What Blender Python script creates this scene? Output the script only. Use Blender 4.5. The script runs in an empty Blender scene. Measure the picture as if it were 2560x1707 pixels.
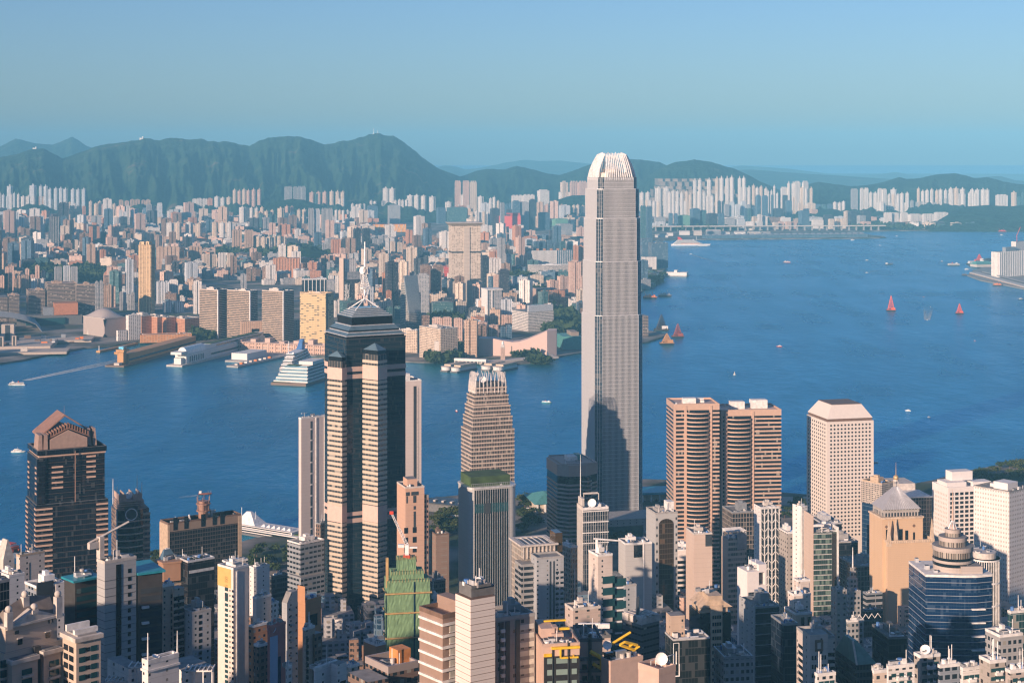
import bpy, math, random
import numpy as np
from mathutils import Vector, Matrix
R=math.radians
rnd=random.Random(7)
D=bpy.data; SC=bpy.context.scene; COL=SC.collection
# ---------------------------------------------------------------- camera, world, sun, exposure
F=4170.; H=410.; YH=385.; CX=1280.          # focal length, eye height and horizon row, for the 2560 px wide photograph
cam=D.cameras.new('camera'); cam.sensor_width=36; cam.lens=F/2560*36
cam.shift_y=-(853.5-YH)/2560; cam.clip_start=5; cam.clip_end=90000
co=D.objects.new('camera',cam); COL.objects.link(co); co.location=(0,0,H); co.rotation_euler=(R(90),0,0); SC.camera=co
SUN_AZ,SUN_EL=38.,14.                       # the light travels SUN_AZ degrees to the right of the view axis
w=D.worlds.new('World'); SC.world=w; w.use_nodes=True
nt=w.node_tree; bg=nt.nodes['Background']; sky=nt.nodes.new('ShaderNodeTexSky'); sky.sky_type='NISHITA'; sky.sun_disc=False
sky.sun_elevation=R(SUN_EL); sky.sun_rotation=R(180+SUN_AZ); sky.altitude=400; sky.air_density=1.0; sky.dust_density=.8; sky.ozone_density=4.0
tn=nt.nodes.new('ShaderNodeMix'); tn.data_type='RGBA'; tn.blend_type='MULTIPLY'; tn.inputs[0].default_value=1; tn.inputs[7].default_value=(.91,.96,1.14,1)
nt.links.new(sky.outputs[0],tn.inputs[6]); nt.links.new(tn.outputs[2],bg.inputs[0]); bg.inputs[1].default_value=0.072
sl=D.lights.new('sun','SUN'); sl.energy=5.0; sl.angle=R(0.5); sl.color=(1.0,0.72,0.54)
so=D.objects.new('sun',sl); COL.objects.link(so)
_d=Vector((math.sin(R(SUN_AZ))*math.cos(R(SUN_EL)),math.cos(R(SUN_AZ))*math.cos(R(SUN_EL)),-math.sin(R(SUN_EL))))
so.rotation_euler=_d.to_track_quat('-Z','Y').to_euler(); so.location=(-900,-1200,900)
SC.view_settings.view_transform='Standard'; SC.view_settings.look='None'; SC.view_settings.exposure=0.64; SC.view_settings.gamma=1
SC.render.engine='CYCLES'; cy=SC.cycles
cy.use_denoising=True; cy.denoiser='OPENIMAGEDENOISE'; cy.denoising_input_passes='RGB_ALBEDO_NORMAL'; cy.denoising_prefilter='ACCURATE'
cy.max_bounces=5; cy.diffuse_bounces=2; cy.glossy_bounces=3; cy.transmission_bounces=2; cy.volume_bounces=0; cy.transparent_max_bounces=4
cy.sample_clamp_indirect=6; cy.caustics_reflective=False; cy.caustics_refractive=False; cy.pixel_filter_type='BLACKMAN_HARRIS'; cy.filter_width=1.3
# ---------------------------------------------------------------- geometry of the view
def wx(px,d): return (px-CX)/F*d
def wz(py,d): return H-(py-YH)/F*d
def gd(py,z=0.): return F*(H-z)/(py-YH)
def at(px,py,z=0.): d=gd(py,z); return (wx(px,d),d,z)
ROW={'1':1280,'2':980,'3':580,'4':300}
def PX(t,x): return 640*int(t[1])+x/3.672
def PY(t,y): return ROW[t[0]]+y/3.672
def ground(y):
    pts=[(-3000,395),(-300,392),(0,390),(100,352),(300,232),(560,118),(900,32),(1200,3.2),(1e6,3.2)]
    for (a,za),(b,zb) in zip(pts,pts[1:]):
        if y<=b: return za+(zb-za)*max(0,(y-a))/(b-a)
    return 3.2
# ---------------------------------------------------------------- materials
def group_facade():
    g=D.node_groups.new('facade','ShaderNodeTree'); I=g.interface
    def sock(n,t,dv):
        s=I.new_socket(n,in_out='INPUT',socket_type='NodeSocket'+t); s.default_value=dv
    for n,c in (('Wall',(.5,.5,.5,1)),('Glass',(.03,.04,.05,1)),('Curtain',(.3,.28,.25,1)),('Roof',(.25,.24,.23,1))): sock(n,'Color',c)
    for n,v in (('FloorH',3.2),('BayW',3.),('WinH',.5),('WinW',.5),('CurtainP',.15),('GlassRough',.12),('WallRough',.7),('Streak',.25),('Offset',0.)): sock(n,'Float',v)
    I.new_socket('BSDF',in_out='OUTPUT',socket_type='NodeSocketShader')
    N=g.nodes; L=g.links
    gi=N.new('NodeGroupInput'); go=N.new('NodeGroupOutput')
    def m(op,a,b=None,c=None):
        n=N.new('ShaderNodeMath'); n.operation=op
        for i,v in enumerate((a,b,c)):
            if v is None: continue
            if hasattr(v,'is_linked') or hasattr(v,'links'): L.new(v,n.inputs[i])
            else: n.inputs[i].default_value=v
        return n.outputs[0]
    def vm(op,a,b):
        n=N.new('ShaderNodeVectorMath'); n.operation=op
        for i,v in enumerate((a,b)):
            if isinstance(v,tuple): n.inputs[i].default_value=v
            else: L.new(v,n.inputs[i])
        return n
    def mix(f,a,b):
        n=N.new('ShaderNodeMix'); n.data_type='RGBA'
        L.new(f,n.inputs[0]) if not isinstance(f,float) else setattr(n.inputs[0],'default_value',f)
        for s,v in ((6,a),(7,b)):
            if isinstance(v,tuple): n.inputs[s].default_value=v
            else: L.new(v,n.inputs[s])
        return n.outputs[2]
    geo=N.new('ShaderNodeNewGeometry'); P=geo.outputs['Position']; T=geo.outputs['True Normal']
    cr=vm('CROSS_PRODUCT',T,(0,0,1)); nr=N.new('ShaderNodeVectorMath'); nr.operation='NORMALIZE'; L.new(cr.outputs[0],nr.inputs[0])
    u=vm('DOT_PRODUCT',P,nr.outputs[0]).outputs['Value']
    sp=N.new('ShaderNodeSeparateXYZ'); L.new(P,sp.inputs[0]); sn=N.new('ShaderNodeSeparateXYZ'); L.new(T,sn.inputs[0])
    fu=m('DIVIDE',m('ADD',u,gi.outputs['Offset']),gi.outputs['BayW']); fv=m('DIVIDE',sp.outputs[2],gi.outputs['FloorH'])
    mu=m('LESS_THAN',m('ABSOLUTE',m('SUBTRACT',m('FRACT',fu),.5)),m('MULTIPLY',gi.outputs['WinW'],.5))
    mv=m('LESS_THAN',m('ABSOLUTE',m('SUBTRACT',m('FRACT',fv),.5)),m('MULTIPLY',gi.outputs['WinH'],.5))
    up=m('GREATER_THAN',m('ABSOLUTE',sn.outputs[2]),.5)
    mask=m('MULTIPLY',m('MULTIPLY',mu,mv),m('SUBTRACT',1.,up))
    cb=N.new('ShaderNodeCombineXYZ'); L.new(m('FLOOR',fu),cb.inputs[0]); L.new(m('FLOOR',fv),cb.inputs[1]); L.new(m('FLOOR',m('MULTIPLY_ADD',sn.outputs[0],3.7,m('MULTIPLY',sn.outputs[1],5.1))),cb.inputs[2])
    wn=N.new('ShaderNodeTexWhiteNoise'); wn.noise_dimensions='3D'; L.new(cb.outputs[0],wn.inputs['Vector'])
    cur=m('LESS_THAN',wn.outputs['Value'],gi.outputs['CurtainP'])
    gl=mix(cur,gi.outputs['Glass'],gi.outputs['Curtain'])
    st=N.new('ShaderNodeTexNoise'); st.inputs['Scale'].default_value=1; st.inputs['Detail'].default_value=3
    sc=vm('MULTIPLY',P,(.25,.25,.03)); L.new(sc.outputs[0],st.inputs['Vector'])
    big=N.new('ShaderNodeTexNoise'); big.inputs['Scale'].default_value=.07; big.inputs['Detail'].default_value=4; L.new(P,big.inputs['Vector'])
    k=m('ADD',1.,m('MULTIPLY',m('SUBTRACT',m('ADD',st.outputs[0],big.outputs[0]),1.),gi.outputs['Streak']))
    # a thin joint line at each floor
    jl=m('LESS_THAN',m('FRACT',fv),.07); k2=m('MULTIPLY',k,m('SUBTRACT',1.,m('MULTIPLY',jl,.14)))
    def scale(c,f):
        n=vm('SCALE',c,(0,0,0)); L.new(f,n.inputs['Scale']); return n.outputs[0]
    wall=scale(gi.outputs['Wall'],k2)
    rn=N.new('ShaderNodeTexNoise'); rn.inputs['Scale'].default_value=.35; rn.inputs['Detail'].default_value=5; L.new(P,rn.inputs['Vector'])
    roof=scale(gi.outputs['Roof'],m('MULTIPLY_ADD',rn.outputs[0],1.1,.45))
    base=mix(up,mix(mask,wall,gl),roof)
    ro=m('ADD',gi.outputs['WallRough'],m('MULTIPLY',m('MULTIPLY',mask,m('SUBTRACT',1.,cur)),m('SUBTRACT',gi.outputs['GlassRough'],gi.outputs['WallRough'])))
    b=N.new('ShaderNodeBsdfPrincipled'); L.new(base,b.inputs['Base Color']); L.new(ro,b.inputs['Roughness'])
    L.new(b.outputs[0],go.inputs[0]); return g
GF=group_facade(); MATS={}
def col(c): return (c[0],c[1],c[2],1)
def facade(name,wall,glass=(.02,.03,.04),fh=3.2,bw=3.,wh=.5,ww=.55,roof=(.24,.23,.22),curtain=(.3,.28,.24),cp=.15,gr=.12,wr=.7,st=.3,off=0.):
    m=D.materials.new(name); m.use_nodes=True; n=m.node_tree; n.nodes.remove(n.nodes['Principled BSDF'])
    g=n.nodes.new('ShaderNodeGroup'); g.node_tree=GF; n.links.new(g.outputs[0],n.nodes['Material Output'].inputs[0])
    for k,v in (('Wall',col(wall)),('Glass',col(glass)),('Curtain',col(curtain)),('Roof',col(roof)),('FloorH',fh),('BayW',bw),('WinH',wh),('WinW',ww),('CurtainP',cp),('GlassRough',gr),('WallRough',wr),('Streak',st),('Offset',off)): g.inputs[k].default_value=v
    MATS[name]=m; return m
def plain(name,c,rough=.7,metal=0.,var=.25,scale=.4,spec=.5):
    m=D.materials.new(name); m.use_nodes=True; n=m.node_tree; b=n.nodes['Principled BSDF']
    b.inputs['Roughness'].default_value=rough; b.inputs['Metallic'].default_value=metal; b.inputs['Specular IOR Level'].default_value=spec
    if var:
        tc=n.nodes.new('ShaderNodeNewGeometry'); tx=n.nodes.new('ShaderNodeTexNoise'); tx.inputs['Scale'].default_value=scale; tx.inputs['Detail'].default_value=5
        n.links.new(tc.outputs['Position'],tx.inputs['Vector'])
        mr=n.nodes.new('ShaderNodeMapRange'); mr.inputs['To Min'].default_value=1-var; mr.inputs['To Max'].default_value=1+var
        mr.inputs['From Min'].default_value=.25; mr.inputs['From Max'].default_value=.75
        n.links.new(tx.outputs[0],mr.inputs['Value'])
        v=n.nodes.new('ShaderNodeVectorMath'); v.operation='SCALE'; v.inputs[0].default_value=c; n.links.new(mr.outputs[0],v.inputs['Scale'])
        n.links.new(v.outputs[0],b.inputs['Base Color'])
    else: b.inputs['Base Color'].default_value=col(c)
    MATS[name]=m; return m
M=MATS
# walls (real base colours)
plain('white_paint',(.72,.70,.67)); plain('pale_stone',(.55,.50,.45)); plain('concrete',(.34,.33,.32)); plain('dark_concrete',(.14,.14,.14))
plain('pink_granite',(.50,.36,.29)); plain('tan_stone',(.50,.38,.27)); plain('sand_stone',(.58,.45,.33)); plain('grey_metal',(.36,.38,.40),.4,.4)
plain('silver',(.66,.66,.66),.42,.35); plain('dark_metal',(.05,.055,.06),.4); plain('copper',(.30,.17,.12),.55); plain('gold',(.60,.40,.12),.35,.5)
plain('steel_white',(.80,.79,.77),.45); plain('red_paint',(.62,.06,.03),.5); plain('orange_paint',(.75,.22,.05),.5); plain('yellow_paint',(.80,.50,.03),.5)
plain('brick_orange',(.48,.20,.10)); plain('pink_tile',(.60,.44,.37),.6,0,.08); plain('green_roof',(.10,.30,.27),.5); plain('teal_roof',(.03,.26,.33),.4)
plain('roof_grey',(.22,.22,.22),.8,0,.4,.2); plain('asphalt',(.05,.05,.052),.85); plain('pavement',(.28,.26,.24),.85); plain('turf',(.05,.085,.025),.9,0,.5,.1)
plain('net_green',(.17,.285,.15),.85,0,.22,.25); plain('bamboo',(.50,.33,.14),.7); plain('blue_paint',(.08,.20,.45),.5); plain('brown',(.17,.11,.08),.6)
plain('rock',(.16,.14,.12),.9,0,.5,.3); plain('foam',(.75,.78,.80),.8,0,.35,.08); plain('window_pale',(.55,.53,.47),.25); plain('copper_green',(.12,.22,.20),.5)
def glass(name,c,rough=.06): return plain(name,c,rough,0,.2,.15,.6)
glass('glass_dark',(.012,.018,.024)); glass('glass_blue',(.01,.035,.085)); glass('glass_teal',(.02,.07,.08)); glass('glass_grey',(.05,.06,.07)); glass('glass_sky',(.10,.16,.20),.1); glass('glass_amber',(.07,.045,.02))
# ---------------------------------------------------------------- mesh builder
class MB:
    def __init__(s): s.v=[]; s.f=[]; s.m=[]
    def poly(s,pts,m=0):
        i=len(s.v); s.v+=[tuple(p) for p in pts]; s.f.append(tuple(range(i,i+len(pts)))); s.m.append(m); return s
    def box(s,x0,x1,y0,y1,z0,z1,m=0,mt=None): return s.prism([(x0,y0),(x1,y0),(x1,y1),(x0,y1)],z0,z1,m,mt)
    def prism(s,p,z0,z1,m=0,mt=None): return s.loft(p,z0,p,z1,m,mt)
    def loft(s,p,z0,q,z1,m=0,mt=None):
        i=len(s.v); n=len(p); s.v+=[(x,y,z0) for x,y in p]+[(x,y,z1) for x,y in q]
        for k in range(n):
            l=(k+1)%n; s.f.append((i+k,i+l,i+n+l,i+n+k)); s.m.append(m)
        s.f.append(tuple(range(i+n,i+2*n))); s.m.append(m if mt is None else mt)
        s.f.append(tuple(range(i+n-1,i-1,-1))); s.m.append(m); return s
    def cyl(s,x,y,r,z0,z1,n=12,r1=None,m=0,mt=None):
        r1=r if r1 is None else max(r1,.001); a=[2*math.pi*k/n for k in range(n)]
        return s.loft([(x+r*math.cos(t),y+r*math.sin(t)) for t in a],z0,[(x+r1*math.cos(t),y+r1*math.sin(t)) for t in a],z1,m,mt)
    def tube(s,a,b,r,n=5,m=0,r1=None):
        a=Vector(a); b=Vector(b); d=(b-a).normalized(); u=d.cross(Vector((0,0,1)))
        if u.length<.01: u=Vector((1,0,0))
        u.normalize(); w=d.cross(u); r1=r if r1 is None else r1; i=len(s.v)
        for q,rr in ((a,r),(b,r1)):
            for k in range(n): t=2*math.pi*k/n; s.v.append(tuple(q+u*(rr*math.cos(t))+w*(rr*math.sin(t))))
        for k in range(n): l=(k+1)%n; s.f.append((i+l,i+k,i+n+k,i+n+l)); s.m.append(m)
        s.f.append(tuple(range(i,i+n))); s.m.append(m); s.f.append(tuple(range(i+2*n-1,i+n-1,-1))); s.m.append(m); return s
    def dome(s,x,y,z,r,rz=None,n=12,k=5,m=0,full=False):
        rz=rz or r; i=len(s.v); lo=-math.pi/2 if full else 0
        for j in range(k+1):
            t=lo+(math.pi/2-lo)*j/k
            for q in range(n): p=2*math.pi*q/n; s.v.append((x+r*math.cos(t)*math.cos(p)+1e-4*math.cos(p),y+r*math.cos(t)*math.sin(p)+1e-4*math.sin(p),z+rz*math.sin(t)))
        for j in range(k):
            for q in range(n): l=(q+1)%n; s.f.append((i+j*n+q,i+j*n+l,i+j*n+n+l,i+j*n+n+q)); s.m.append(m)
        return s
    def bowl(s,c,axis,r,dep,n=14,k=3,m=0):      # a dish opening along axis, with a back
        ax=Vector(axis).normalized(); u=ax.cross(Vector((0,0,1))).normalized(); w=ax.cross(u); c=Vector(c); i=len(s.v)
        for off in (0,-.06*r):
            for j in range(k+1):
                rr=r*j/k+.01
                for q in range(n): t=2*math.pi*q/n; s.v.append(tuple(c+u*(rr*math.cos(t))+w*(rr*math.sin(t))+ax*(dep*(j/k)**2+off)))
        for o in (0,(k+1)*n):
            for j in range(k):
                for q in range(n): l=(q+1)%n; s.f.append((i+o+j*n+q,i+o+j*n+l,i+o+j*n+n+l,i+o+j*n+n+q)); s.m.append(m)
        return s
    def mesh(s,name,mats):
        me=D.meshes.new(name); me.from_pydata(s.v,[],s.f)
        for x in (mats if isinstance(mats,(list,tuple)) else [mats]): me.materials.append(M[x] if isinstance(x,str) else x)
        if len(me.materials)>1: me.polygons.foreach_set('material_index',s.m)
        me.update(); return me
    def build(s,name,mats,parent=None,loc=(0,0,0),rz=0.,label=None):
        return put(name,s.mesh(name,mats),parent,loc,rz,label)
def put(name,me,parent=None,loc=(0,0,0),rz=0.,label=None):
    o=D.objects.new(name,me); COL.objects.link(o); o.location=loc; o.rotation_euler=(0,0,rz)
    if parent: o.parent=parent
    if label: o['label']=label
    return o
def tag(o,label,cat,group=None):
    o['label']=label; o['category']=cat
    if group: o['group']=group
    return o
def thing(name,label,cat,loc=(0,0,0),rz=0.,group=None):
    o=D.objects.new(name,None); COL.objects.link(o); o.location=loc; o.rotation_euler=(0,0,rz); return tag(o,label,cat,group)
def kind(o,k,label=None):
    o['kind']=k
    if label: o['label']=label
    return o
def copy_tree(o,parent=None):
    c=o.copy(); COL.objects.link(c)
    if parent: c.parent=parent
    for ch in o.children: copy_tree(ch,c)
    return c
def vnoise(x,y,seed=0):
    xi=np.floor(x).astype(np.int64); yi=np.floor(y).astype(np.int64); fx=x-xi; fy=y-yi; fx=fx*fx*(3-2*fx); fy=fy*fy*(3-2*fy)
    def h(a,b):
        n=(a*374761393+b*668265263+seed*974711)&0x7fffffff; n=((n^(n>>13))*1274126177)&0x7fffffff; return ((n^(n>>16))&0xffff)/65535.
    return (h(xi,yi)*(1-fx)+h(xi+1,yi)*fx)*(1-fy)+(h(xi,yi+1)*(1-fx)+h(xi+1,yi+1)*fx)*fy
def fbm(x,y,o=4,seed=0):
    r=0;a=.5
    for k in range(o): r=r+a*vnoise(x*2**k,y*2**k,seed+k); a*=.5
    return r

# ---- materials of single buildings
plain('quarry_rock',(.27,.21,.17),.95,0,.45,.02); plain('quarry_bench',(.05,.075,.03),.95,0,.4,.02)
facade('f_cream',(.60,.50,.42),fh=3.1,bw=3.4,wh=.42,ww=.42,cp=.3); facade('f_white',(.70,.67,.64),fh=3.1,bw=2.8,wh=.45,ww=.5,cp=.25)
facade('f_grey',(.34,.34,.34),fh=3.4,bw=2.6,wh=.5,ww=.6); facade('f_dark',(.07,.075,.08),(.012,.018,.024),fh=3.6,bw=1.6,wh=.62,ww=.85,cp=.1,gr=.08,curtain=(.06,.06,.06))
facade('f_brown',(.19,.13,.10),fh=3.3,bw=3.,wh=.45,ww=.6); facade('f_blank',(.62,.56,.50),fh=6.5,bw=7.,wh=0.,ww=0.,st=.35); facade('f_greyblank',(.36,.37,.38),fh=3.2,bw=7.,wh=.35,ww=.15,st=.45)
facade('f_whiteblank',(.72,.69,.66),fh=3.2,bw=7.,wh=.3,ww=.13,st=.4); facade('f_curtain',(.20,.21,.22),(.012,.02,.03),fh=3.9,bw=1.5,wh=.90,ww=.93,cp=.1,gr=.07,curtain=(.05,.055,.06))
facade('f_curtain_blue',(.10,.16,.22),(.008,.03,.075),fh=3.9,bw=1.6,wh=.92,ww=.95,cp=.1,gr=.07,curtain=(.03,.07,.12)); facade('f_curtain_teal',(.25,.30,.30),(.02,.06,.065),fh=3.6,bw=1.7,wh=.88,ww=.92,cp=.12,gr=.08)
facade('f_office',(.45,.42,.39),fh=3.6,bw=3.,wh=.5,ww=.85,cp=.1); facade('f_tan',(.46,.34,.25),fh=3.2,bw=3.1,wh=.45,ww=.45); facade('f_pink',(.52,.38,.31),fh=3.2,bw=3.,wh=.45,ww=.5)
facade('f_orange',(.50,.24,.12),fh=3.4,bw=3.2,wh=.4,ww=.45); facade('f_flats',(.46,.40,.36),fh=3.0,bw=3.6,wh=.5,ww=.6,cp=.35)
facade('ifc_glass',(.16,.18,.20),(.02,.045,.07),fh=4.25,bw=1.52,wh=.9,ww=.9,cp=.14,gr=.08,curtain=(.06,.07,.08)); plain('rib_white',(.66,.67,.69),.4,.2,.05); plain('claw_white',(.85,.84,.82),.4)
facade('center_glass',(.05,.06,.07),(.012,.030,.045),fh=4.1,bw=1.5,wh=.93,ww=.95,cp=.12,gr=.06,curtain=(.03,.038,.045)); facade('center_bay',(.30,.26,.22),(.05,.058,.062),fh=4.1,bw=3.2,wh=1.,ww=.9,cp=.10,gr=.1); plain('bay_stone',(.52,.435,.345),.55,0,.08)
facade('f_claw',(.42,.34,.28),(.015,.022,.03),fh=4.,bw=1.7,wh=1.,ww=.72,cp=.08,gr=.1); plain('fin_grey',(.58,.54,.51),.5); plain('claw_stone',(.55,.45,.37),.55)
facade('ex_core',(.05,.05,.055),(.012,.018,.026),fh=3.85,bw=1.6,wh=1.,ww=.93,cp=.08,gr=.08); plain('rose_granite',(.56,.385,.29),.5,0,.08)
plain('white_port',(.70,.63,.57),.6,0,.05); glass('port_glass',(.03,.035,.04))
facade('black_glass',(.025,.025,.03),(.008,.012,.02),fh=3.9,bw=1.5,wh=.95,ww=.96,cp=.1,gr=.05,curtain=(.03,.038,.045)); plain('brass_line',(.11,.08,.065),.5); plain('copper_wall',(.36,.25,.20),.55,0,.15)
facade('sand_wall',(.60,.42,.27),fh=1.25,bw=2.6,wh=0,ww=0,st=.12,roof=(.35,.28,.22)); facade('attic',(.40,.37,.34),fh=9,bw=2.2,wh=.8,ww=.55); plain('seam_roof',(.42,.41,.42),.5,.2,.08); plain('gold_leaf',(.72,.50,.25),.35,.5)
facade('blue_shaft',(.02,.05,.11),(.006,.028,.085),fh=3.55,bw=1.4,wh=.94,ww=.95,cp=.12,gr=.05,curtain=(.012,.045,.11)); facade('drum_wall',(.44,.38,.34),fh=3.3,bw=1.6,wh=.0,ww=.0,st=.15); facade('drum_glaze',(.50,.43,.37),(.10,.09,.08),fh=40,bw=1.0,wh=1.,ww=.72,cp=.2); plain('steel_line',(.35,.38,.42),.4)
facade('f_slab',(.62,.54,.50),fh=3.6,bw=3.6,wh=0,ww=0,st=.12)
facade('f_rose',(.58,.37,.26),fh=4.,bw=6.,wh=0,ww=0,st=.12); facade('f_rosedark',(.34,.22,.17),(.02,.02,.025),fh=4,bw=2,wh=.5,ww=.6)
facade('f_panelgrey',(.42,.42,.41),fh=3.9,bw=1.9,wh=0,ww=0,st=.1)
plain('grey_brown',(.34,.29,.27),.6,0,.06)
facade('f_gridglass',(.09,.075,.06),(.012,.014,.018),fh=3.5,bw=2.4,wh=.8,ww=.85,cp=.05,curtain=(.05,.05,.05)); plain('brown_attic',(.27,.20,.15),.6,0,.08)
facade('f_creamslab',(.60,.52,.46),fh=3.1,bw=8,wh=.36,ww=.12,st=.35)
facade('f_bluegrey',(.26,.29,.33),(.02,.03,.04),fh=3.1,bw=3,wh=.55,ww=.7)
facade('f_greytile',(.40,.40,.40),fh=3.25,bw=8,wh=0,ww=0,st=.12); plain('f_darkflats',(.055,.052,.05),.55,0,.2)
plain('copper_orange',(.36,.21,.13),.5,0,.06)
facade('f_tanslab',(.50,.38,.29),fh=3.1,bw=7,wh=.36,ww=.13,st=.35)
facade('black_glass2',(.03,.032,.036),(.010,.014,.02),fh=3.9,bw=1.5,wh=.9,ww=.95,cp=.1,curtain=(.03,.035,.04))
plain('f_creampure',(.68,.60,.53),.7,0,.06); plain('gold_tile',(.62,.40,.13),.6,0,.08)
facade('f_office2',(.27,.29,.31),(.012,.016,.02),fh=4.,bw=4.2,wh=.45,ww=.8,cp=.06)
plain('terracotta',(.44,.22,.11),.65,0,.08); facade('f_terra',(.44,.22,.11),fh=3.4,bw=6,wh=0,ww=0,st=.1)
plain('f_pinkwall',(.42,.16,.15),.6,0,.1); plain('blue_wall',(.36,.45,.60),.6,0,.05); plain('red_frame',(.50,.18,.16),.6)
facade('f_brownslab',(.26,.18,.14),(.3,.26,.22),fh=5.4,bw=9,wh=.16,ww=.6,cp=0)
facade('f_panelbeige',(.46,.39,.32),(.25,.22,.19),fh=4.,bw=3.2,wh=.75,ww=.8,cp=.2); facade('f_officegrey',(.30,.30,.30),(.02,.025,.03),fh=3.9,bw=9,wh=.55,ww=.95)
facade('f_tanlouvre',(.42,.33,.26),(.03,.03,.03),fh=3.6,bw=2.2,wh=.6,ww=.6)
facade('f_panelgrey2',(.46,.45,.43),fh=3.4,bw=3.4,wh=0,ww=0,st=.08)
facade('f_amber',(.07,.055,.035),(.035,.022,.01),fh=3.8,bw=2.,wh=.85,ww=.9,cp=.1,curtain=(.10,.06,.03))
facade('f_rosyslab',(.56,.44,.36),fh=3.2,bw=3.,wh=0,ww=0,st=.12)
facade('f_curtainwarm',(.30,.25,.21),(.02,.022,.025),fh=3.9,bw=2.6,wh=.85,ww=.82,cp=.2,curtain=(.09,.08,.07))
facade('f_officeband',(.50,.43,.36),(.10,.12,.11),fh=3.75,bw=1.8,wh=.55,ww=.9,cp=.3,curtain=(.25,.25,.22))
facade('f_greencurtain',(.08,.10,.09),(.03,.055,.05),fh=3.7,bw=1.5,wh=.80,ww=.9,cp=.35,gr=.1,curtain=(.13,.19,.16))
facade('f_conc',(.40,.36,.32),(.03,.03,.03),fh=3.5,bw=4.,wh=.4,ww=.35,cp=.3)
facade('f_beigegrid',(.50,.43,.37),(.05,.05,.05),fh=1.7,bw=1.7,wh=.62,ww=.62,cp=.1)
plain('white_grid',(.76,.72,.69),.6,0,.05)
facade('f_smallgrid',(.72,.68,.65),(.46,.42,.39),fh=3.9,bw=2.6,wh=.45,ww=.55,cp=.2,curtain=(.5,.45,.4))
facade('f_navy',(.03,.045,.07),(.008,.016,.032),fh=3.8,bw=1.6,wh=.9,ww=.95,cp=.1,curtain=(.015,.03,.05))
facade('f_mirror',(.04,.045,.05),(.015,.022,.025),fh=3.6,bw=1.6,wh=.9,ww=.94,cp=.3,curtain=(.035,.042,.045))
facade('f_charcoal',(.09,.09,.095),(.02,.025,.03),fh=3.2,bw=2.2,wh=.3,ww=.9,cp=.05)
facade('f_rosyflats',(.50,.40,.34),(.03,.035,.04),fh=3.1,bw=6.,wh=.4,ww=.25,cp=.2)
plain('flat_brown',(.30,.21,.165),.7,0,.1)
facade('f_coretile',(.70,.63,.58),fh=2.15,bw=30,wh=0,ww=0,st=.08); facade('f_greyflats',(.30,.27,.25),(.03,.03,.035),fh=3.1,bw=3,wh=.4,ww=.4,cp=.3); plain('f_yellow_dark',(.03,.03,.032),.4)
plain('peach',(.56,.40,.32),.65,0,.08); plain('peach2',(.54,.39,.32),.65,0,.08); glass('window_teal',(.22,.30,.27),.12)
facade('ornate_wall',(.53,.43,.35),fh=3.1,bw=40,wh=0,ww=0,st=.12); plain('slate',(.20,.17,.15),.7)
plain('orange_box',(.60,.25,.08),.6)
facade('k_white',(.80,.75,.70),(.09,.10,.11),fh=3.,bw=5.,wh=.5,ww=.45,cp=.3); facade('k_cream',(.76,.62,.49),(.08,.08,.08),fh=3.,bw=4.6,wh=.5,ww=.5,cp=.3); facade('k_pink',(.70,.48,.38),(.08,.07,.07),fh=3.,bw=5.,wh=.5,ww=.5,cp=.3)
facade('k_tan',(.55,.38,.27),(.08,.08,.08),fh=3.,bw=4.2,wh=.5,ww=.55,cp=.25); facade('k_orange',(.58,.28,.16),(.12,.09,.08),fh=3.,bw=5.,wh=.45,ww=.5,cp=.2); facade('k_grey',(.42,.42,.43),(.08,.09,.10),fh=3.2,bw=4.,wh=.5,ww=.6,cp=.2)
facade('k_bluewhite',(.68,.70,.72),(.10,.14,.18),fh=3.,bw=6.,wh=.55,ww=.45,cp=.2); facade('k_teal',(.14,.24,.25),(.03,.09,.10),fh=3.8,bw=3.,wh=.8,ww=.85,cp=.15,curtain=(.12,.2,.2)); facade('k_dark',(.07,.08,.10),(.02,.03,.045),fh=3.8,bw=3.,wh=.7,ww=.85,cp=.12,curtain=(.1,.11,.12))
facade('k_blue',(.14,.22,.30),(.03,.07,.12),fh=3.6,bw=3.4,wh=.75,ww=.8,cp=.12,curtain=(.14,.2,.24)); facade('k_brown',(.28,.18,.13),(.05,.05,.05),fh=3.4,bw=4.,wh=.5,ww=.6,cp=.2); facade('k_red',(.60,.10,.08),(.3,.06,.05),fh=4,bw=5,wh=.4,ww=.7); facade('k_green',(.16,.36,.26),(.1,.2,.16),fh=4,bw=5,wh=.3,ww=.7)
facade('k_gold',(.55,.38,.21),(.05,.045,.04),fh=3.2,bw=4.2,wh=.5,ww=.7,cp=.3,curtain=(.3,.2,.1)); plain('gold_rib',(.62,.44,.25),.6)
facade('k_band',(.36,.29,.24),(.03,.035,.04),fh=3.3,bw=4.,wh=.55,ww=.96,cp=.1)
plain('hall_wall',(.47,.40,.36),.5,.15,.1)
facade('k_terra',(.50,.25,.15),(.28,.13,.08),fh=3.4,bw=7.,wh=.4,ww=.8,cp=.3,curtain=(.38,.2,.12)); facade('k_terra2',(.55,.27,.12),(.3,.14,.07),fh=4.,bw=6.,wh=.4,ww=.6,cp=.3)
facade('k_stripe',(.16,.13,.11),(.05,.045,.04),fh=3.9,bw=3.,wh=.9,ww=.9,cp=.2,curtain=(.2,.15,.1)); plain('stripe_band',(.50,.38,.29),.5)
facade('k_goldglass',(.62,.47,.26),(.50,.37,.19),fh=3.7,bw=7.,wh=.55,ww=.9,cp=.22,curtain=(.07,.06,.045),gr=.3)
facade('k_peach',(.60,.40,.28),(.1,.08,.07),fh=4.2,bw=4.2,wh=.45,ww=.45,cp=.1)
facade('k_arcade',(.58,.38,.28),(.16,.12,.10),fh=8.,bw=5.,wh=.5,ww=.55,cp=.1)
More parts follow.
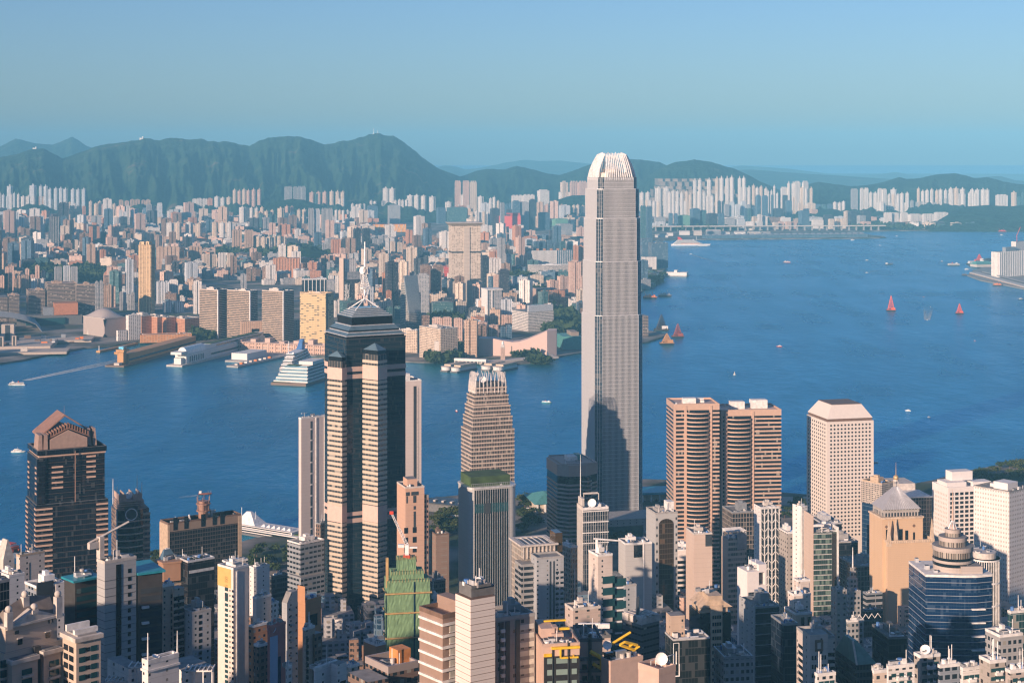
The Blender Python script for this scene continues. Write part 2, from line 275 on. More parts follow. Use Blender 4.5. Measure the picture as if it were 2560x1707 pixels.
facade('k_hotel',(.64,.50,.38),(.10,.09,.08),fh=3.3,bw=4.2,wh=.55,ww=.62,cp=.25)
facade('k_captower',(.62,.52,.42),(.20,.16,.13),fh=3.6,bw=4.4,wh=.55,ww=.55,cp=.45,curtain=(.55,.46,.38)); facade('k_capbay',(.58,.50,.42),(.40,.33,.27),fh=3.6,bw=2.4,wh=.4,ww=.7,cp=.2); plain('cap_roof',(.30,.26,.22),.7)
facade('k_curved',(.42,.38,.33),(.10,.12,.13),fh=4,bw=3,wh=.6,ww=.9,cp=.2); plain('glass_sky2',(.34,.38,.40),.25,.3)
plain('orange_rib',(.62,.34,.20),.7)
plain('pink_stucco',(.66,.48,.41),.7,0,.04)
facade('k_bandwhite',(.68,.64,.60),(.14,.13,.13),fh=3.5,bw=3.,wh=.55,ww=.9,cp=.25)
plain('red_sheet',(.75,.12,.09),.7); plain('red_sheet2',(.45,.08,.07),.7)
plain('arena_orange',(.80,.38,.07),.6)
plain('con_pale',(.50,.42,.35),.85,0,.15)
plain('station_grey',(.16,.18,.20),.5)
plain('ochre',(.52,.27,.10),.6,0,.1)
plain('white_hall',(.70,.68,.65),.6,0,.06)
plain('dark_hull',(.035,.03,.03),.6); plain('dull_red',(.30,.07,.05),.6)
plain('red_orange',(.80,.13,.05),.6)
plain('cream_hall',(.56,.48,.38),.7)
plain('teal_bright',(.02,.30,.40),.45)
plain('paving_pink',(.40,.29,.25),.85)
# ---------------------------------------------------------------- water, land, hills
def sheet(name,pts,z,mat,kindof='structure'):
    o=MB().poly([(x,y,z) for x,y in pts]).build(name,mat); return kind(o,kindof)
def mat_water():
    m=D.materials.new('water'); m.use_nodes=True; n=m.node_tree; b=n.nodes['Principled BSDF']; L=n.links
    g=n.nodes.new('ShaderNodeNewGeometry')
    def noise(sx,sy,sc,det,rough=.55):
        v=n.nodes.new('ShaderNodeVectorMath'); v.operation='MULTIPLY'; v.inputs[1].default_value=(sx,sy,1); L.new(g.outputs['Position'],v.inputs[0])
        t=n.nodes.new('ShaderNodeTexNoise'); t.inputs['Scale'].default_value=sc; t.inputs['Detail'].default_value=det; t.inputs['Roughness'].default_value=rough; L.new(v.outputs[0],t.inputs['Vector']); return t
    waves=noise(1,.55,.045,6,.62); calm=noise(.5,1.,.0022,4); calm2=noise(1.,.25,.012,4)
    mx=n.nodes.new('ShaderNodeMath'); mx.operation='ADD'; L.new(calm.outputs[0],mx.inputs[0]); L.new(calm2.outputs[0],mx.inputs[1])
    r=n.nodes.new('ShaderNodeMapRange'); r.inputs['From Min'].default_value=.75; r.inputs['From Max'].default_value=1.25; r.inputs['To Min'].default_value=0.; r.inputs['To Max'].default_value=1.; L.new(mx.outputs[0],r.inputs['Value'])
    c=n.nodes.new('ShaderNodeMix'); c.data_type='RGBA'; c.inputs[6].default_value=(.06,.265,.325,1); c.inputs[7].default_value=(.04,.37,.49,1); L.new(r.outputs[0],c.inputs[0]); L.new(c.outputs[2],b.inputs['Base Color'])
    rr=n.nodes.new('ShaderNodeMapRange'); rr.inputs['To Min'].default_value=.30; rr.inputs['To Max'].default_value=.20; L.new(r.outputs[0],rr.inputs['Value']); L.new(rr.outputs[0],b.inputs['Roughness'])
    b.inputs['Metallic'].default_value=.72; b.inputs['Specular Tint'].default_value=(.22,.62,.95,1); b.inputs['IOR'].default_value=1.33; b.inputs['Specular IOR Level'].default_value=.26
    bp=n.nodes.new('ShaderNodeBump'); bp.inputs['Strength'].default_value=1.; bp.inputs['Distance'].default_value=5.; L.new(waves.outputs[0],bp.inputs['Height']); L.new(bp.outputs[0],b.inputs['Normal'])
    M['water']=m
mat_water()
sheet('harbour_water',[(-16000,300),(16000,300),(30000,60000),(-30000,60000)],0.,'water')
def mat_ground():
    m=D.materials.new('city_ground'); m.use_nodes=True; n=m.node_tree; b=n.nodes['Principled BSDF']; L=n.links; b.inputs['Roughness'].default_value=.9
    g=n.nodes.new('ShaderNodeNewGeometry'); t=n.nodes.new('ShaderNodeTexNoise'); t.inputs['Scale'].default_value=.011; t.inputs['Detail'].default_value=8; L.new(g.outputs['Position'],t.inputs['Vector'])
    r=n.nodes.new('ShaderNodeValToRGB'); e=r.color_ramp; e.elements[0].position=.38; e.elements[0].color=(.035,.06,.025,1); e.elements[1].position=.62; e.elements[1].color=(.30,.26,.23,1)
    q=e.elements.new(.47); q.color=(.10,.10,.09,1); q=e.elements.new(.53); q.color=(.18,.165,.15,1); L.new(t.outputs[0],r.inputs[0]); L.new(r.outputs[0],b.inputs['Base Color']); M['city_ground']=m
mat_ground()
def land(name,pix,z,mat,extra=(),edge=True):
    p=[at(x,y)[:2] for x,y in pix]+list(extra)
    a=sum(p[i][0]*p[(i+1)%len(p)][1]-p[(i+1)%len(p)][0]*p[i][1] for i in range(len(p)))
    if a<0: p.reverse()
    o=MB().prism(p,-1.5,z).build(name,mat); return kind(o,'structure')
KOW=[(-420,960),(-100,930),(0,911),(60,902),(130,887),(210,872),(290,866),(345,858),(400,860),(470,868),(560,868),(640,876),(700,884),(770,890),(860,897),(980,905),(1060,908),(1145,906),(1190,911),(1270,915),(1300,911),(1345,908),(1400,893),(1455,884),(1540,868),(1620,857),(1657,845),(1664,838),(1640,832),(1600,826),(1560,800),(1540,770),(1580,748),(1612,726),(1640,700),(1668,668),(1664,662),(1650,640),(1640,612)]
KAI=[(1630,603),(1700,601),(1780,600),(1900,599),(2100,598),(2200,596.5),(2216,595),(2205,591.5),(2176,589),(2160,585),(2150,579.5),(2230,578.5),(2300,577.5),(2420,577.5),(2560,576),(2900,574)]
land('kowloon_ground',KOW+KAI,3.0,'city_ground',[(9000,13500),(9000,17000),(-9000,17000),(-9000,4000)])
HKS=[(-500,1470),(-100,1425),(200,1405),(380,1398),(470,1385),(560,1372),(640,1350),(760,1338),(900,1300),(1000,1272),(1060,1252),(1150,1243),(1240,1248),(1300,1250),(1372,1243),(1500,1215),(1612,1203),(1690,1205),(1830,1230),(1955,1236),(2012,1241),(2120,1232),(2240,1222),(2330,1206),(2420,1181),(2490,1169),(2560,1152),(2720,1122),(3000,1080)]
land('island_ground',HKS,3.0,'city_ground',[(1500,1150),(1500,900),(-1500,900),(-1500,1150)])
land('point_ground',[(2418,690),(2432,678),(2480,662),(2560,645),(2800,620),(2800,740),(2560,724),(2500,712),(2450,702)],3.0,'pavement')
def mat_hill(name,a,b,rockc,rk=.62):
    m=D.materials.new(name); m.use_nodes=True; n=m.node_tree; s=n.nodes['Principled BSDF']; L=n.links; s.inputs['Roughness'].default_value=.95; s.inputs['Specular IOR Level'].default_value=.1
    g=n.nodes.new('ShaderNodeNewGeometry')
    t=n.nodes.new('ShaderNodeTexNoise'); t.inputs['Scale'].default_value=.004; t.inputs['Detail'].default_value=9; t.inputs['Roughness'].default_value=.65; L.new(g.outputs['Position'],t.inputs['Vector'])
    r=n.nodes.new('ShaderNodeValToRGB'); e=r.color_ramp; e.elements[0].position=.36; e.elements[0].color=col(a); e.elements[1].position=rk-.02; e.elements[1].color=col(b); q=e.elements.new(rk+.05); q.color=col(rockc)
    L.new(t.outputs[0],r.inputs[0]); L.new(r.outputs[0],s.inputs['Base Color'])
    t2=n.nodes.new('ShaderNodeTexNoise'); t2.inputs['Scale'].default_value=.02; t2.inputs['Detail'].default_value=6; L.new(g.outputs['Position'],t2.inputs['Vector'])
    bp=n.nodes.new('ShaderNodeBump'); bp.inputs['Strength'].default_value=1.; bp.inputs['Distance'].default_value=26; L.new(t2.outputs[0],bp.inputs['Height']); L.new(bp.outputs[0],s.inputs['Normal']); M[name]=m
mat_hill('hill_green',(.010,.034,.018),(.042,.075,.036),(.13,.11,.07),.63)
mat_hill('hill_forest',(.010,.032,.016),(.028,.06,.03),(.10,.10,.05),.66)
def hill(name,prof,dr,foot,mat,n=240,rows=44,amp=.30,seed=1,back=1.35,pw=1.15,freq=6.):
    """A range of hills: prof is its ridge line (photo px), dr the ridge's distance, foot the distance where it leaves the plain."""
    px=np.linspace(prof[0][0],prof[-1][0],n); py=np.interp(px,[p[0] for p in prof],[p[1] for p in prof])
    zr=H-(py-YH)/F*dr; zr=np.maximum(zr,4)
    zr=zr+ (fbm(px/13.,px*0+seed,3,seed)-.45)*zr*.03
    v=[];k=rows
    s=np.concatenate([np.linspace(0,1,rows),1+np.linspace(.06,1,10)])
    for t in s:
        if t<=1:
            d=foot+(dr-foot)*t; base=t**pw
        else:
            d=dr+(t-1)*dr*(back-1); base=max(0.,1-(t-1))**1.3
        nx=(px-CX)/F*d
        sp=fbm(px/ (130./freq*6) +seed*3.1, np.full_like(px,t*1.3+seed),4,seed)
        rd=1-np.abs(2*fbm(px/46.+seed, np.full_like(px,t*1.7),4,seed+9)-1)*1.6
        r2=1-np.abs(2*fbm(px/15.+seed*2,np.full_like(px,t*3.+seed),3,seed+31)-1)*1.6
        bump=((sp-.5)*.9+(rd-.55)*.5+(r2-.55)*.28)*amp*math.sin(math.pi*min(t,1.))*(1 if t<=1 else 0)
        z=np.maximum(zr*base+zr*bump,0)-(4 if t in(0,2) else 0)
        v.append(np.stack([nx,np.full_like(nx,d),z],1))
    V=np.concatenate(v); q=len(s); f=[(a*n+b,a*n+b+1,(a+1)*n+b+1,(a+1)*n+b) for a in range(q-1) for b in range(n-1)]
    me=D.meshes.new(name); me.from_pydata(V.tolist(),[],f); me.materials.append(M[mat]); me.polygons.foreach_set('use_smooth',[True]*len(f)); o=put(name,me); return kind(o,'structure')
hill('mountain_ridge',[(-420,430),(-200,402),(-60,394),(0,393),(40,387),(85,371),(110,372),(132,384),(157,396),(200,381),(250,363),(300,358),(340,351),(360,346),(400,351),(425,345),(470,349),(500,347),(530,354),(570,355),(600,362),(625,365),(645,354),(670,345),(700,343),(745,340),(775,349),(812,361),(850,355),(890,348),(922,336),(942,332),(960,338),(985,340),(1012,356),(1035,376),(1070,405),(1100,424),(1150,442),(1200,462),(1300,486)],13000,9900,'hill_green',520,100,.30,3,1.35,1.0,15.)
hill('mountain_ridge',[(-300,380),(-100,372),(0,367),(38,347),(60,351),(82,358),(130,362),(158,352),(180,341),(196,350),(212,363),(232,371),(270,388),(330,430)],19000,16000,'hill_green',120,30,.3,5)
hill('mountain_ridge',[(1090,470),(1120,450),(1165,438),(1190,428),(1215,423),(1260,424),(1290,416),(1330,423),(1365,434),(1400,438),(1430,428),(1480,410),(1530,399),(1600,399),(1650,406),(1700,430),(1800,470)],13200,10800,'hill_forest',160,40,.35,8)
# quarry hill, its face cut in benches
hill('quarry_hill',[(1600,470),(1622,440),(1650,420),(1690,406),(1733,399),(1770,404),(1800,411),(1840,424),(1872,438),(1905,456),(1960,480),(2020,500)],12200,10700,'hill_forest',150,40,.22,11,1.3,.8)
qb=MB()
for k in range(9):
    z0=(k)*24+42; d0=10700+1500*((z0+4)/369)**1.25-150
    x0=wx(1618+k*4+6*math.sin(k*2.1),d0); x1=wx(1895-k*13+7*math.sin(k*1.7),d0); nseg=26; pts=[]
    for i in range(nseg+1):
        t=i/nseg; pts.append((x0+(x1-x0)*t, d0-60*math.sin(math.pi*t)+20*math.sin(i*1.9+k)))
    qb.prism(pts+[(p[0],p[1]+240) for p in reversed(pts)],z0-40,z0+9+3*math.sin(k*3),0,1)
kind(qb.build('quarry_terraces',['quarry_rock','quarry_bench']),'structure')
hill('mountain_ridge',[(1000,450),(1060,428),(1110,414),(1135,416),(1165,424),(1200,420),(1260,408),(1310,400),(1350,403),(1400,402),(1470,409),(1560,412),(1700,420),(1790,424),(1850,414),(1885,416),(1970,422),(2060,433),(2100,439),(2150,440),(2200,436),(2240,430),(2290,441),(2400,446),(2600,452)],26000,22000,'hill_green',200,24,.3,14)
hill('mountain_ridge',[(1400,450),(1500,440),(1700,436),(1800,428),(1880,424),(1960,431),(2040,436),(2130,442),(2300,452),(2420,446),(2500,440),(2540,452),(2700,455)],19000,16000,'hill_green',160,24,.3,17)
hill('mountain_ridge',[(1960,480),(2000,466),(2045,455),(2080,460),(2130,466),(2170,463),(2210,455),(2248,443),(2265,448),(2300,446),(2340,437),(2382,433),(2410,438),(2440,447),(2470,443),(2500,452),(2540,460),(2600,464),(2750,455),(2900,460)],11800,9700,'hill_forest',200,44,.4,21)
hill('knoll',[(2320,560),(2370,530),(2420,516),(2470,513),(2530,516),(2600,508),(2800,510),(2950,560)],9500,8750,'hill_forest',90,24,.3,23,1.12)
hill('knoll',[(1350,520),(1390,500),(1430,489),(1470,488),(1520,497),(1580,520)],10200,9500,'hill_forest',60,20,.2,25,1.1)
hill('knoll',[(640,520),(690,505),(730,497),(760,500),(800,513),(850,530)],9800,9300,'hill_forest',50,20,.2,27,1.1)
hill('knoll',[(680,668),(700,640),(740,618),(780,616),(820,632),(860,660)],6200,5700,'hill_forest',60,20,.2,29,1.08)
hill('knoll',[(30,600),(50,575),(70,566),(88,570),(105,595)],8300,7900,'hill_forest',40,16,.2,31,1.06)
# the wooded slope that falls from the viewpoint to the town, plus an added shading spur
nx_,ny_=180,110; xs=np.linspace(-2600,2600,nx_); ys=np.linspace(-1500,1230,ny_); V=[];f=[]
for j,y in enumerate(ys):
    for i,x in enumerate(xs):
        z=ground(y)-4+min(20,max(0,(1100-y)*.02))*float(vnoise(np.array(x/140.),np.array(y/140.),3)-1)
        if y<150: z-=max(0,(y+80))*.0
        if abs(x)<120 and -200<y<120: z=min(z,380)
        if x<-.307*y-22:  # added spur, unseen left of the frame, shaped to shade the near town
            k_=math.exp(-(max(0,abs(x+340)-95)/60.)**2-((y-490)/85.)**2)*min(1,(-.307*y-22-x)/25.)
            z=max(z,ground(y)+(292+34*(float(fbm(np.array(x/70.),np.array(3.),3,4))-.45)*2-ground(y))*k_)
        V.append((x,y,z-.8))
f=[(a*nx_+b,a*nx_+b+1,(a+1)*nx_+b+1,(a+1)*nx_+b) for a in range(ny_-1) for b in range(nx_-1)]
me=D.meshes.new('hillside'); me.from_pydata(V,[],f); me.materials.append(M['hill_forest']); me.polygons.foreach_set('use_smooth',[True]*len(f)); kind(put('hillside',me),'structure')
# ---------------------------------------------------------------- haze
hz=MB().box(-17000,17000,-2500,28500,-3,760)
m=D.materials.new('haze'); m.use_nodes=True; n=m.node_tree; n.nodes.remove(n.nodes['Principled BSDF'])
pv=n.nodes.new('ShaderNodeVolumePrincipled'); pv.inputs['Color'].default_value=(.20,.59,.90,1); pv.inputs['Density'].default_value=6.0e-5; pv.inputs['Anisotropy'].default_value=-.25
n.links.new(pv.outputs[0],n.nodes['Material Output'].inputs['Volume'])
kind(hz.build('haze',m),'stuff')

# ---------------------------------------------------------------- buildings: a frame at the near corner; u runs along the right-hand face, v along the left-hand face
class Fr:
    def __init__(s,e,C,phi,w1,w2,zg,zt): s.e=e; s.C=C; s.phi=phi; s.w1=w1; s.w2=w2; s.zg=zg; s.h=zt-zg; s.d=C[1]; s.n={}
    def add(s,name,mb,mats,label=None): return put(name,mb.mesh(name,mats),s.e,s.off(),s.phi,label)
    def off(s): return (s.C[0]-s.e.location[0],s.C[1]-s.e.location[1],s.zg-s.e.location[2])
    def put(s,name,me,u=0,v=0,z=0,rz=0.,label=None):
        o=s.off(); c,n=math.cos(s.phi),math.sin(s.phi); return put(name,me,s.e,(o[0]+u*c-v*n,o[1]+u*n+v*c,o[2]+z),s.phi+rz,label)
    def z(s,t,zy): return wz(PY(t,zy),s.d)-s.zg            # height of a photo row, at the near corner
    def u(s,t,zx): k=(PX(t,zx)-CX)/F; return (k*s.d-s.C[0])/(math.cos(s.phi)-k*math.sin(s.phi))
    def v(s,t,zx): k=(PX(t,zx)-CX)/F; return (s.C[0]-k*s.d)/(math.sin(s.phi)+k*math.cos(s.phi))
    def box(s,name,mat,u0,u1,v0,v1,z0,z1,label=None): return s.add(name,MB().box(u0,u1,v0,v1,z0,z1),mat,label)
    def body(s,mat,name='walls'): return s.box(name,mat,0,s.w2,0,s.w1,0,s.h)
    def bands(s,mat,fh,sh,e=.35,z0=None,z1=None,name='floor_band',poly=None):
        z0=0 if z0 is None else z0; z1=s.h if z1 is None else z1; k=0; z=z1-sh
        p=poly or [(-e,-e),(s.w2+e,-e),(s.w2+e,s.w1+e),(-e,s.w1+e)]
        me=MB().prism(p,0,sh).mesh(name,mat); k=0
        while z>max(z0,-s.zg) and k<70: s.put(name,me,0,0,z); z-=fh; k+=1
    def fins(s,mat,face,n,wd,dp,z0,z1,a0=0.,a1=1.,name='facade_fins'):
        b=MB(); W=s.w2 if face=='R' else s.w1
        for i in range(n):
            t=W*(a0+(a1-a0)*(i+.5)/n)
            if face=='R': b.box(t-wd/2,t+wd/2,-dp,0,z0,z1)
            else: b.box(-dp,0,t-wd/2,t+wd/2,z0,z1)
        return s.add(name,b,mat)
    def win(s,face,mat,xs,zs,w,h,e=.12,name='window',mesh=None,lim=100):
        W=s.w2 if face=='R' else s.w1; P=[(x,z) for z in zs for x in xs]; lim=max(0,lim-s.n.get(name,0))
        if mesh is None:
            b=MB(); b.box(-w/2,w/2,-e,.05,-h/2,h/2) if face=='R' else b.box(-e,.05,-w/2,w/2,-h/2,h/2); mesh=b.mesh(name,mat)
        for x,z in P[:lim]:
            s.put(name,mesh,x if face=='R' else 0,0 if face=='R' else x,z)
        s.n[name]=s.n.get(name,0)+min(lim,len(P))
        if len(P)>lim:
            b=MB()
            vs=[tuple(v.co) for v in mesh.vertices]; fs=[tuple(f.vertices) for f in mesh.polygons]
            for x,z in P[lim:]:
                i=len(b.v); b.v+=[(a+(x if face=='R' else 0),c+(0 if face=='R' else x),d+z) for a,c,d in vs]; b.f+=[tuple(i+q for q in f) for f in fs]; b.m+=[0]*len(fs)
            kind(s.add(name,b,mat),'stuff')
    def grid(s,face,mat,nx,fh,w,h,a0=.05,a1=.95,ztop=2.5,zbot=None,**k):
        W=s.w2 if face=='R' else s.w1; zb=max(0,s.vis()) if zbot is None else zbot
        xs=[W*(a0+(a1-a0)*(i+.5)/nx) for i in range(nx)]; zs=[]; z=s.h-ztop-h/2
        while z>zb and len(zs)<60: zs.append(z); z-=fh
        s.win(face,mat,xs,zs,w,h,**k)
    def vis(s): return wz(1707,s.d)-s.zg-8                     # nothing below this shows in the frame
    def parapet(s,mat,h=1.2,t=.5,e=.1,z=None,name='parapet'):
        z=s.h if z is None else z; a,b=s.w2+e,s.w1+e; m=MB()
        m.box(-e,a,-e,-e+t,z,z+h); m.box(-e,a,b-t,b,z,z+h); m.box(-e,-e+t,-e+t,b-t,z,z+h); m.box(a-t,a,-e+t,b-t,z,z+h); return s.add(name,m,mat)
    def roof(s,seed,mat='white_paint',n=5,z=None,core=True,par=True,hmax=4.5):
        if s.w1<9 or s.w2<9: hmax*=.55
        r=random.Random(seed); z=s.h if z is None else z
        if s.d<1300: n=int(n*1.7)+2
        if par: s.parapet(mat)
        a,b=s.w2,s.w1
        if core:
            cw,cd=a*r.uniform(.28,.45),b*r.uniform(.3,.5); u=r.uniform(.15,.5)*a; v=r.uniform(.25,.45)*b; h=r.uniform(.6,1)*hmax
            pr=s.add('plant_room',MB().box(u,u+cw,v,v+cd,z,z+h),mat); MB().box(u+cw*.2,u+cw*.6,v+cd*.2,v+cd*.7,z+h,z+h+1.8).build('lift_hut',mat,pr)
        used=[]
        for i in range(n):
            w_,d_,h_=r.uniform(1.2,3.4),r.uniform(1.2,3.2),r.uniform(1.,2.4); u=r.uniform(.8,max(1,a-w_-.8)); v=r.uniform(.8,max(1,b-d_-.8))
            if core and u<(.5*a+cw) and u+w_>.1*a and v+d_>.2*b and v<.8*b: v=r.uniform(.6,max(.7,.24*b-d_))
            q=r.random(); m=MB()
            if q<.55: cu=s.add('cooling_unit',m.box(u,u+w_,v,v+d_,z,z+h_),r.choice(['grey_metal','white_paint','silver'])); MB().box(u+.15,u+w_-.15,v+.15,v+d_-.15,z+h_,z+h_+.2).build('fan_grille','dark_metal',cu)
            elif q<.75: s.add('water_tank',m.cyl(u+.8,v+.8,.9,z,z+h_+.6,10),r.choice(['pale_stone','steel_white','blue_paint']))
            elif q<.9: s.add('duct',m.tube((u,v,z+.8),(min(u+5,a-1),v,z+.8),.45,6),'silver')
            else: s.add('antenna',m.tube((u,v,z),(u,v,z+r.uniform(4,9)),.14,4),'steel_white')
    def dish(s,u,v,z,r,ax=(-.55,-.75,.45)):
        m=MB().bowl((u,v,z+r*1.25),ax,r,r*.35); m.tube((u,v,z),(u+.1,v+.15,z+r*1.2),.18,5); m.tube((u,v,z+r*1.25),(u+ax[0]*r*.9,v+ax[1]*r*.9,z+r*1.25+ax[2]*r*.9),.07,4); return s.add('satellite_dish',m,'steel_white')
    def mast(s,u,v,z,h,r=.25,mat='steel_white',name='antenna'): return s.add(name,MB().tube((u,v,z),(u,v,z+h),r,5,0,r*.4),mat)
    def sub(s,t,xl,xc,xr,yt,d,phi,depth=None,zg=None): return frame(s.e,t,xl,xc,xr,yt,d,phi,s.zg if zg is None else zg,depth)
def frame(e,t,xl,xc,xr,yt,d,phi,zg,depth=None,width=None):
    p=R(phi); kl,kc,kr=[(PX(t,x)-CX)/F for x in (xl,xc,xr)]; C=(kc*d,d)
    w2=(kr*d-C[0])/(math.cos(p)-kr*math.sin(p)) if width is None else width
    w1=(C[0]-kl*d)/(math.sin(p)+kl*math.cos(p)) if depth is None else depth
    if w1<=0 or w2<=0 or w1>400 or w2>400: print('BAD FRAME',t,xl,xc,xr,round(w1,1),round(w2,1))
    zt=wz(PY(t,yt),d) if yt is not None else zg+10
    return Fr(e,C,p,w1,w2,zg,zt)
def B(name,label,t,xl,xc,xr,yt,d,phi=13,depth=None,cat='building',group=None,width=None):
    p=R(phi); C=(wx(PX(t,xc),d),d); zg=ground(d)
    e=thing(name,label,cat,(C[0],C[1],zg),0,group); return frame(e,t,xl,xc,xr,yt,d,phi,zg,depth,width)
# facades

# ---------------------------------------------------------------- the great tower with the clawed crown
def great_tower():
    d=1825.; e=thing('skyscraper','very tall pale ribbed skyscraper with clawed white crown beside the harbour','skyscraper',(wx(1533,d),d+26,3.2))
    ph=R(17); cw=math.cos(ph); m_=d/F/3.672                    # metres per zoomed pixel
    st=[(289,980,765),(277,765,272),(267,272,-125),(254,-125,-393),(234,-393,-500)]  # half-width and rows (zoomed px, row 3)
    def oct_(hw,ch=.17):
        a=hw; c=hw*ch*2; return [(-a+c,-a),(a-c,-a),(a-c+.0,-a+c*.45),(a,-a+c),(a,a-c),(a-c,a),(-a+c,a),(-a,a-c),(-a,-a+c),(-a+c*.45,-a+c*.45)]
    def rect8(a,c): return [(-a+c,-a),(a-c,-a),(a,-a+c),(a,a-c),(a-c,a),(-a+c,a),(-a,a-c),(-a,-a+c)]
    core=MB(); fins=MB(); q=Fr(e,(wx(1533,d),d+26),ph,0,0,3.2,410)
    zz=lambda y: wz(PY('32',y),d)-3.2
    zb=0.
    last=None
    for i,(hw,y0,y1) in enumerate(st):
        a=hw*m_/1.25; z0=zb if i==0 else zz(y0); z1=zz(y1); c=a*.22
        core.prism(rect8(a,c),z0,z1,0)
        # slim vertical ribs on the four broad faces
        n=31
        for k in range(n):
            t=-a+c+(2*a-2*c)*(k+.5)/n; w_=.2; p=.6
            for (x0,x1,yy0,yy1) in ((t-w_,t+w_,-a-p,-a),(-a-p,-a,t-w_,t+w_),(t-w_,t+w_,a,a+p),(a,a+p,t-w_,t+w_)): fins.box(x0,x1,yy0,yy1,max(z0,12),z1)
        for sx in (-1,1):
            for sy in (-1,1):
                for k in range(2): f=(k+1)/3; x=sx*(a-c+c*f); y=sy*(a-c*f); fins.box(x-.16,x+.16,y-.16,y+.16,max(z0,12),z1)
        # rim at the foot of each setback
        if i: q.add('setback_cap',MB().prism(rect8(last[0]+.15,last[1]),z0-.5,z0+.2),'silver')
        fb=MB(); L_=2*a-2*c
        for (x0,x1,yy0,yy1) in ((-L_/2,L_/2,-a-.3,-a),(-a-.3,-a,-L_/2,L_/2),(-L_/2,L_/2,a,a+.3),(a,a+.3,-L_/2,L_/2)): fb.box(x0,x1,yy0,yy1,0,.3)
        me=fb.mesh('floor_band','rib_white'); z=z0+2.5
        while z<z1-1.5:
            if z>10: q.put('floor_band',me,0,0,z)
            z+=4.25
        last=(a,c)
    q.add('glass_shaft',core,'ifc_glass'); q.add('vertical_ribs',fins,'rib_white')
    # the crown: inward-curving claws standing around the roof
    a0=last[0]; zt=zz(-500); ztop=wz(381,d)-3.2; claw_me={}
    q.add('crown_core',MB().loft(rect8(a0-2.5,6),zt-4,rect8(a0-5,5),zt+5,0).box(-8,8,-8,8,zt+5,zt+9),'pale_stone')
    def prof(t): return a0*(1-.50*t**1.8)+.5, zt-3+(ztop-zt+3)*t
    for face in range(4):
        ang=face*math.pi/2
        for k in range(13):
            s=-.72+1.44*k/12; top=1.-.10*abs(s)-(.03 if k%2 else 0); b=MB(); N=7; pts=[]
            for j in range(N+1):
                t=top*j/N; r,z=prof(t); pts.append((s*(a0*(1-.33*t)),-r,z,1.9*(1-.45*t)))
            for (x0,y0,z0,w0),(x1,y1,z1,w1) in zip(pts,pts[1:]):
                h0,h1=.42,.34; i=len(b.v)
                b.v+=[(x0-h0,y0,z0),(x0+h0,y0,z0),(x0+h0,y0+w0,z0),(x0-h0,y0+w0,z0),(x1-h1,y1,z1),(x1+h1,y1,z1),(x1+h1,y1+w1,z1),(x1-h1,y1+w1,z1)]
                for f in ((0,1,5,4),(1,2,6,5),(2,3,7,6),(3,0,4,7),(4,5,6,7),(3,2,1,0)): b.f.append(tuple(i+x for x in f)); b.m.append(0)
            c,n=math.cos(ang),math.sin(ang); b.v=[(x*c-y*n,x*n+y*c,z) for x,y,z in b.v]; q.add('crown_claw',b,'claw_white')
    q.add('podium',MB().box(-34,34,-46,-20,-3,14),'pale_stone')
great_tower()
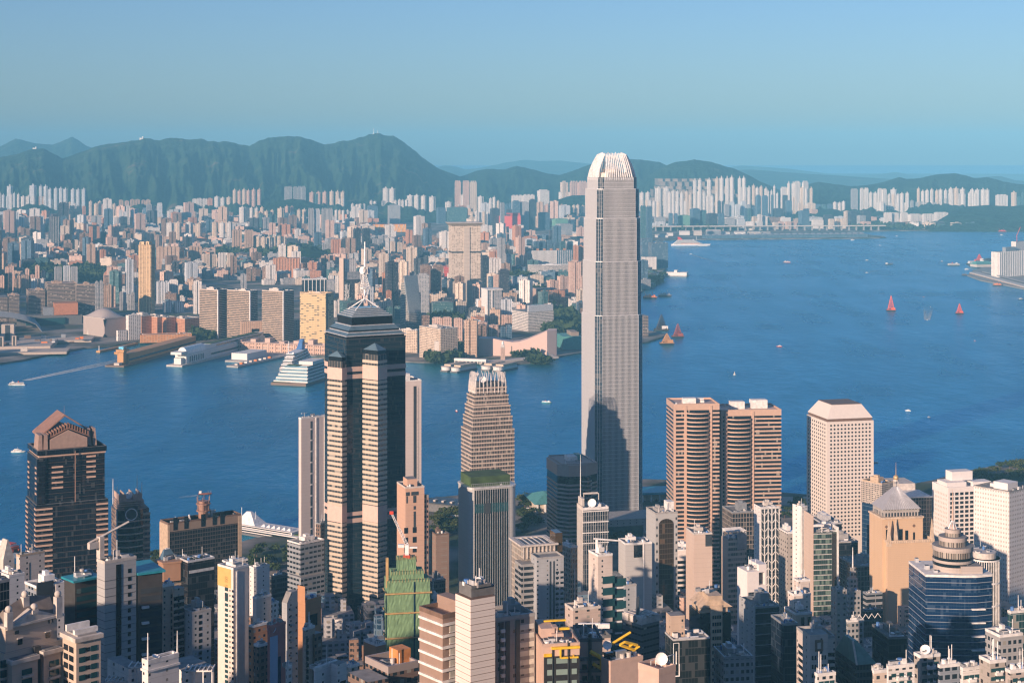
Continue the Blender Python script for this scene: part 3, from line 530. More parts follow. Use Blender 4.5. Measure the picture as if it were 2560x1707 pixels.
# ---------------------------------------------------------------- the masted tower in the middle
def masted_tower():
    d=1370.; b=B('skyscraper','dark glass skyscraper with pale banded corner bays and a white lattice mast','31',708,830,1372,990,d,28,cat='skyscraper',depth=48)
    b.body('center_glass','glass_shaft')
    b.bands('dark_metal',4.1,.35,.15,name='floor_line',z0=b.vis())
    zl=lambda y,r='3': b.z(r+'1',y)
    for za,zb_ in ((1240,1285),(1310,1350)): b.box('refuge_panel','pink_tile',-.25,b.w2+.25,-.25,b.w1+.25,zl(zb_),zl(za))
    for za,zb_ in ((1105,1140),(1165,1205)): b.box('refuge_panel','pink_tile',-.25,b.w2+.25,-.25,b.w1+.25,zl(zb_,'2'),zl(za,'2'))
    def bay(t,xl,xc,xr,yt,yap,ph,dd):
        s=b.sub(t,xl,xc,xr,yt,dd,ph); s.body('center_bay','bay_shaft')
        z=s.h-7
        me=MB().box(-.3,s.w2+.3,-.3,s.w1+.3,0,2.35).mesh('spandrel','bay_stone'); k=0
        pink=[(s.z('31',1240),'p'),(s.z('31',1350),'p')]
        zs=[]
        while z>s.vis() and len(zs)<62: zs.append(z); z-=4.12
        tall=[(s.z('31',1250),s.z('31',1360)),(s.z('21',1050),s.z('21',1200))]
        for z in zs:
            if any(a-1>z>c-2 for a,c in tall): continue
            s.put('spandrel',me,0,0,z)
        for a,c in tall: s.box('refuge_panel','pink_tile',-.32,s.w2+.32,-.32,s.w1+.32,c,a)
        a,c=s.w2,s.w1; s.add('cap_storey',MB().box(.6,a-.6,.6,c-.6,s.h,s.h+3.5),'glass_dark')
        hz=wz(PY('31',yap),s.d)-s.zg; s.add('pyramid_roof',MB().loft([(0,0),(a,0),(a,c),(0,c)],s.h+3.5,[(a*.48,c*.48),(a*.52,c*.48),(a*.52,c*.52),(a*.48,c*.52)],hz),'glass_sky')
    bay('31',660,790,830,1190,1100,52,d-7); bay('31',982,1118,1200,1130,1030,52,d-14)
    # stepped crown
    a,c=b.w2,b.w1
    def ring(ins,z0,z1,i1=None,mat='glass_dark',name='crown_tier'):
        i1=ins if i1 is None else i1
        b.add(name,MB().loft([(ins,ins),(a-ins,ins),(a-ins,c-ins),(ins,c-ins)],z0,[(i1,i1),(a-i1,i1),(a-i1,c-i1),(i1,c-i1)],z1),mat)
    h=b.h; ring(-.4,h,h+0.72,mat='dark_metal'); ring(.8,h+0.72,h+2.40); ring(-.2,h+2.40,h+5.10,3.2,'glass_sky','sloped_glazing'); ring(4,h+5.10,h+6.90); ring(3.2,h+6.90,h+10.20,7,'glass_sky','sloped_glazing'); ring(8.2,h+10.20,h+17.10)
    ring(7.8,h+17.10,h+24.00,17,'glass_sky','sloped_glazing')
    for ins,z0,z1,i1,n in ((7.8,h+17.10,h+24.00,17,5),):
        for k in range(n):
            t=(k+.5)/n; q=ins+(i1-ins)*t; z=z0+(z1-z0)*t; b.add('glazing_bar',MB().box(q-.25,a-q+.25,q-.25,c-q+.25,z,z+.45),'silver')
    for z,ins in ((h+4.98,3.),(h+10.08,6.8),(h+2.40,-.5)): b.add('cornice',MB().box(ins,a-ins,ins,c-ins,z,z+.6),'silver')
    mx,my=a*.5,c*.5; z0=h+24
    for sx,sy in ((-1,-1),(1,-1),(1,1),(-1,1)): b.add('mast_leg',MB().tube((mx+sx*12,my+sy*8,z0-2),(mx,my,wz(PY('31',640),d)-b.zg),.5,6),'steel_white')
    m=MB(); zt=wz(PY('31',545),d)-b.zg; zp=wz(PY('31',400),d)-b.zg; ztp=wz(610,d)-b.zg; zj=(zp-zt)/7; za=wz(PY('31',640),d)-b.zg
    for sx,sy in ((-1,-1),(1,-1),(1,1),(-1,1)): m.tube((mx+sx*.6,my+sy*.6,za),(mx+sx*3,my+sy*3,zt),.2,5); m.tube((mx+sx*3,my+sy*3,zt),(mx+sx*.8,my+sy*.8,zp),.2,5)
    for j in range(7):
        f=3*(1-j/8.6); z=zt+j*zj
        p=[(mx+sx*f,my+sy*f) for sx,sy in ((-1,-1),(1,-1),(1,1),(-1,1))]
        for k in range(4):
            (x0,y0),(x1,y1)=p[k],p[(k+1)%4]; m.tube((x0,y0,z),(x1,y1,z),.18,4); g=3*(1-(j+1)/8.6); xx,yy=mx+(x1-mx)/f*g,my+(y1-my)/f*g; m.tube((x0,y0,z),(xx,yy,z+zj),.15,4)
    b.add('mast_lattice',m,'steel_white'); b.add('mast_platform',MB().cyl(mx,my,3.5,zt-.4,zt+.4,14),'steel_white'); b.add('mast_stem',MB().cyl(mx,my,.9,za-4,zt,10),'steel_white')
    b.add('mast_pole',MB().cyl(mx,my,1.1,zp-2,zp+.4*(ztp-zp),8,.95).cyl(mx,my,.9,zp+.4*(ztp-zp),ztp,8,.55),'steel_white')
    for ax in ((-.9,-.4,.1),(.8,-.6,.1),(.1,-1,0)): b.add('dish_antenna',MB().bowl((mx+ax[0]*2.2,my+ax[1]*2.2,zp+2),ax,3.2,1.),'steel_white')
masted_tower()
# ---------------------------------------------------------------- clawed smaller tower
def claw_tower():
    d=1650.; b=B('office_tower','stone and glass office tower with comb-like white fins around its roof','21',1885,1980,2370,330,d,20,cat='tower')
    s=b; hw=b.w2
    b.h=wz(1010,d)-3.2; b.body('f_claw','walls')
    st=[(0,1000,1.),(2.2,870,0)]
    # narrowing upper stages
    def stage(ins,zr0,zr1):
        z0=wz(zr0,d)-b.zg; z1=wz(zr1,d)-b.zg; b.add('upper_stage',MB().box(ins,b.w2-ins,ins,b.w1-ins,z0,z1),'f_claw'); return z0,z1
    tops=[(0,1020)]
    prev=b.h
    for i,(ins,zr) in enumerate(((1.6,1075),(3.,1046),(4.2,1018),(5.6,990),(7.2,966))):
        pass
    hs=[1077,1045,1018,992,972]; b.h=0
    z1=[wz(y,d)-b.zg for y in hs]
    for o in list(b.e.children): D.objects.remove(o)
    z=0
    for i,zt in enumerate(z1):
        ins=1.5*i; b.add('stage' if i else 'walls',MB().box(ins,b.w2-ins,ins,b.w1-ins,z,zt),'f_claw')
        me=MB().box(ins-.35,b.w2-ins+.35,ins-.35,b.w1-ins+.35,0,1.3).mesh('floor_band','claw_stone'); q=zt-1.3
        while q>max(z,b.vis()+6): b.put('floor_band',me,0,0,q); q-=4.
        z=zt
    ins=6.; zt=z; top=wz(940,d)-b.zg; n=9
    b.add('plant_room',MB().box(ins+5,b.w2-ins-5,ins+5,b.w1-ins-5,zt,zt+4.5),'dark_concrete'); b.dish(b.w2*.35,b.w1*.3,zt+3,3.2)
    for face in range(4):
        L=b.w2 if face%2==0 else b.w1
        for k in range(n):
            f=ins+.6+(L-2*ins-1.2)*k/(n-1); m=MB()
            def pt(o,z): return {0:(f,ins+o,z),1:(b.w2-ins-o,f,z),2:(f,b.w1-ins-o,z),3:(ins+o,f,z)}[face]
            for (o0,za),(o1,zb_) in zip([(-.4,zt-6),(.2,zt+5),(1.4,zt+10)],[(.2,zt+5),(1.4,zt+10),(3.2,top+1.5)]): m.tube(pt(o0,za),pt(o1,zb_),.45 if za<zt else .34,4)
            b.add('crown_fin',m,'fin_grey')
claw_tower()
# ---------------------------------------------------------------- twin rose towers with rounded bays
def twin(label,t,xl,xc,xr,yt,d,phi,depth,bay0,bay1,roofboxes):
    b=B('office_tower',label,t,xl,xc,xr,yt,d,phi,depth,'tower','twin rose towers by the water')
    b.body('ex_core','glass_core'); a,c=b.w2,b.w1
    u0,u1=bay0*a,bay1*a; r=(u1-u0)/2; arc=[(u0+r-r*math.cos(math.pi*k/12),-.55*r*math.sin(math.pi*k/12)) for k in range(13)]
    b.add('bay_glass',MB().prism([(u0,2)]+arc+[(u1,2)],0,b.h-6),'glass_dark')
    e=.4; fl=3.85; arc2=[(u0+r-(r+e)*math.cos(math.pi*k/12),-(.55*r+e)*math.sin(math.pi*k/12)-.05) for k in range(13)]
    me=MB().box(-e,a+e,-e,c+e,0,1.55); me=me.mesh('floor_band','rose_granite'); me2=MB().prism([(u0-e,1)]+arc2+[(u1+e,1)],0,1.1).mesh('bay_band','rose_granite')
    z=b.h-3.9; k=0
    while z>max(0,b.vis()) and k<55: b.put('floor_band',me,0,0,z-fl); b.put('bay_band',me2,0,0,z-fl+.3); z-=fl; k+=1
    b.box('parapet_band','rose_granite',-e,a+e,-e,c+e,b.h-4.2,b.h+.2)
    for u in (u0-2.6,u1+.2): b.box('pier','rose_granite',u,u+2.4,-1.,.2,0,b.h-.2)
    for v in (0,): b.box('corner_pier','rose_granite',-.6,1.4,-.6,1.4,0,b.h-.3)
    b.parapet('rose_granite',1.4,.8,.4,b.h+.2)
    for (x,y,w_,dd,hh) in roofboxes: b.box('plant_room','white_paint',x*a,x*a+w_,y*c,y*c+dd,b.h+.2,b.h+hh)
    b.roof(int(xl),'white_paint',4,b.h+.2,False,False); return b
twin('rose granite striped tower with rounded bay, left one of the twin pair','22',1445,1490,1900,125,1530,5,38,.28,.78,[(.25,.3,12,7,5),(.5,.45,10,6,4)])
twin('rose granite striped tower with two white roof cabins, right one of the twin pair','22',1893,1921,2468,180,1545,6,38,.10,.50,[(.22,.35,13,9,7),(.58,.4,15,10,8)])
# ---------------------------------------------------------------- porthole tower
def porthole():
    d=1560.; b=B('office_tower','white office tower with round porthole windows and a sloped cap','23',355,542,970,275,d,13,cat='tower')
    b.body('white_port'); a,c=b.w2,b.w1
    def disc(face):
        m=MB(); n=10; r=.98
        p=[(r*math.cos(2*math.pi*k/n),r*math.sin(2*math.pi*k/n)) for k in range(n)]
        i=len(m.v); e=.14
        m.v+=[(x,-e,z) if face=='R' else (-e,x,z) for x,z in p]+[(x,.05,z) if face=='R' else (.05,x,z) for x,z in p]
        for k in range(n): l=(k+1)%n; m.f.append((k,l,n+l,n+k)); m.m.append(0)
        m.f.append(tuple(range(n))); m.m.append(0); return m.mesh('round_window','port_glass')
    zs=[b.h-3.4-k*3.55 for k in range(48) if b.h-3.4-k*3.55>2]
    b.win('R','port_glass',[a*(.085+.83*i/11) for i in range(12)],zs[:30],2,2,mesh=disc('R'),name='round_window',lim=100)
    b.win('L','port_glass',[c*(.10+.8*i/8) for i in range(9)],zs[:30],2,2,mesh=disc('L'),name='round_window')
    b.box('cap_storey','brown',1.2,a-1.2,1.2,c-1.2,b.h,b.h+2.6); i=8.5
    b.add('sloped_cap',MB().loft([(.6,.6),(a-.6,.6),(a-.6,c-.6),(.6,c-.6)],b.h+2.6,[(i,i),(a-i,i),(a-i,c-i),(i,c-i)],wz(PY('23',133),d)-b.zg),'white_port')
    b.box('cap_roof','brown',i,a-i,i,c-i,wz(PY('23',133),d)-b.zg,wz(PY('23',128),d)-b.zg)
porthole()
# ---------------------------------------------------------------- copper-gabled black tower
def gable_tower():
    d=1250.; b=B('office_tower','black glass tower with stepped corners under a copper gabled roof','20',190,330,993,1040,d,27,40,cat='tower')
    b.body('black_glass','glass_shaft'); a,c=b.w2,b.w1
    zt=wz(1128,d)-b.zg; us=b.u('20',372); ue=b.u('20',955)
    b.add('upper_shaft',MB().box(3.,a-2.2,2.,c-2.5,b.h,zt),'black_glass'); b.add('upper_step',MB().box(1.,7,0.6,c-1.5,b.h,zt-6),'black_glass')
    me=MB().box(-.12,a+.12,-.12,c+.12,0,.25).mesh('floor_line','brass_line'); z=b.h-2
    while z>b.vis(): b.put('floor_line',me,0,0,z); z-=3.9
    me=MB().box(2.88,a-2.08,1.88,c-2.4,0,.25).mesh('floor_line','brass_line'); z=zt-6
    while z>b.h+1: b.put('floor_line',me,0,0,z); z-=3.9
    def bars(u0,u1,z0,z1,y=-.28,face='R'):
        m=MB().box(u0,u1,y,y+.4,0,1.35) if face=='R' else MB().box(y,y+.4,u0,u1,0,1.35); me=m.mesh('stone_band','rose_granite'); z=z1
        while z>z0: b.put('stone_band',me,0,0,z); z-=3.9
    bars(.0,12.2,b.vis(),b.h-4); bars(a-9,a-.1,b.vis(),b.h-4); bars(12.,20.5,b.h+8,zt-14,1.72); bars(a-16,a-9,b.h+14,zt-8,1.72); bars(3,6.,b.h+3,zt-14,1.72)
    bars(.5,6,b.vis(),b.h-4,-.28,'L'); bars(c-9,c-1,b.vis(),b.h-4,-.28,'L'); bars(3,8,b.h+4,zt-14,.7,'L'); bars(c-9,c-4,b.h+4,zt-14,.7,'L')
    b.box('cornice','rose_granite',2.4,a-1.6,1.4,c-2,zt-5.2,zt-3.6); b.box('parapet_band','black_glass',1.2,a-1.,.4,c-1,zt-3.6,zt)
    zr=zt; u0,u1=b.u('20',470),b.u('20',812); um=(u0+u1)/2
    # the copper house on top: a long gable with a cross gable behind
    m=MB(); rt=wz(PY('20',415),d)-b.zg; y0=4.; y1=c-3
    m.prism([(u0,y0),(u1,y0),(u1,y1),(u0,y1)],zr,zr+7); b.add('roof_house',m,'copper_wall')
    def slope(x0,x1,z0,z1,ya,yb,name='copper_roof',th=.8):
        i=MB(); i.v=[(x0,ya,z0),(x1,ya,z1),(x1,yb,z1),(x0,yb,z0),(x0,ya,z0-th),(x1,ya,z1-th),(x1,yb,z1-th),(x0,yb,z0-th)]; i.f=[(0,1,2,3),(7,6,5,4),(0,4,5,1),(1,5,6,2),(2,6,7,3),(3,7,4,0)]; i.m=[0]*6; b.add(name,i,'copper')
    rz=rt+3.5
    g=MB(); g.v=[(u0,y0,zr+7),(u1,y0,zr+7),(um,y0,rz-.5),(u0,y1,zr+7),(u1,y1,zr+7),(um,y1,rz-.5)]; g.f=[(0,1,2),(5,4,3),(0,2,5,3),(1,4,5,2),(0,3,4,1)]; g.m=[0]*5; b.add('gable_wall',g,'copper_wall')
    top=wz(1048,d)-b.zg
    slope(u0-2,um,zr+8,rz+1.2,y0+1.5,y1+2); slope(u1+2,um,zr+8,rz+1.2,y0+1.5,y1+2)
    slope(u0-6,um-1,zr+9,top,y0+9,y1+4,th=1.2); slope(u1+7,um-1,zr+9,top,y0+9,y1+4,th=1.2)
    for k in range(8):
        t=(k+.5)/8; x=u0-2+(um-u0+2)*t; z=zr+8+(rz+1.2-zr-8)*t; b.add('copper_rib',MB().box(x-.4,x+.4,y0+1.6,y0+9,z+.2,z+3.2),'copper'); x=u1+2-(u1+2-um)*t; b.add('copper_rib',MB().box(x-.4,x+.4,y0+1.6,y0+9,z+.2,z+3.2),'copper')
    for x in (u0-9,u0-5): b.add('buttress',MB().loft([(x,y0),(x+3.4,y0),(x+3.4,y0+16),(x,y0+16)],zr,[(x+.8,y0+.6),(x+3.2,y0+.6),(x+3.2,y0+15),(x+.8,y0+15)],zr+11),'copper_wall')
    for x in (u1+1,u1+5): b.add('buttress',MB().loft([(x,y0+3),(x+3,y0+3),(x+3,y0+18),(x,y0+18)],zr,[(x,y0+4),(x+2,y0+4),(x+2,y0+16),(x,y0+16)],zr+13),'copper_wall')
    b.mast(um,(y0+y1)/2,top,6,.15,'copper','finial'); b.add('cleaning_rail',MB().tube((b.u('20',690),-.5,b.z('20',1040)),(b.u('20',690),-.4,zt-2),.3,4),'copper')
gable_tower()
# ---------------------------------------------------------------- tower with a ring emblem and four masts
def ring_tower():
    d=1350.; b=B('office_tower','curved green-black glass tower with ring emblem and four white masts','20',997,1078,1378,1085,d,24,26,cat='tower')
    a,c=b.w2,b.w1; uc=b.u('20',1310); arc=[(uc*k/10,-2.6*math.sin(math.pi*k/10)) for k in range(11)]
    b.add('curved_front',MB().prism(arc+[(uc,5),(0,5)],0,b.h),'glass_dark'); b.box('walls','f_brown',0,a,4.9,c,0,b.h-1); b.box('side_block','f_brown',uc+.1,a,.5,4.8,0,b.z('20',1140))
    arc2=[(uc*k/10,-3.-2.6*math.sin(math.pi*k/10)+.2) for k in range(11)]; me=MB().prism(arc2+[(uc,1),(0,1)],0,.6).mesh('floor_ledge','sand_stone'); z=b.z('20',1190)
    while z>b.vis(): b.put('floor_ledge',me,0,0,z); z-=5.2
    me=MB().box(uc+.3,a+.3,.2,3,0,1.6).mesh('floor_band','sand_stone'); z=b.z('20',1150)
    while z>b.vis(): b.put('floor_band',me,0,0,z); z-=4.6
    zt=b.h
    for k in range(5): b.add('louvre',MB().box(.3+k*.4,uc+2-k*.3,-2.8+k*.3,c-2,zt+k*1.6,zt+k*1.6+.6),'pink_granite')
    for u0,u1 in ((1.5,7),(uc-7,uc-.5)): b.add('roof_wing',MB().box(u0,u0+.7,0,c-3,zt+6.8,zt+12).box(u1-.7,u1,0,c-3,zt+6.8,zt+12).box(u0+.7,u1-.7,0,.7,zt+6.8,zt+12),'pink_granite')
    b.dish(uc*.55,c*.3,zt+6,3)
    for zx,zy,zb in ((1040,795,940),(1078,865,1000),(1262,780,930),(1305,848,1010)): u=b.u('20',zx); b.add('mast',MB().tube((u,1.5,zt+2),(u,1.5,b.z('20',zy)),.5,5,0,.2),'steel_white')
    ur=b.u('20',1198); zc=b.z('20',1125); r=4.6; m=MB(); n=20
    for k in range(n):
        p,q=2*math.pi*k/n,2*math.pi*(k+1)/n; m.tube((ur+r*math.cos(p),-3.3,zc+r*math.sin(p)),(ur+r*math.cos(q),-3.3,zc+r*math.sin(q)),.45,5)
    b.add('ring_emblem',m,'steel_white'); b.box('emblem_panel','dark_metal',ur-5.3,ur+5.3,-2.95,-2.4,zc-6,zc+6)
ring_tower()
# ---------------------------------------------------------------- stone tower with pyramid roof
def pyramid_tower():
    d=1150.; b=B('office_tower','sand coloured stone tower with grey pyramid roof and golden ball finial','23',1033,1100,1525,1390,d,10,26,cat='tower')
    b.body('sand_wall'); a,c=b.w2,b.w1; Z=lambda y: b.z('23',y)
    b.grid('L','glass_dark',1,3.6,1.9,2.2,.35,.65,ztop=2.5)
    b.parapet('sand_stone',2.0,.7,.3)
    m=MB(); n=26
    for k in range(n): u=a*(k+.5)/n; m.box(u-.25,u+.25,-.55,-.32,b.h+.2,b.h+1.5)
    b.add('balustrade',m,'sand_stone')
    u0,u1=-2.,a*.82; v0,v1=5,c+2; zt=Z(1180)
    b.add('belfry',MB().box(u0,u1,v0,v1,0,zt),'sand_wall'); b.box('belfry_cornice','sand_stone',u0-.6,u1+.6,v0-.6,v1+.6,zt,zt+1.2)
    W=u1-u0
    for i,(f,w_,h0,h1) in enumerate(((.33,1.4,1265,1385),(.46,2.4,1275,1400),(.60,2.2,1290,1410),(.78,1.4,1310,1400))): u=u0+W*f; b.add('belfry_opening',MB().box(u-w_/2,u+w_/2,v0-.15,v0+.1,Z(h1),Z(h0)),'glass_dark')
    for f in (.12,): u=u0+W*f; b.add('belfry_opening',MB().box(u-.9,u+.9,v0-.15,v0+.1,Z(1370),Z(1275)),'glass_dark')
    for f in (.1,.78):
        u=u0+W*f; z=Z(1250); m=MB(); m.v=[(u-1.2,v0-.15,z),(u,v0-.15,z-1.3),(u+1.2,v0-.15,z),(u,v0-.15,z+1.3),(u-1.2,v0,z),(u,v0,z-1.3),(u+1.2,v0,z),(u,v0,z+1.3)]; m.f=[(0,1,2,3),(0,4,5,1),(1,5,6,2),(2,6,7,3),(3,7,4,0)]; m.m=[0]*5; b.add('diamond_panel',m,'brown')
    b.add('attic_storey',MB().box(u0+1.8,u1-1.8,v0+1.8,v1-1.8,zt+1.2,zt+6.2),'attic')
    zp=zt+6.2; ap=wz(PY('23',915),d)-b.zg; uc,vc=(u0+u1)/2,(v0+v1)/2; t=1.3
    b.add('pyramid_roof',MB().loft([(u0+.8,v0+.8),(u1-.8,v0+.8),(u1-.8,v1-.8),(u0+.8,v1-.8)],zp,[(uc-t,vc-t),(uc+t,vc-t),(uc+t,vc+t),(uc-t,vc+t)],ap),'seam_roof')
    for k in range(1,18):
        f=k/18; x=u0+.8+(u1-u0-1.6)*f; b.add('roof_seam',MB().tube((x,v0+.75,zp+.1),(uc-t+2*t*f,vc-t,ap),.11,4),'silver')
    for q in ((-1,-1),(1,-1),(1,1),(-1,1)): b.add('lantern_post',MB().cyl(uc+q[0]*1.1,vc+q[1]*1.1,.3,ap,ap+4,6),'pale_stone')
    b.add('lantern_cap',MB().cyl(uc,vc,2,ap+4,ap+5,10),'pale_stone'); b.add('golden_ball',MB().dome(uc,vc,ap+6.3,1.9,full=True,n=14,k=8),'gold_leaf'); b.add('finial',MB().cyl(uc,vc,.3,ap+7.8,ap+17,6,.08),'gold_leaf')
    for u,v in ((1.2,1.),(a-1.2,1.),(7,3)): b.add('obelisk',MB().loft([(u-1.7,v-1.2),(u+1.7,v-1.2),(u+1.7,v+1.2),(u-1.7,v+1.2)],b.h-2,[(u-.15,v-.15),(u+.15,v-.15),(u+.15,v+.15),(u-.15,v+.15)],b.h+16),'sand_stone')
pyramid_tower()
# ---------------------------------------------------------------- blue glass tower with a round tiered top
def tiered_tower():
    d=900.; b=B('office_tower','deep blue glass tower with a round tiered top and needle spire','13',1397,1450,2045,590,d,4,30,cat='tower')
    a,c=b.w2,b.w1; Z=lambda y: b.z('13',y); P=[(0,0),(b.u('13',1790),-3.6),(a-9,-3.8),(a,-1.5),(a,c),(0,c)]
    b.add('glass_shaft',MB().prism(P,0,b.h),'blue_shaft')
    big=[(-.25,-.25),(P[1][0],-3.95),(a-9,-4.15),(a+.25,-1.8),(a+.25,c+.25),(-.25,c+.25)]
    me=MB().prism(big,0,.22).mesh('floor_line','steel_line'); z=b.h-3
    while z>b.vis(): b.put('floor_line',me,0,0,z); z-=3.55
    m=MB().prism([(x*1.015-.3,y-.4) for x,y in P],b.h,b.h+1.3); b.add('roof_edge',m,'white_paint')
    for k in range(5): z=b.z('13',885+k*125); b.box('balcony','white_paint',a-12,a-4.5,-4.9,-3.,z,z+.7)
    uc,vc=b.u('13',1758),11.; z=b.h+1.3
    def drum(r,z0,z1,mat,name='drum'): b.add(name,MB().cyl(uc,vc,r,z0,z1,36),mat)
    zz=[Z(y)+0 for y in (545,500,455,420,375,345,300,245,215,195)]
    k=d/F/3.672; r=180*k
    drum(r,z,Z(520),'drum_wall'); drum(r*1.02,Z(520),Z(490),'glass_dark','drum_glass'); drum(r*1.03,Z(490),Z(465),'drum_wall'); drum(r*1.01,Z(465),Z(440),'glass_dark','drum_glass')
    drum(r,Z(440),Z(385),'drum_glaze','drum_glass'); drum(r*1.04,Z(385),Z(345),'drum_wall','drum_rim'); r2=125*k
    drum(r2,Z(345),Z(300),'drum_glaze','drum_glass'); drum(r2*1.03,Z(300),Z(262),'drum_wall','drum_rim'); r3=72*k; drum(r3,Z(262),Z(228),'drum_glaze','drum_glass'); drum(r3*1.03,Z(228),Z(195),'drum_wall','drum_rim')
    b.add('spire_base',MB().cyl(uc,vc,42*k,Z(195),Z(150),14,14*k),'pink_granite'); b.add('spire',MB().cyl(uc,vc,13*k,Z(150),wz(PY('23',930),d)-b.zg,10,1.5*k),'pink_granite')
    for q in range(8): t=q*math.pi/4; b.add('spire_fin',MB().tube((uc+45*k*math.cos(t),vc+45*k*math.sin(t),Z(205)),(uc+8*k*math.cos(t),vc+8*k*math.sin(t),Z(120)),.28,4),'silver')
    b.box('lift_block','drum_wall',b.u('13',1770),b.u('13',1965),-1.,9,b.h+1.3,Z(500)); b.roof(5,'white_paint',6,b.h+1.3,False,False); b.dish(a*.62,2,b.h+1.3,2.)
tiered_tower()

# ---------------------------------------------------------------- the other towers of the near shore
b=B('office_tower','pale pink windowless slab tower with one dark slot, left of the masted tower','21',392,415,700,250,1650,40,cat='tower')
b.body('f_slab'); b.parapet('white_paint',1.5,.6); b.box('window_slot','glass_grey',b.u('21',500),b.u('21',515),-.25,.1,4,b.h-3); 
for z in range(12,int(b.h),11): b.box('slot_rail','white_paint',b.u('21',498),b.u('21',517),-.4,-.2,z,z+1.2)
for zx in (545,625): b.box('pilaster','white_paint',b.u('21',zx),b.u('21',zx)+1.6,-.6,.1,0,b.h)
b.roof(3,'grey_metal',7,None,True,False); b.add('gondola_arm',MB().tube((3,4,b.h+5),(12,9,b.h+4),.4,5),'steel_white')
b=B('residential_tower','tall pink-white slab tower peeping out right of the masted tower','21',1330,1345,1518,-95,1650,22,30,cat='tower')
b.body('f_slab'); b.box('window_slot','glass_grey',b.u('21',1446),b.u('21',1472),-.3,.1,6,b.h-5); b.box('core','white_paint',b.u('21',1380),b.u('21',1425),4,14,b.h,b.h+7); b.roof(9,'white_paint',3,None,False)
me=MB().box(b.u('21',1474),b.u('21',1486),-.8,.1,0,1.2).mesh('balcony','pale_stone'); z=b.h-8
while z>10: b.put('balcony',me,0,0,z); z-=3.4
b=B('office_tower','rose art-deco stepped tower with slit windows, right of the masted tower','21',1352,1372,1545,885,1300,20,24,cat='tower')
b.body('f_rose'); a,c=b.w2,b.w1
b.box('wing','f_rose',a,a+b.u('21',1607)-b.u('21',1545),5,c,0,b.z('21',1162)); b.box('side_wing','f_rosedark',a,a+4,1.5,4.8,0,b.z('21',960))
for y0,y1,x0,x1 in ((918,952,1376,1410),(918,952,1425,1492),(955,1020,1380,1392),(955,1020,1443,1470),(1050,1082,1446,1466),(1100,1250,1446,1466)): b.box('window','glass_grey',b.u('21',x0),b.u('21',x1),-.2,.1,b.z('21',y1),b.z('21',y0))
zs=[b.z('21',1270)-i*7.6 for i in range(14)]; b.win('R','glass_dark',[b.u('21',1378),b.u('21',1456)],zs,3.2,4.5)
b.box('crown_block','f_rose',b.u('21',1400),b.u('21',1490),3,15,b.h,b.h+6.5); b.roof(12,'pale_stone',4,None,False)
me=MB().box(a+2.,a+b.u('21',1600)-b.u('21',1545)-2.,4.7,5.1,0,7).mesh('window','glass_dark'); z=b.z('21',1190)-8
while z>2: b.put('window',me,0,0,z); z-=10.5
b=B('office_tower','grey round-cornered tower with dark ribbed glass front under a green roof screen','21',1905,1960,2400,895,1350,20,34,cat='tower')
a,c=b.w2,b.w1; r=6
def rr(a,c,r,n=5,o=0):
    P=[]
    for cx,cy,t0 in ((r,r,math.pi),(a-r,r,1.5*math.pi),(a-r,c-r,0),(r,c-r,.5*math.pi)): P+=[(cx+(r+o)*math.cos(t0+k*math.pi/2/n),cy+(r+o)*math.sin(t0+k*math.pi/2/n)) for k in range(n+1)]
    return P
b.add('walls',MB().prism(rr(a,c,r),0,b.h),'f_panelgrey'); b.box('glass_front','glass_dark',b.u('21',2003),b.u('21',2318),-.15,.3,0,b.h-1)
n=15; u0,u1=b.u('21',2003),b.u('21',2318)
for k in range(n+1): u=u0+(u1-u0)*k/n; b.box('white_rib','silver',u-.13,u+.13,-.4,-.1,0,b.h-1)
z0,z1=b.z('21',1115),b.z('21',1032); b.box('sky_lobby','glass_teal',u0+.4,u1-.4,-.4,-.1,z0,z1); b.box('lobby_void','dark_metal',b.u('21',2095),b.u('21',2155),-.45,-.35,z0-1,z0+7.5)
b.add('cornice',MB().prism(rr(a,c,r,5,.6),b.h,b.h+1.2),'silver')
m=MB()
for k in range(24): u=2+(a-4)*k/23; m.tube((u,1,b.h+1.2),(u,1,b.h+4),.12,4)
m.tube((2,1,b.h+4),(a-2,1,b.h+4),.15,4); b.add('railing',m,'grey_metal')
b.box('roof_screen','turf',b.u('21',1985),b.u('21',2345),3.5,c-4,b.h+1.2,b.z('21',790)); b.roof(8,'grey_metal',5,b.h+1.2,False,False)
b=B('office_tower','dark octagonal tower with pale horizontal bands in front of the great tower','22',300,440,808,680,1600,14,cat='tower')
a,c=b.w2,b.w1; k=9; P=[(k,0),(a-k*1.6,0),(a,k*1.2),(a,c-k),(a-k,c),(k,c),(0,c-k),(0,k)]
b.add('glass_core',MB().prism(P,0,b.h),'glass_dark')
def off(P,o): cx=sum(p[0] for p in P)/len(P); cy=sum(p[1] for p in P)/len(P); return [(x+o*(x-cx)/math.hypot(x-cx,y-cy),y+o*(y-cy)/math.hypot(x-cx,y-cy)) for x,y in P]
b.bands('grey_brown',3.95,1.7,poly=off(P,.5),z1=b.h-18); b.add('attic_band',MB().prism(off(P,.6),b.h-10.5,b.h+.4),'grey_brown')
b.add('balcony_bay',MB().cyl(a*.66,1.8,5,0,b.h-11,16),'glass_dark')
me=MB().cyl(a*.66,1.8,5.6,0,1.4,16).mesh('balcony_band','grey_brown')
for i in range(30):
    z=b.h-16-i*3.95
    if z>0: b.put('balcony_band',me,0,0,z)
b.parapet('grey_brown',1,.5,-3,b.h+.4); b.box('plant_room','white_paint',a*.35,a*.6,c*.4,c*.62,b.h+.4,b.h+4.5); b.box('plant_room','green_roof',a*.62,a*.75,c*.5,c*.7,b.h+.4,b.h+5); b.roof(4,'grey_metal',5,b.h+.4,False,False)
b=B('office_tower','slim glass tower framed in white ribs with a dish on its roof','22',600,650,885,1085,1350,14,cat='tower')
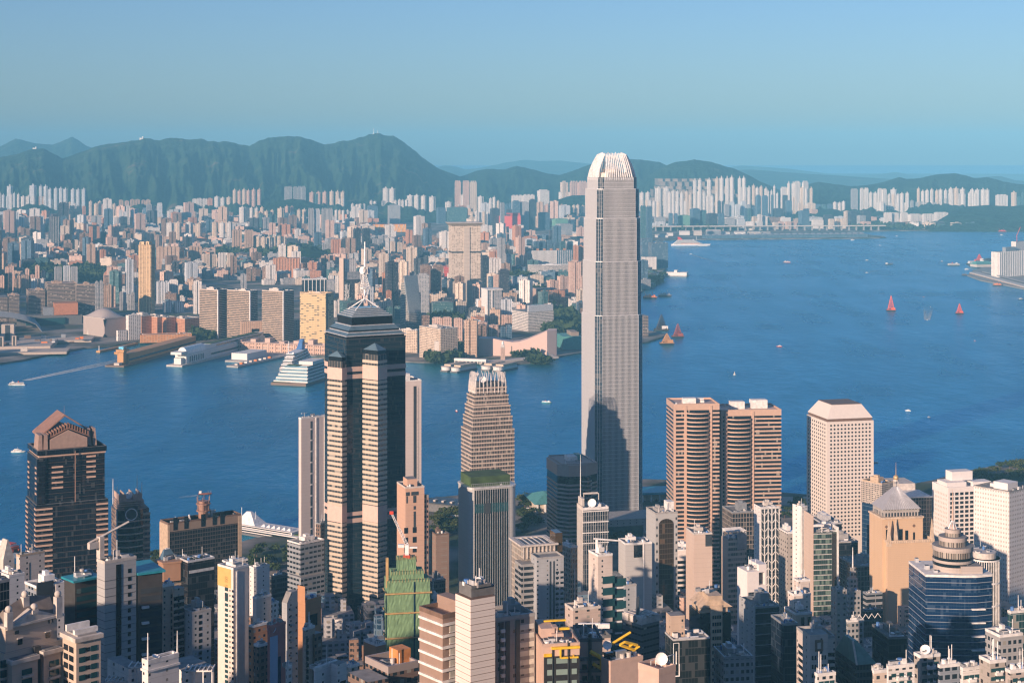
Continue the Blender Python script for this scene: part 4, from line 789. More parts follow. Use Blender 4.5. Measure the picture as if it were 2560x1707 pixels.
b.body('f_curtain'); a,c=b.w2,b.w1; b.fins('silver','R',11,.2,.45,0,b.h-1)
for z in (b.z('22',1200),b.z('22',1297),b.z('22',1392),b.h-1.4): b.box('white_belt','white_paint',-.2,a+.2,-.6,.1,z,z+.8)
b.box('side_wall','f_blank',-.4,0,0,c,0,b.h+3); b.fins('grey_metal','L',5,.6,.6,0,b.h)
b.parapet('white_paint',2.2,.6); b.dish(a*.42,c*.22,b.h,3.6); b.box('plant_room','white_paint',a*.6,a*.75,c*.15,c*.3,b.h,b.h+4); b.box('screen_wall','pale_stone',.4,2.2,c*.2,c-1,b.h,b.h+9); b.mast(1.5,c-4,b.h+9,34,.4); m=MB()
for s_ in (0,1): m.tube((4,c-5+s_*3,b.h+11),(a-5,c-5+s_*3,b.h+11),.5,6)
b.add('roof_frame',m.tube((4,c-5,b.h),(4,c-5,b.h+11),.4,5).tube((a-5,c-5,b.h),(a-5,c-5,b.h+11),.4,5),'pale_stone'); b.roof(6,'grey_metal',5,None,False,False)
# left-hand side
b=B('office_tower','wide brown block with a copper-topped attic and dark glass grid at the water','20',1472,1545,2213,1215,1450,34,cat='office block')
b.body('f_gridglass'); a,c=b.w2,b.w1; zt=b.z('20',1285); b.box('attic','brown_attic',-.3,a+.3,-.3,c+.3,zt,b.h); b.box('end_wall','tan_stone',-.8,1.2,-.5,c,0,b.h-.4); b.box('end_wall','tan_stone',a-3,a+.5,-.5,c,0,b.h-.4)
for x in (1590,1690,1845,1950,2020): b.box('attic_slot','glass_dark',b.u('20',x),b.u('20',x)+4,-.5,-.2,zt+1,zt+12)
b.parapet('brown',1.4,.6); uc=b.u('20',1905); m=MB().cyl(uc,c*.5,4.4,b.h,b.h+15,12).cyl(uc,c*.5,6.5,b.h+6,b.h+7,12).cyl(uc,c*.5,6.5,b.h+12,b.h+13,12)
b.add('radar_tower',m,'copper')
for k in range(6): t=k*1.05; b.add('aerial',MB().tube((uc+5.5*math.cos(t),c*.5+5.5*math.sin(t),b.h+7),(uc+6*math.cos(t),c*.5+6*math.sin(t),b.h+19),.3,4),'copper')
b.box('plant_room','white_paint',b.u('20',1970),b.u('20',2010),c*.4,c*.6,b.h,b.h+6); b.roof(31,'pale_stone',12,None,False,False,3)
def simple(name,label,t,xl,xc,xr,y,d,phi,mat,roofmat='white_paint',seed=None,depth=None,n=5,cat='tower',core=True,hmax=4.5,group=None):
    b=B(name,label,t,xl,xc,xr,y,d,phi,depth,cat,group); b.body(mat)
    if n: b.roof(seed if seed is not None else int(xc*7+y),roofmat,n,None,core,True,hmax)
    return b
b=simple('residential_tower','cream round-cornered block with a crane-topped open roof, beside the black gable tower','10',150,182,410,412,930,45,'f_creamslab','tan_stone',1,None,6); b.box('slit','dark_metal',b.u('10',268),b.u('10',274),-.1,.1,0,b.h-4)
b=simple('residential_tower','white plastered block with a raised corner, left edge of the city','10',-40,85,225,600,820,45,'f_whiteblank','white_paint',2,None,6)
b=simple('residential_tower','dark glazed tower cut by the left edge of the frame','10',-60,-20,86,655,700,45,'f_curtain','grey_metal',3,None,3)
b=simple('residential_tower','cream gabled house roof above the harbour, at the left edge','10',-30,30,132,440,960,45,'f_creamslab','pale_stone',4,None,0); b.add('gable_roof',MB().loft([(0,0),(b.w2,0),(b.w2,b.w1),(0,b.w1)],b.h,[(b.w2*.45,1),(b.w2*.55,1),(b.w2*.55,b.w1-1),(b.w2*.45,b.w1-1)],b.h+11),'pale_stone')
b=B('residential_tower','blue-grey glass flats with a pale slab wall, in front of the black gable tower','10',228,345,602,705,780,42,cat='tower'); b.body('f_bluegrey'); b.box('glass_corner','glass_grey',-.6,b.w2*.55,-.7,.1,b.h-9,b.h+3); b.roof(5,'steel_white',5); b.box('slab_wall','f_whiteblank',b.w2*.62,b.w2,-1,.1,0,b.h+1); b.grid('R','glass_dark',3,3.1,2.2,1.9,.06,.55)
# slab with two dark wings
b=B('residential_tower','grey slab tower with dark window wings and a jib crane on the roof','10',890,962,1250,478,680,42,cat='tower')
b.body('f_greytile'); a,c=b.w2,b.w1; b.box('window_strip','glass_dark',b.u('10',1065),b.u('10',1112),-.2,.1,0,b.h-1); b.win('R','glass_dark',[b.u('10',1187)],[b.h-4.4-3.25*k*1. for k in range(26)],1.3,1.7)
m=MB().box(-.12,a+.12,-.12,c,0,.18).mesh('tile_line','dark_concrete')
for k in range(24): b.put('tile_line',m,0,0,b.h-7-k*3.25)
b.roof(10,'pale_stone',5); 
x0=b.u('10',840); m=MB().tube((b.u('10',850),3,b.h+9),(b.u('10',1215),3,b.h+15),.55,5).box(b.u('10',935),b.u('10',975),1.5,4.5,b.h+2,b.h+11).box(b.u('10',845),b.u('10',935),2,4,b.h+6.5,b.h+9); b.add('jib_crane',m,'pale_stone')
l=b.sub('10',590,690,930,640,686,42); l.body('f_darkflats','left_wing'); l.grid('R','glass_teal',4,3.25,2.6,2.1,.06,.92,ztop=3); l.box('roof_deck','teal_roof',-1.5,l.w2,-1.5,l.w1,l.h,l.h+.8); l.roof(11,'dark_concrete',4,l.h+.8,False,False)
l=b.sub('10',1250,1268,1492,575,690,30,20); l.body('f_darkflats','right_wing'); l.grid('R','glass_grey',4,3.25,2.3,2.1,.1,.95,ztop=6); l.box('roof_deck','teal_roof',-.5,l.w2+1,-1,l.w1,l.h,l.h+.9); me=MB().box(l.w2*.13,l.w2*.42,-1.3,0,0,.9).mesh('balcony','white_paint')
for k in range(11): l.put('balcony',me,0,0,l.h-14-k*6.5)
b=B('office_tower','tower with an orange curved crown and pale window bands','10',1430,1500,1755,640,1000,38,cat='tower'); a,c=b.w2,b.w1; b.body('f_curtain'); b.bands('sand_stone',3.6,1.5,.3,z1=b.h-2)
P=[(0,0),(a*.55,-2.5),(a,1),(a,c),(0,c)]; b.add('curved_crown',MB().prism(P,b.h,b.h+11),'copper_orange'); b.add('crown_rim',MB().prism(off(P,.8),b.h+10.6,b.h+11.8),'copper_orange'); b.add('upper_crown',MB().loft([(2,5),(a*.62,5),(a*.62,c),(2,c)],b.h+11.8,[(5,9),(a*.5,9),(a*.5,c),(5,c)],b.h+17),'glass_sky'); b.box('roof_deck','white_paint',6,a*.48,10,c-1,b.h+17,b.h+17.6); b.roof(14,'white_paint',5,b.h+11.8,False,False)
b=simple('residential_tower','slim beige tower with a white railing, in front of the orange crown','10',1485,1496,1598,690,850,42,'f_tanslab','white_paint',15,None,5); b.win('R','glass_dark',[b.u('10',1580)],[b.z('10',785)-k*3.1*3.55*.29 for k in range(30)],1.6,2.); s=b.sub('10',1590,1600,1692,705,852,42,6); s.body('f_tanslab','side_wing'); s.grid('R','glass_dark',1,3.3,6.,2.,.1,.8,ztop=4)
b=simple('office_tower','black glass box with a planted roof terrace, behind the orange crown','10',1648,1725,1968,465,1000,38,'black_glass2','silver',16,None,8,core=False); b.box('planter','turf',b.w2*.15,b.w2*.6,b.w1*.2,b.w1*.6,b.h,b.h+1.6); b.box('light_band','silver',b.w2*.05,b.w2*.98,-.3,.1,b.h-6.5,b.h-4.8)
b=simple('residential_tower','stained grey concrete slab with a rooftop frame, beside the black box','10',1752,1765,1938,935,850,40,'f_greyblank','concrete',17,14,4); b.win('R','glass_dark',[b.u('10',1838)],[b.h-2-3.1*k for k in range(24)],1.7,1.8)
b=simple('residential_tower','grey flats with a cluttered rooftop of white tanks','10',2040,2080,2275,470,1150,34,'f_grey','white_paint',18,None,12)
b=B('residential_tower','tall slim cream tower with a golden upper corner and one column of windows','10',2000,2142,2282,530,900,48,cat='tower'); b.body('f_creampure'); b.box('gold_panel','gold_tile',-.12,.0,2.,b.w1+.1,b.z('10',705),b.h); b.box('gold_panel','gold_tile',-.12,.0,.2,2,b.z('10',705),b.h) if 0 else None
zs=[b.z('10',725)-k*2.77 for k in range(34)]; b.win('L','glass_teal',[b.v('10',2080)],zs,2.6,1.7); b.win('L','glass_dark',[b.v('10',2112)],zs,.8,1.,name='small_window',lim=40); b.win('L','glass_dark',[b.v('10',2136)],zs,1.2,1.3,name='small_window',lim=60)
b.win('L','glass_grey',[b.v('10',2080)],[b.h-6-k*4.5 for k in range(3)],2.8,3.4); b.roof(19,'white_paint',5,None,True,True,3); b.box('pilaster','white_paint',b.w2*.18,b.w2*.28,-.35,.1,0,b.h-1)
# middle
b=B('office_tower','grey stepped office block with rows of dark windows, left of the masted tower','11',288,408,625,300,1350,44,cat='office block'); b.body('f_office2'); b.roof(20,'white_paint',9); s=b.sub('11',288,412,630,600,1345,44); s.body('f_office2','lower_block')
simple('office_tower','brown tower with a red upper band, tucked beside the masted tower','21',548,592,665,1215,1430,48,'f_brown','grey_metal',21,None,5)
b=simple('residential_tower','weathered white slab with a low parapet, at the seafront left of the grey office','11',-60,-20,125,520,1180,40,'f_whiteblank','white_paint',22,None,5)
simple('office_tower','dark drum-shaped block beside the weathered white slab','11',120,150,290,600,1200,40,'f_dark','dark_concrete',23,None,4)
b=B('residential_tower','grey slab with a rounded shoulder and dotted windows','11',238,285,385,835,1000,50,cat='tower'); b.body('f_greyblank'); b.win('R','glass_dark',[b.u('11',308),b.u('11',370)],[b.h-4-k*4.6 for k in range(26)],1.1,1.1); b.add('round_shoulder',MB().loft([(0,0),(b.w2,0),(b.w2,b.w1),(0,b.w1)],b.h,[(b.w2*.4,0),(b.w2,0),(b.w2,b.w1),(b.w2*.4,b.w1)],b.h+6),'f_greyblank')
b=B('office_tower','orange terracotta tower with a glazed grid and white roof pipes','11',385,452,598,835,900,52,cat='tower'); b.body('f_terra'); a,c=b.w2,b.w1; b.box('curved_side','terracotta',-.2,0,0,c,b.h,b.h+9); b.box('glass_grid','glass_dark',b.u('11',470),b.u('11',560),-.3,.1,b.z('11',1065),b.z('11',955)); b.grid('R','glass_dark',1,3.5,3.,1.8,.75,.98,ztop=24); b.parapet('terracotta',1.5,.6)
for k in range(2): b.add('roof_pipe',MB().tube((a*.3+k*5,c*.15,b.h+2),(a*.3+k*5,c*.8,b.h+2),1.1,8),'steel_white')
b.mast(2,c*.7,b.h,8,.2); b.roof(24,'steel_white',4,None,False,False)
b=simple('residential_tower','narrow sandy tower with one window column, in front of the terracotta tower','11',428,452,540,1085,800,52,'f_tanslab','white_paint',25,None,5); b.win('R','glass_dark',[b.u('11',472)],[b.z('11',1180)-k*3.0 for k in range(16)],1.6,1.8); s=b.sub('11',535,542,608,1120,803,52,8); s.body('f_brown','side_wing')
b=B('residential_tower','pink-framed tower with a pale blue face and a dish','11',105,128,272,1065,760,50,cat='tower'); b.body('f_pinkwall'); b.box('blue_face','blue_wall',b.u('11',128),b.u('11',196),-.3,.0,0,b.h-4); b.box('window_strip','glass_blue',b.u('11',200),b.u('11',226),-.25,0,0,b.h-14); b.dish(b.u('11',160),1.5,b.h-3.5,2.1); b.roof(26,'red_frame',4); 
for lab,xl,xc,xr,y,d,mt in (('cream walk-up block with rounded stair shafts and pipes',-30,5,140,800,950,'f_creamslab'),('white balconied block under the weathered slab',100,140,210,850,970,'f_white'),('low red-brown tiled block with a red crane hook',-60,-30,110,1060,880,'f_orange'),('dark purple-grey flats beneath the pink-framed tower',-20,20,105,1240,800,'f_brown'),('grey-white flats beside the pink-framed tower',272,280,330,1440,720,'f_white')): simple('residential_block',lab,'11',xl,xc,xr,y,d,46,mt,'white_paint',None,None,6,'apartment block')
b=simple('residential_block','white low block with a walled roof terrace, below the masted tower','11',530,545,745,1455,660,55,'f_whiteblank','white_paint',27,None,8,'apartment block',False); s=b.sub('11',735,745,832,1400,665,50,10); s.body('f_whiteblank','stair_block'); s.grid('R','glass_dark',1,3,3.,2.,.3,.9,ztop=7)
simple('residential_block','small cream flats with a water tank, right of the white roof terrace','11',830,870,950,1430,720,46,'f_cream','white_paint',28,None,5,'apartment block')
b=simple('residential_tower','slim orange tower with paired windows, left of the green netting','11',1098,1104,1190,1230,900,40,'f_terra','white_paint',29,12,4); b.grid('R','glass_dark',2,3.4,1.6,2.2,.1,.5,ztop=12)
# scaffolded tower in green netting
b=B('building_site','tower wrapped in green netting and bamboo rings under construction','11',1180,1205,1598,632,950,11,None,cat='construction site'); a,c=b.w2,b.w1
def netting(u0,u1,v0,v1,z0,z1,name):
    m=MB(); n=26; lv=max(2,int((z1-z0)/2.2)); r=random.Random(int(z0*10)); P=[]
    ring=[(u0+(u1-u0)*k/n,v0) for k in range(n)]+[(u1,v0+(v1-v0)*k/12) for k in range(12)]+[(u1-(u1-u0)*k/n,v1) for k in range(n)]+[(u0,v1-(v1-v0)*k/12) for k in range(12)]
    N=len(ring)
    for j in range(lv+1):
        for (x,y) in ring: s_=1+.012*math.sin(j*math.pi/2); m.v.append((x+r.uniform(-.12,.12),y+r.uniform(-.16,.16),z0+(z1-z0)*j/lv))
    for j in range(lv):
        for k in range(N): l=(k+1)%N; m.f.append((j*N+k,j*N+l,j*N+N+l,j*N+N+k)); m.m.append(0)
    m.f.append(tuple(range(lv*N,lv*N+N))); m.m.append(0); b.add(name,m,'net_green')
z2=b.z('11',560); z3=b.z('11',440)
lv=[b.z('11',y) for y in (632,750,930,1158,1395,1600)]
for i,(zt_,zb_) in enumerate(zip(lv,lv[1:])):
    netting(0,a,0,c,zb_,zt_-.1,'netting_panel')
    if i: 
        m=MB().tube((-.9,-.9,zt_),(a+.9,-.9,zt_),.35,5).tube((-.9,-.9,zt_),(-.9,c,zt_),.35,5)
        for k in range(42): u=-.8+(a+1.6)*k/41; m.tube((u,-1.3,zt_-.3),(u,.2,zt_+.5),.14,4)
        b.add('bamboo_ring',m,'bamboo')
u0,u1=b.u('11',1250),b.u('11',1545); netting(u0,u1,2,c-1,b.h,z2,'netting_panel'); u2,u3=b.u('11',1310),b.u('11',1478); netting(u2,u3,4,c-3,z2,z3,'netting_panel')
for (a0,a1,v,zb_,ln) in ((u0-2,u1+2,1.2,z2-1.5,4),(u2-1,u3+1,3.4,z3-1,3.4),(-.5,a+.5,-.5,b.h-1,3)):
    m=MB()
    for k in range(15): u=a0+(a1-a0)*k/14; m.tube((u,v,zb_),(u,v,zb_+ln*random.Random(k).uniform(.5,.9)),.09,4)
    b.add('bamboo_poles',m,'bamboo')
b.box('net_seam','glass_blue',b.u('11',1447),b.u('11',1455),-.6,-.3,lv[-1],b.h-1)
b.add('hoist_tower',MB().box(-.6,.8,1,2.4,b.h-4,b.h+13),'bamboo'); C_=b
ct=thing('tower_crane','white luffing crane with red jib tip on the green-netted tower','crane',(b.C[0]+.35*a,b.C[1]+c*.6,b.zg+z3),0); jx=wx(PX('21',1248),958)-ct.location[0]; jz=wz(PY('21',1100),958)-ct.location[2]; bx=wx(PX('21',1385),958)-ct.location[0]
ct.location[0]+=bx*.0
m=MB(); n=22; P0=Vector((bx,0,7)); P1=Vector((jx,-3,jz))
for k in range(n):
    f0,f1=k/n,(k+1)/n; w0=.95*(1-.5*f0); w1=.95*(1-.5*f1)
    for o in ((-1,0),(1,0),(0,1.5)): m.tube(P0.lerp(P1,f0)+Vector((o[0]*w0,o[1]*w0,0)),P0.lerp(P1,f1)+Vector((o[0]*w1,o[1]*w1,0)),.15,4)
    s_=1 if k%2 else -1; m.tube(P0.lerp(P1,f0)+Vector((s_*w0,0,0)),P0.lerp(P1,f1)+Vector((-s_*w1,0,0)),.14,4)
m.build('jib','steel_white',ct); MB().box(jx-1.1,jx+1.1,-4,-2,jz-.5,jz+1.2).build('jib_tip','red_paint',ct); MB().box(bx-1.1,bx+1.1,-1.1,1.1,1.2,7).build('mast','steel_white',ct); MB().box(bx-1.9,bx+1.9,-1.9,1.9,-.4,1.2).build('slew_base','red_paint',ct); MB().box(bx-5,bx-1.6,-1.2,1.2,5.5,7.2).box(bx+1.6,bx+6,-.7,.7,5,5.8).build('counter_jib','steel_white',ct)
simple('office_tower','thin brown tower with rows of rooftop lamps, between the rose and grey towers','11',1640,1652,1772,212,1400,22,'f_brownslab','brown',32,14,4); b=simple('office_tower','dark banded office block behind the green netting','11',1604,1625,1740,640,1200,26,'f_dark','dark_concrete',33,16,5)
for lab,xl,xc,xr,y,d,mt in (('white flats with balconies right of the green netting',1600,1612,1672,780,960,'f_white'),('pale tower with dark window grid behind the white core slab',1610,1625,1680,940,880,'f_white'),('grey apartment slab far behind the white core slab',1670,1690,1765,890,1000,'f_grey'),('low grey block at the foot of the green netting',1600,1615,1705,1370,760,'f_grey')): simple('residential_block',lab,'11',xl,xc,xr,y,d,24,mt,'white_paint',None,None,5,'apartment block')

# ---------------------------------------------------------------- right half of the near shore
b=B('residential_tower','beige terraced hall with a glass pergola roof, right of the grey round-cornered tower','12',20,95,400,318,1150,18,24,cat='tower'); a,c=b.w2,b.w1
b.body('f_panelbeige'); b.parapet('pale_stone',1.2,3.,1.6)
for k in range(9): u=a*(.03+.93*k/8); b.box('pier','pale_stone',u-.4,u+.4,-.8,.1,b.z('12',430),b.h)
for k in range(6): b.box('pergola_beam','silver',a*(.1+.16*k),a*(.1+.16*k)+.5,1.5,c-1.5,b.h+.4,b.h+1.)
b.box('glass_block','glass_amber',b.u('12',400),b.u('12',465),.5,12,b.z('12',430),b.z('12',215)); s=b.sub('12',222,232,475,432,1135,18,14); s.body('f_greyblank','grey_slab'); s.parapet('concrete'); s.box('window_strip','glass_grey',s.u('12',345),s.u('12',360),-.15,.1,0,s.h-2); s.box('window_strip','glass_grey',s.u('12',378),s.u('12',392),-.15,.1,0,s.h-2); s.win('R','glass_dark',[s.u('12',415),s.u('12',458)],[s.h-10-3.9*k*.93 for k in range(22)],2.2,1.5)
s=b.sub('12',60,85,232,480,1140,18,14); s.body('f_officegrey','front_block')
b=B('office_tower','slim beige tower with a louvred crown, left of the white-ribbed glass tower','12',500,540,602,330,1200,30,14,cat='tower'); b.body('f_tanlouvre'); b.box('white_fin','white_paint',b.w2*.45,b.w2*.55,-.8,0,0,b.h-15); b.roof(41,'white_paint',6)
b=B('residential_tower','cream tower with a blank side, corner windows and roof crane','12',704,790,922,408,950,22,cat='tower'); b.body('f_creamslab'); b.roof(42,'white_paint',7); a=b.w2; zs=[b.z('12',630)-k*2*3.25 for k in range(9)]; b.win('R','glass_teal',[b.u('12',888)],zs,7.6,4.2); b.add('roof_crane',MB().tube((2,6,b.h),(2,6,b.h+9),.8,5).tube((0,6,b.h+9),(16,3,b.h+7),.5,5),'steel_white')
s=b.sub('12',918,924,1022,590,955,16,12); s.body('glass_grey','glazed_wing'); zs=[s.h-3.4-k*2*3.25 for k in range(9)]; s.win('R','glass_teal',[s.w2*.72],zs,7,4.2)
for k in range(9): s.box('floor_band','white_paint',-.2,s.w2+.2,-.35,0,s.h-7-k*6.5,s.h-6-k*6.5)
b=B('office_tower','light grey windowless slab with a notched roof, before the great tower','12',1030,1042,1285,300,1150,14,16,cat='tower'); b.body('f_panelgrey2'); a=b.w2; u0,u1=b.u('12',1118),b.u('12',1195); b.box('roof_notch','glass_dark',u0,u1,-.2,.4,b.h-9,b.h-.5); b.box('rib','white_paint',b.u('12',1205),b.u('12',1213),-.5,0,0,b.h); b.roof(43,'white_paint',6); s=b.sub('12',1026,1032,1045,380,1148,14,8) if 0 else None
simple('residential_block','plain dark grey slab at the foot of the light grey slab','12',1028,1036,1142,680,1050,14,'f_greyblank','concrete',44,16,4,'apartment block')
b=B('office_tower','grey stone tower with an arched amber glass front','22',1296,1318,1520,1120,1250,14,22,cat='tower'); b.body('f_panelgrey'); a=b.w2; u0,u1=b.u('22',1348),b.u('22',1482); zt=b.z('22',1215); r=(u1-u0)/2
arc=[(u0,0),(u1,0)]+[(u0+r+r*math.cos(math.pi*k/10),zt+4*math.sin(math.pi*k/10)) for k in range(11)]; m=MB(); i=len(arc); m.v=[(x,-.3,z) for x,z in arc]+[(x,.1,z) for x,z in arc]; m.f=[tuple(range(i))]+[(k,(k+1)%i,i+(k+1)%i,i+k) for k in range(i)]; m.m=[0]*(i+1); b.add('amber_front',m,'f_amber')
b.win('R','dark_metal',[a*.06,a*.94],[b.h-4-k*6 for k in range(15)],1.2,2.); b.roof(45,'concrete',6); b.box('plant_room','white_paint',a*.62,a*.92,4,12,b.h,b.h+8)
b=B('office_tower','white office block with rows of square dark windows, left of the pink slab','12',1515,1522,1670,355,1350,8,24,cat='office block'); b.body('white_port'); b.grid('R','glass_dark',4,3.9*1.06,5.2,2.4,.0,1.,ztop=8); b.roof(46,'white_paint',4)
b=B('office_tower','blank rosy slab with a notched railing top, before the rose twin towers','12',1662,1670,1838,210,1150,10,20,cat='tower'); b.body('f_rosyslab'); a=b.w2; b.box('side_notch','glass_grey',b.u('12',1775),b.u('12',1836),-.3,3,b.h-8,b.h+.2); b.roof(47,'pale_stone',5)
b=simple('office_tower','dark striped glass tower with grey roof boxes, right of the rose twin towers','22',1998,2022,2232,1110,1450,12,'f_curtainwarm','grey_metal',48,26,6,hmax=7)
b=B('office_tower','beige banded office tower with an open framed roof, before the striped glass tower','12',1928,1982,2152,245,1200,16,cat='office block'); b.body('f_officeband'); a,c=b.w2,b.w1; b.box('side_wall','f_rosyslab',-.35,0,0,c,0,b.h); b.box('louvre_block','grey_metal',a*.5,a+.2,-.25,.1,b.h-8,b.h+4)
for k in range(5): b.box('roof_frame','white_paint',a*(.02+.2*k),a*(.02+.2*k)+.8,0,c,b.h+4.2,b.h+5)
for k in range(5): b.box('roof_beam','white_paint',0,a,c*k/4.3,c*k/4.3+.7,b.h+5.05,b.h+5.7)
for u,v in ((.2,.2),(a-.9,.2),(.2,c-1),(a-.9,c-1)): b.box('roof_post','white_paint',u,u+.7,v,v+.7,b.h,b.h+4.2)
b.roof(49,'white_paint',8,None,False,False)
def chevron(label,t,xl,xc,xr,y,d,phi,depth=None):
    b=B('office_tower',label,t,xl,xc,xr,y,d,phi,depth,'tower'); b.body('f_curtain'); a=b.w2; b.box('blank_wall','f_whiteblank',-.4,0,0,b.w1,0,b.h+1); m=MB(); n=5; ph=6.5
    for k in range(n+1):
        u=a*k/n; m.box(u-.35,u+.35,-1.,-.3,0,b.h)
    b.add('white_rib',m,'white_paint'); m=MB(); z=b.h
    while z>b.vis():
        for k in range(n):
            u=a*k/n; s_=1 if k%2 else -1; z0,z1=(z-ph,z-ph*.45) if s_>0 else (z-ph*.45,z-ph); m.tube((u,-.7,z0),(u+a/n,-.7,z1),.32,4)
        z-=ph
    b.add('chevron_screen',m,'white_paint'); b.box('top_band','white_paint',-.4,a+.4,-1,.1,b.h-1,b.h+.8); b.roof(int(xc),'pale_stone',7,None,True,False); return b
chevron('white tower with a chevron lattice screen, left of the two lattice towers','23',-125,-68,100,1062,1350,14)
b=chevron('tall white-edged tower with chevron lattice and reddish flank, right of the two lattice towers','23',262,305,350,1055,1220,32,9)
s=b.sub('23',336,416,640,1290,1200,9); s.e['x']=0
del s.e['x']
s.body('f_greencurtain','glass_block'); a,c=s.w2,s.w1; s.box('flank_wall','f_rosyslab',-.6,0,-.4,c,0,s.z('23',1130)); s.box('roof_arm','steel_white',s.u('23',420),s.u('23',500),-.5,.3,s.z('23',1200),s.z('23',1196)) if 0 else None
u1=s.u('23',585); m=MB().box(0,u1,-.4,.1,0,.5).mesh('floor_band','silver')
for k in range(26): s.put('floor_band',m,0,0,s.h-1.2-k*3.7)
s.box('side_fin','white_paint',a-.8,a,-2.2,c*.8,0,s.z('23',1240)); s.box('dark_side','glass_dark',u1+.2,a-1,-.3,.1,0,s.h-1); s.box('pale_frame','white_paint',s.u('23',416),s.u('23',512),-.5,3,s.z('23',1235),s.z('23',1215)); s.box('frame_post','white_paint',s.u('23',492),s.u('23',497),-.4,.4,s.h,s.z('23',1235)); s.roof(52,'white_paint',6,None,True,False)
simple('office_tower','black glass box with a round-cornered roof, before the porthole tower','23',470,500,678,1215,1350,10,'black_glass2','silver',53,30,7)
simple('office_tower','low black glass block with a pale roof slab, beneath the porthole tower','23',560,630,826,1385,1300,10,'black_glass2','concrete',54,30,4)
simple('residential_tower','weathered concrete tower with cluttered terrace between the two lattice towers','23',98,180,305,1300,1300,14,'f_conc','white_paint',55,None,10)
b=B('office_tower','tower with a beige gridded crown on blue-black glass, beside the porthole tower','23',862,1045,1152,848,1450,38,cat='tower'); b.body('f_curtain_blue'); z=b.z('23',1045); b.box('grid_crown','f_beigegrid',-.5,b.w2+.5,-.5,b.w1+.5,z,b.h); b.roof(56,'tan_stone',6)
b=B('exhibition_hall','broad hall with slanted white roof slats behind the pyramid tower','23',1075,1110,1505,975,1520,8,60,cat='hall'); b.body('f_curtainwarm'); a,c=b.w2,b.w1
for k in range(9): b.box('roof_slat','white_paint',a*(.45+.06*k),a*(.45+.06*k)+2.4,3,c*.5,b.h+.2,b.h+1)
b.box('raised_roof','pale_stone',a*.3,a*.9,c*.5,c-2,b.h,b.h+7); b.box('roof_edge','white_paint',-1,a+1,-1,2.5,b.h,b.h+1)
# white gridded towers
b=B('office_tower','white tower with a grid of square black windows and a stepped white roof','23',1508,1655,2125,892,1500,15,cat='tower'); b.body('white_grid'); a,c=b.w2,b.w1; b.grid('R','glass_dark',10,4.02,3.4,2.5,.02,.985,ztop=3.2); b.grid('L','pale_stone',9,4.02,1.4,2.,.05,.95,ztop=5,name='small_window'); b.parapet('white_grid',1.6,1.)
b.box('roof_block','white_grid',a*.02,a*.4,c*.15,c*.75,b.h,b.h+5); b.box('roof_block','white_grid',a*.2,a*.6,c*.4,c*.8,b.h+5,b.h+13); b.box('roof_block','white_grid',a*.55,a*.9,c*.2,c*.6,b.h,b.h+4); b.roof(57,'white_grid',14,None,False,False)
b=B('office_tower','white tower with small square windows cut by the right edge of the frame','23',2188,2215,2420,925,1450,40,36,cat='tower'); b.body('f_smallgrid'); b.parapet('white_grid'); b.roof(58,'white_paint',6); b.box('roof_block','white_grid',b.w2*.25,b.w2*.7,b.w1*.2,b.w1*.6,b.h,b.h+6)
b=B('office_tower','round dark tower with white ribs and hoop bands, right of the tiered blue tower','13',1945,1960,2192,455,1150,20,30,cat='tower'); a=b.w2; r=a*.5; b.add('glass_drum',MB().cyl(r,r,r,0,b.h,28),'glass_dark')
for k in range(22): t=math.pi*(1.0+k/21); b.add('white_rib',MB().tube((r+r*1.01*math.cos(t),r+r*1.01*math.sin(t),0),(r+r*1.01*math.cos(t),r+r*1.01*math.sin(t),b.h),.32,4),'white_paint')
for k in range(8): z=b.h-k*15.5; b.add('hoop_band',MB().cyl(r,r,r*1.04,z-1.1,z,28),'white_paint')
b.add('roof_drum',MB().cyl(r,r*1.1,r*.8,b.h,b.h+4,24),'pale_stone'); b.roof(59,'white_paint',5,b.h+4,False,False)
b=B('office_tower','white portal-framed tower with a hollow sloped top','12',2120,2165,2335,545,1050,18,14,cat='tower'); a,c=b.w2,b.w1; z=b.z('12',735); b.box('walls','f_curtain',0,a,0,c,0,z); b.box('side_wall','white_grid',-.6,.2,-.3,c,0,z); b.add('portal',MB().box(-.6,a*.58,-.4,c,z,b.h).box(a*.9,a,-.4,c,z,b.h+4).box(a*.58,a*.9,-.4,c,z,z+4).box(a*.58,a*.9,-.4,c,b.h-1,b.h+4).box(a*.58,a*.9,c*.6,c,z+4,b.h-1),'white_grid')
b.box('blue_strip','glass_blue',a*.04,a*.2,-.3,.0,0,z-2); b.roof(60,'white_paint',7,b.h+.05,False,False)
b=simple('office_tower','navy glass tower with a grey roof cabin, before the white portal tower','13',-170,-115,102,885,950,16,'f_navy','grey_metal',61,22,6,hmax=9); b.box('side_wall','f_greyblank',-.5,0,0,b.w1,0,b.h+2); m=MB().box(-.2,b.w2+.2,-.3,0,0,.25).mesh('floor_line','silver')
for k in range(18): b.put('floor_line',m,0,0,b.h-3-k*6)
b=B('residential_tower','beige deco tower with dark glass wings and a stepped head','12',1712,1722,2010,930,900,12,18,cat='tower'); b.body('glass_dark'); a,c=b.w2,b.w1; u0,u1=b.u('12',1820),b.u('12',1925); b.box('centre_shaft','tan_stone',u0,u1,-1.2,c,0,b.z('12',860)); b.box('stepped_head','tan_stone',b.u('12',1742),b.u('12',1985),1,c-1,b.h,b.z('12',880)); b.add('gable',MB().loft([(u0-6,-.6),(u1+6,-.6),(u1+6,c),(u0-6,c)],b.z('12',880),[(u0,-.6),(u1,-.6),(u1,c),(u0,c)],b.z('12',810)),'tan_stone'); b.box('tower_head','tan_stone',b.u('12',1800),b.u('12',1928),-.8,c-2,b.z('12',810),b.z('12',770)); b.roof(62,'copper_green',3,b.z('12',770),False,False)
for k in range(24):
    for j in range(4):
        pass
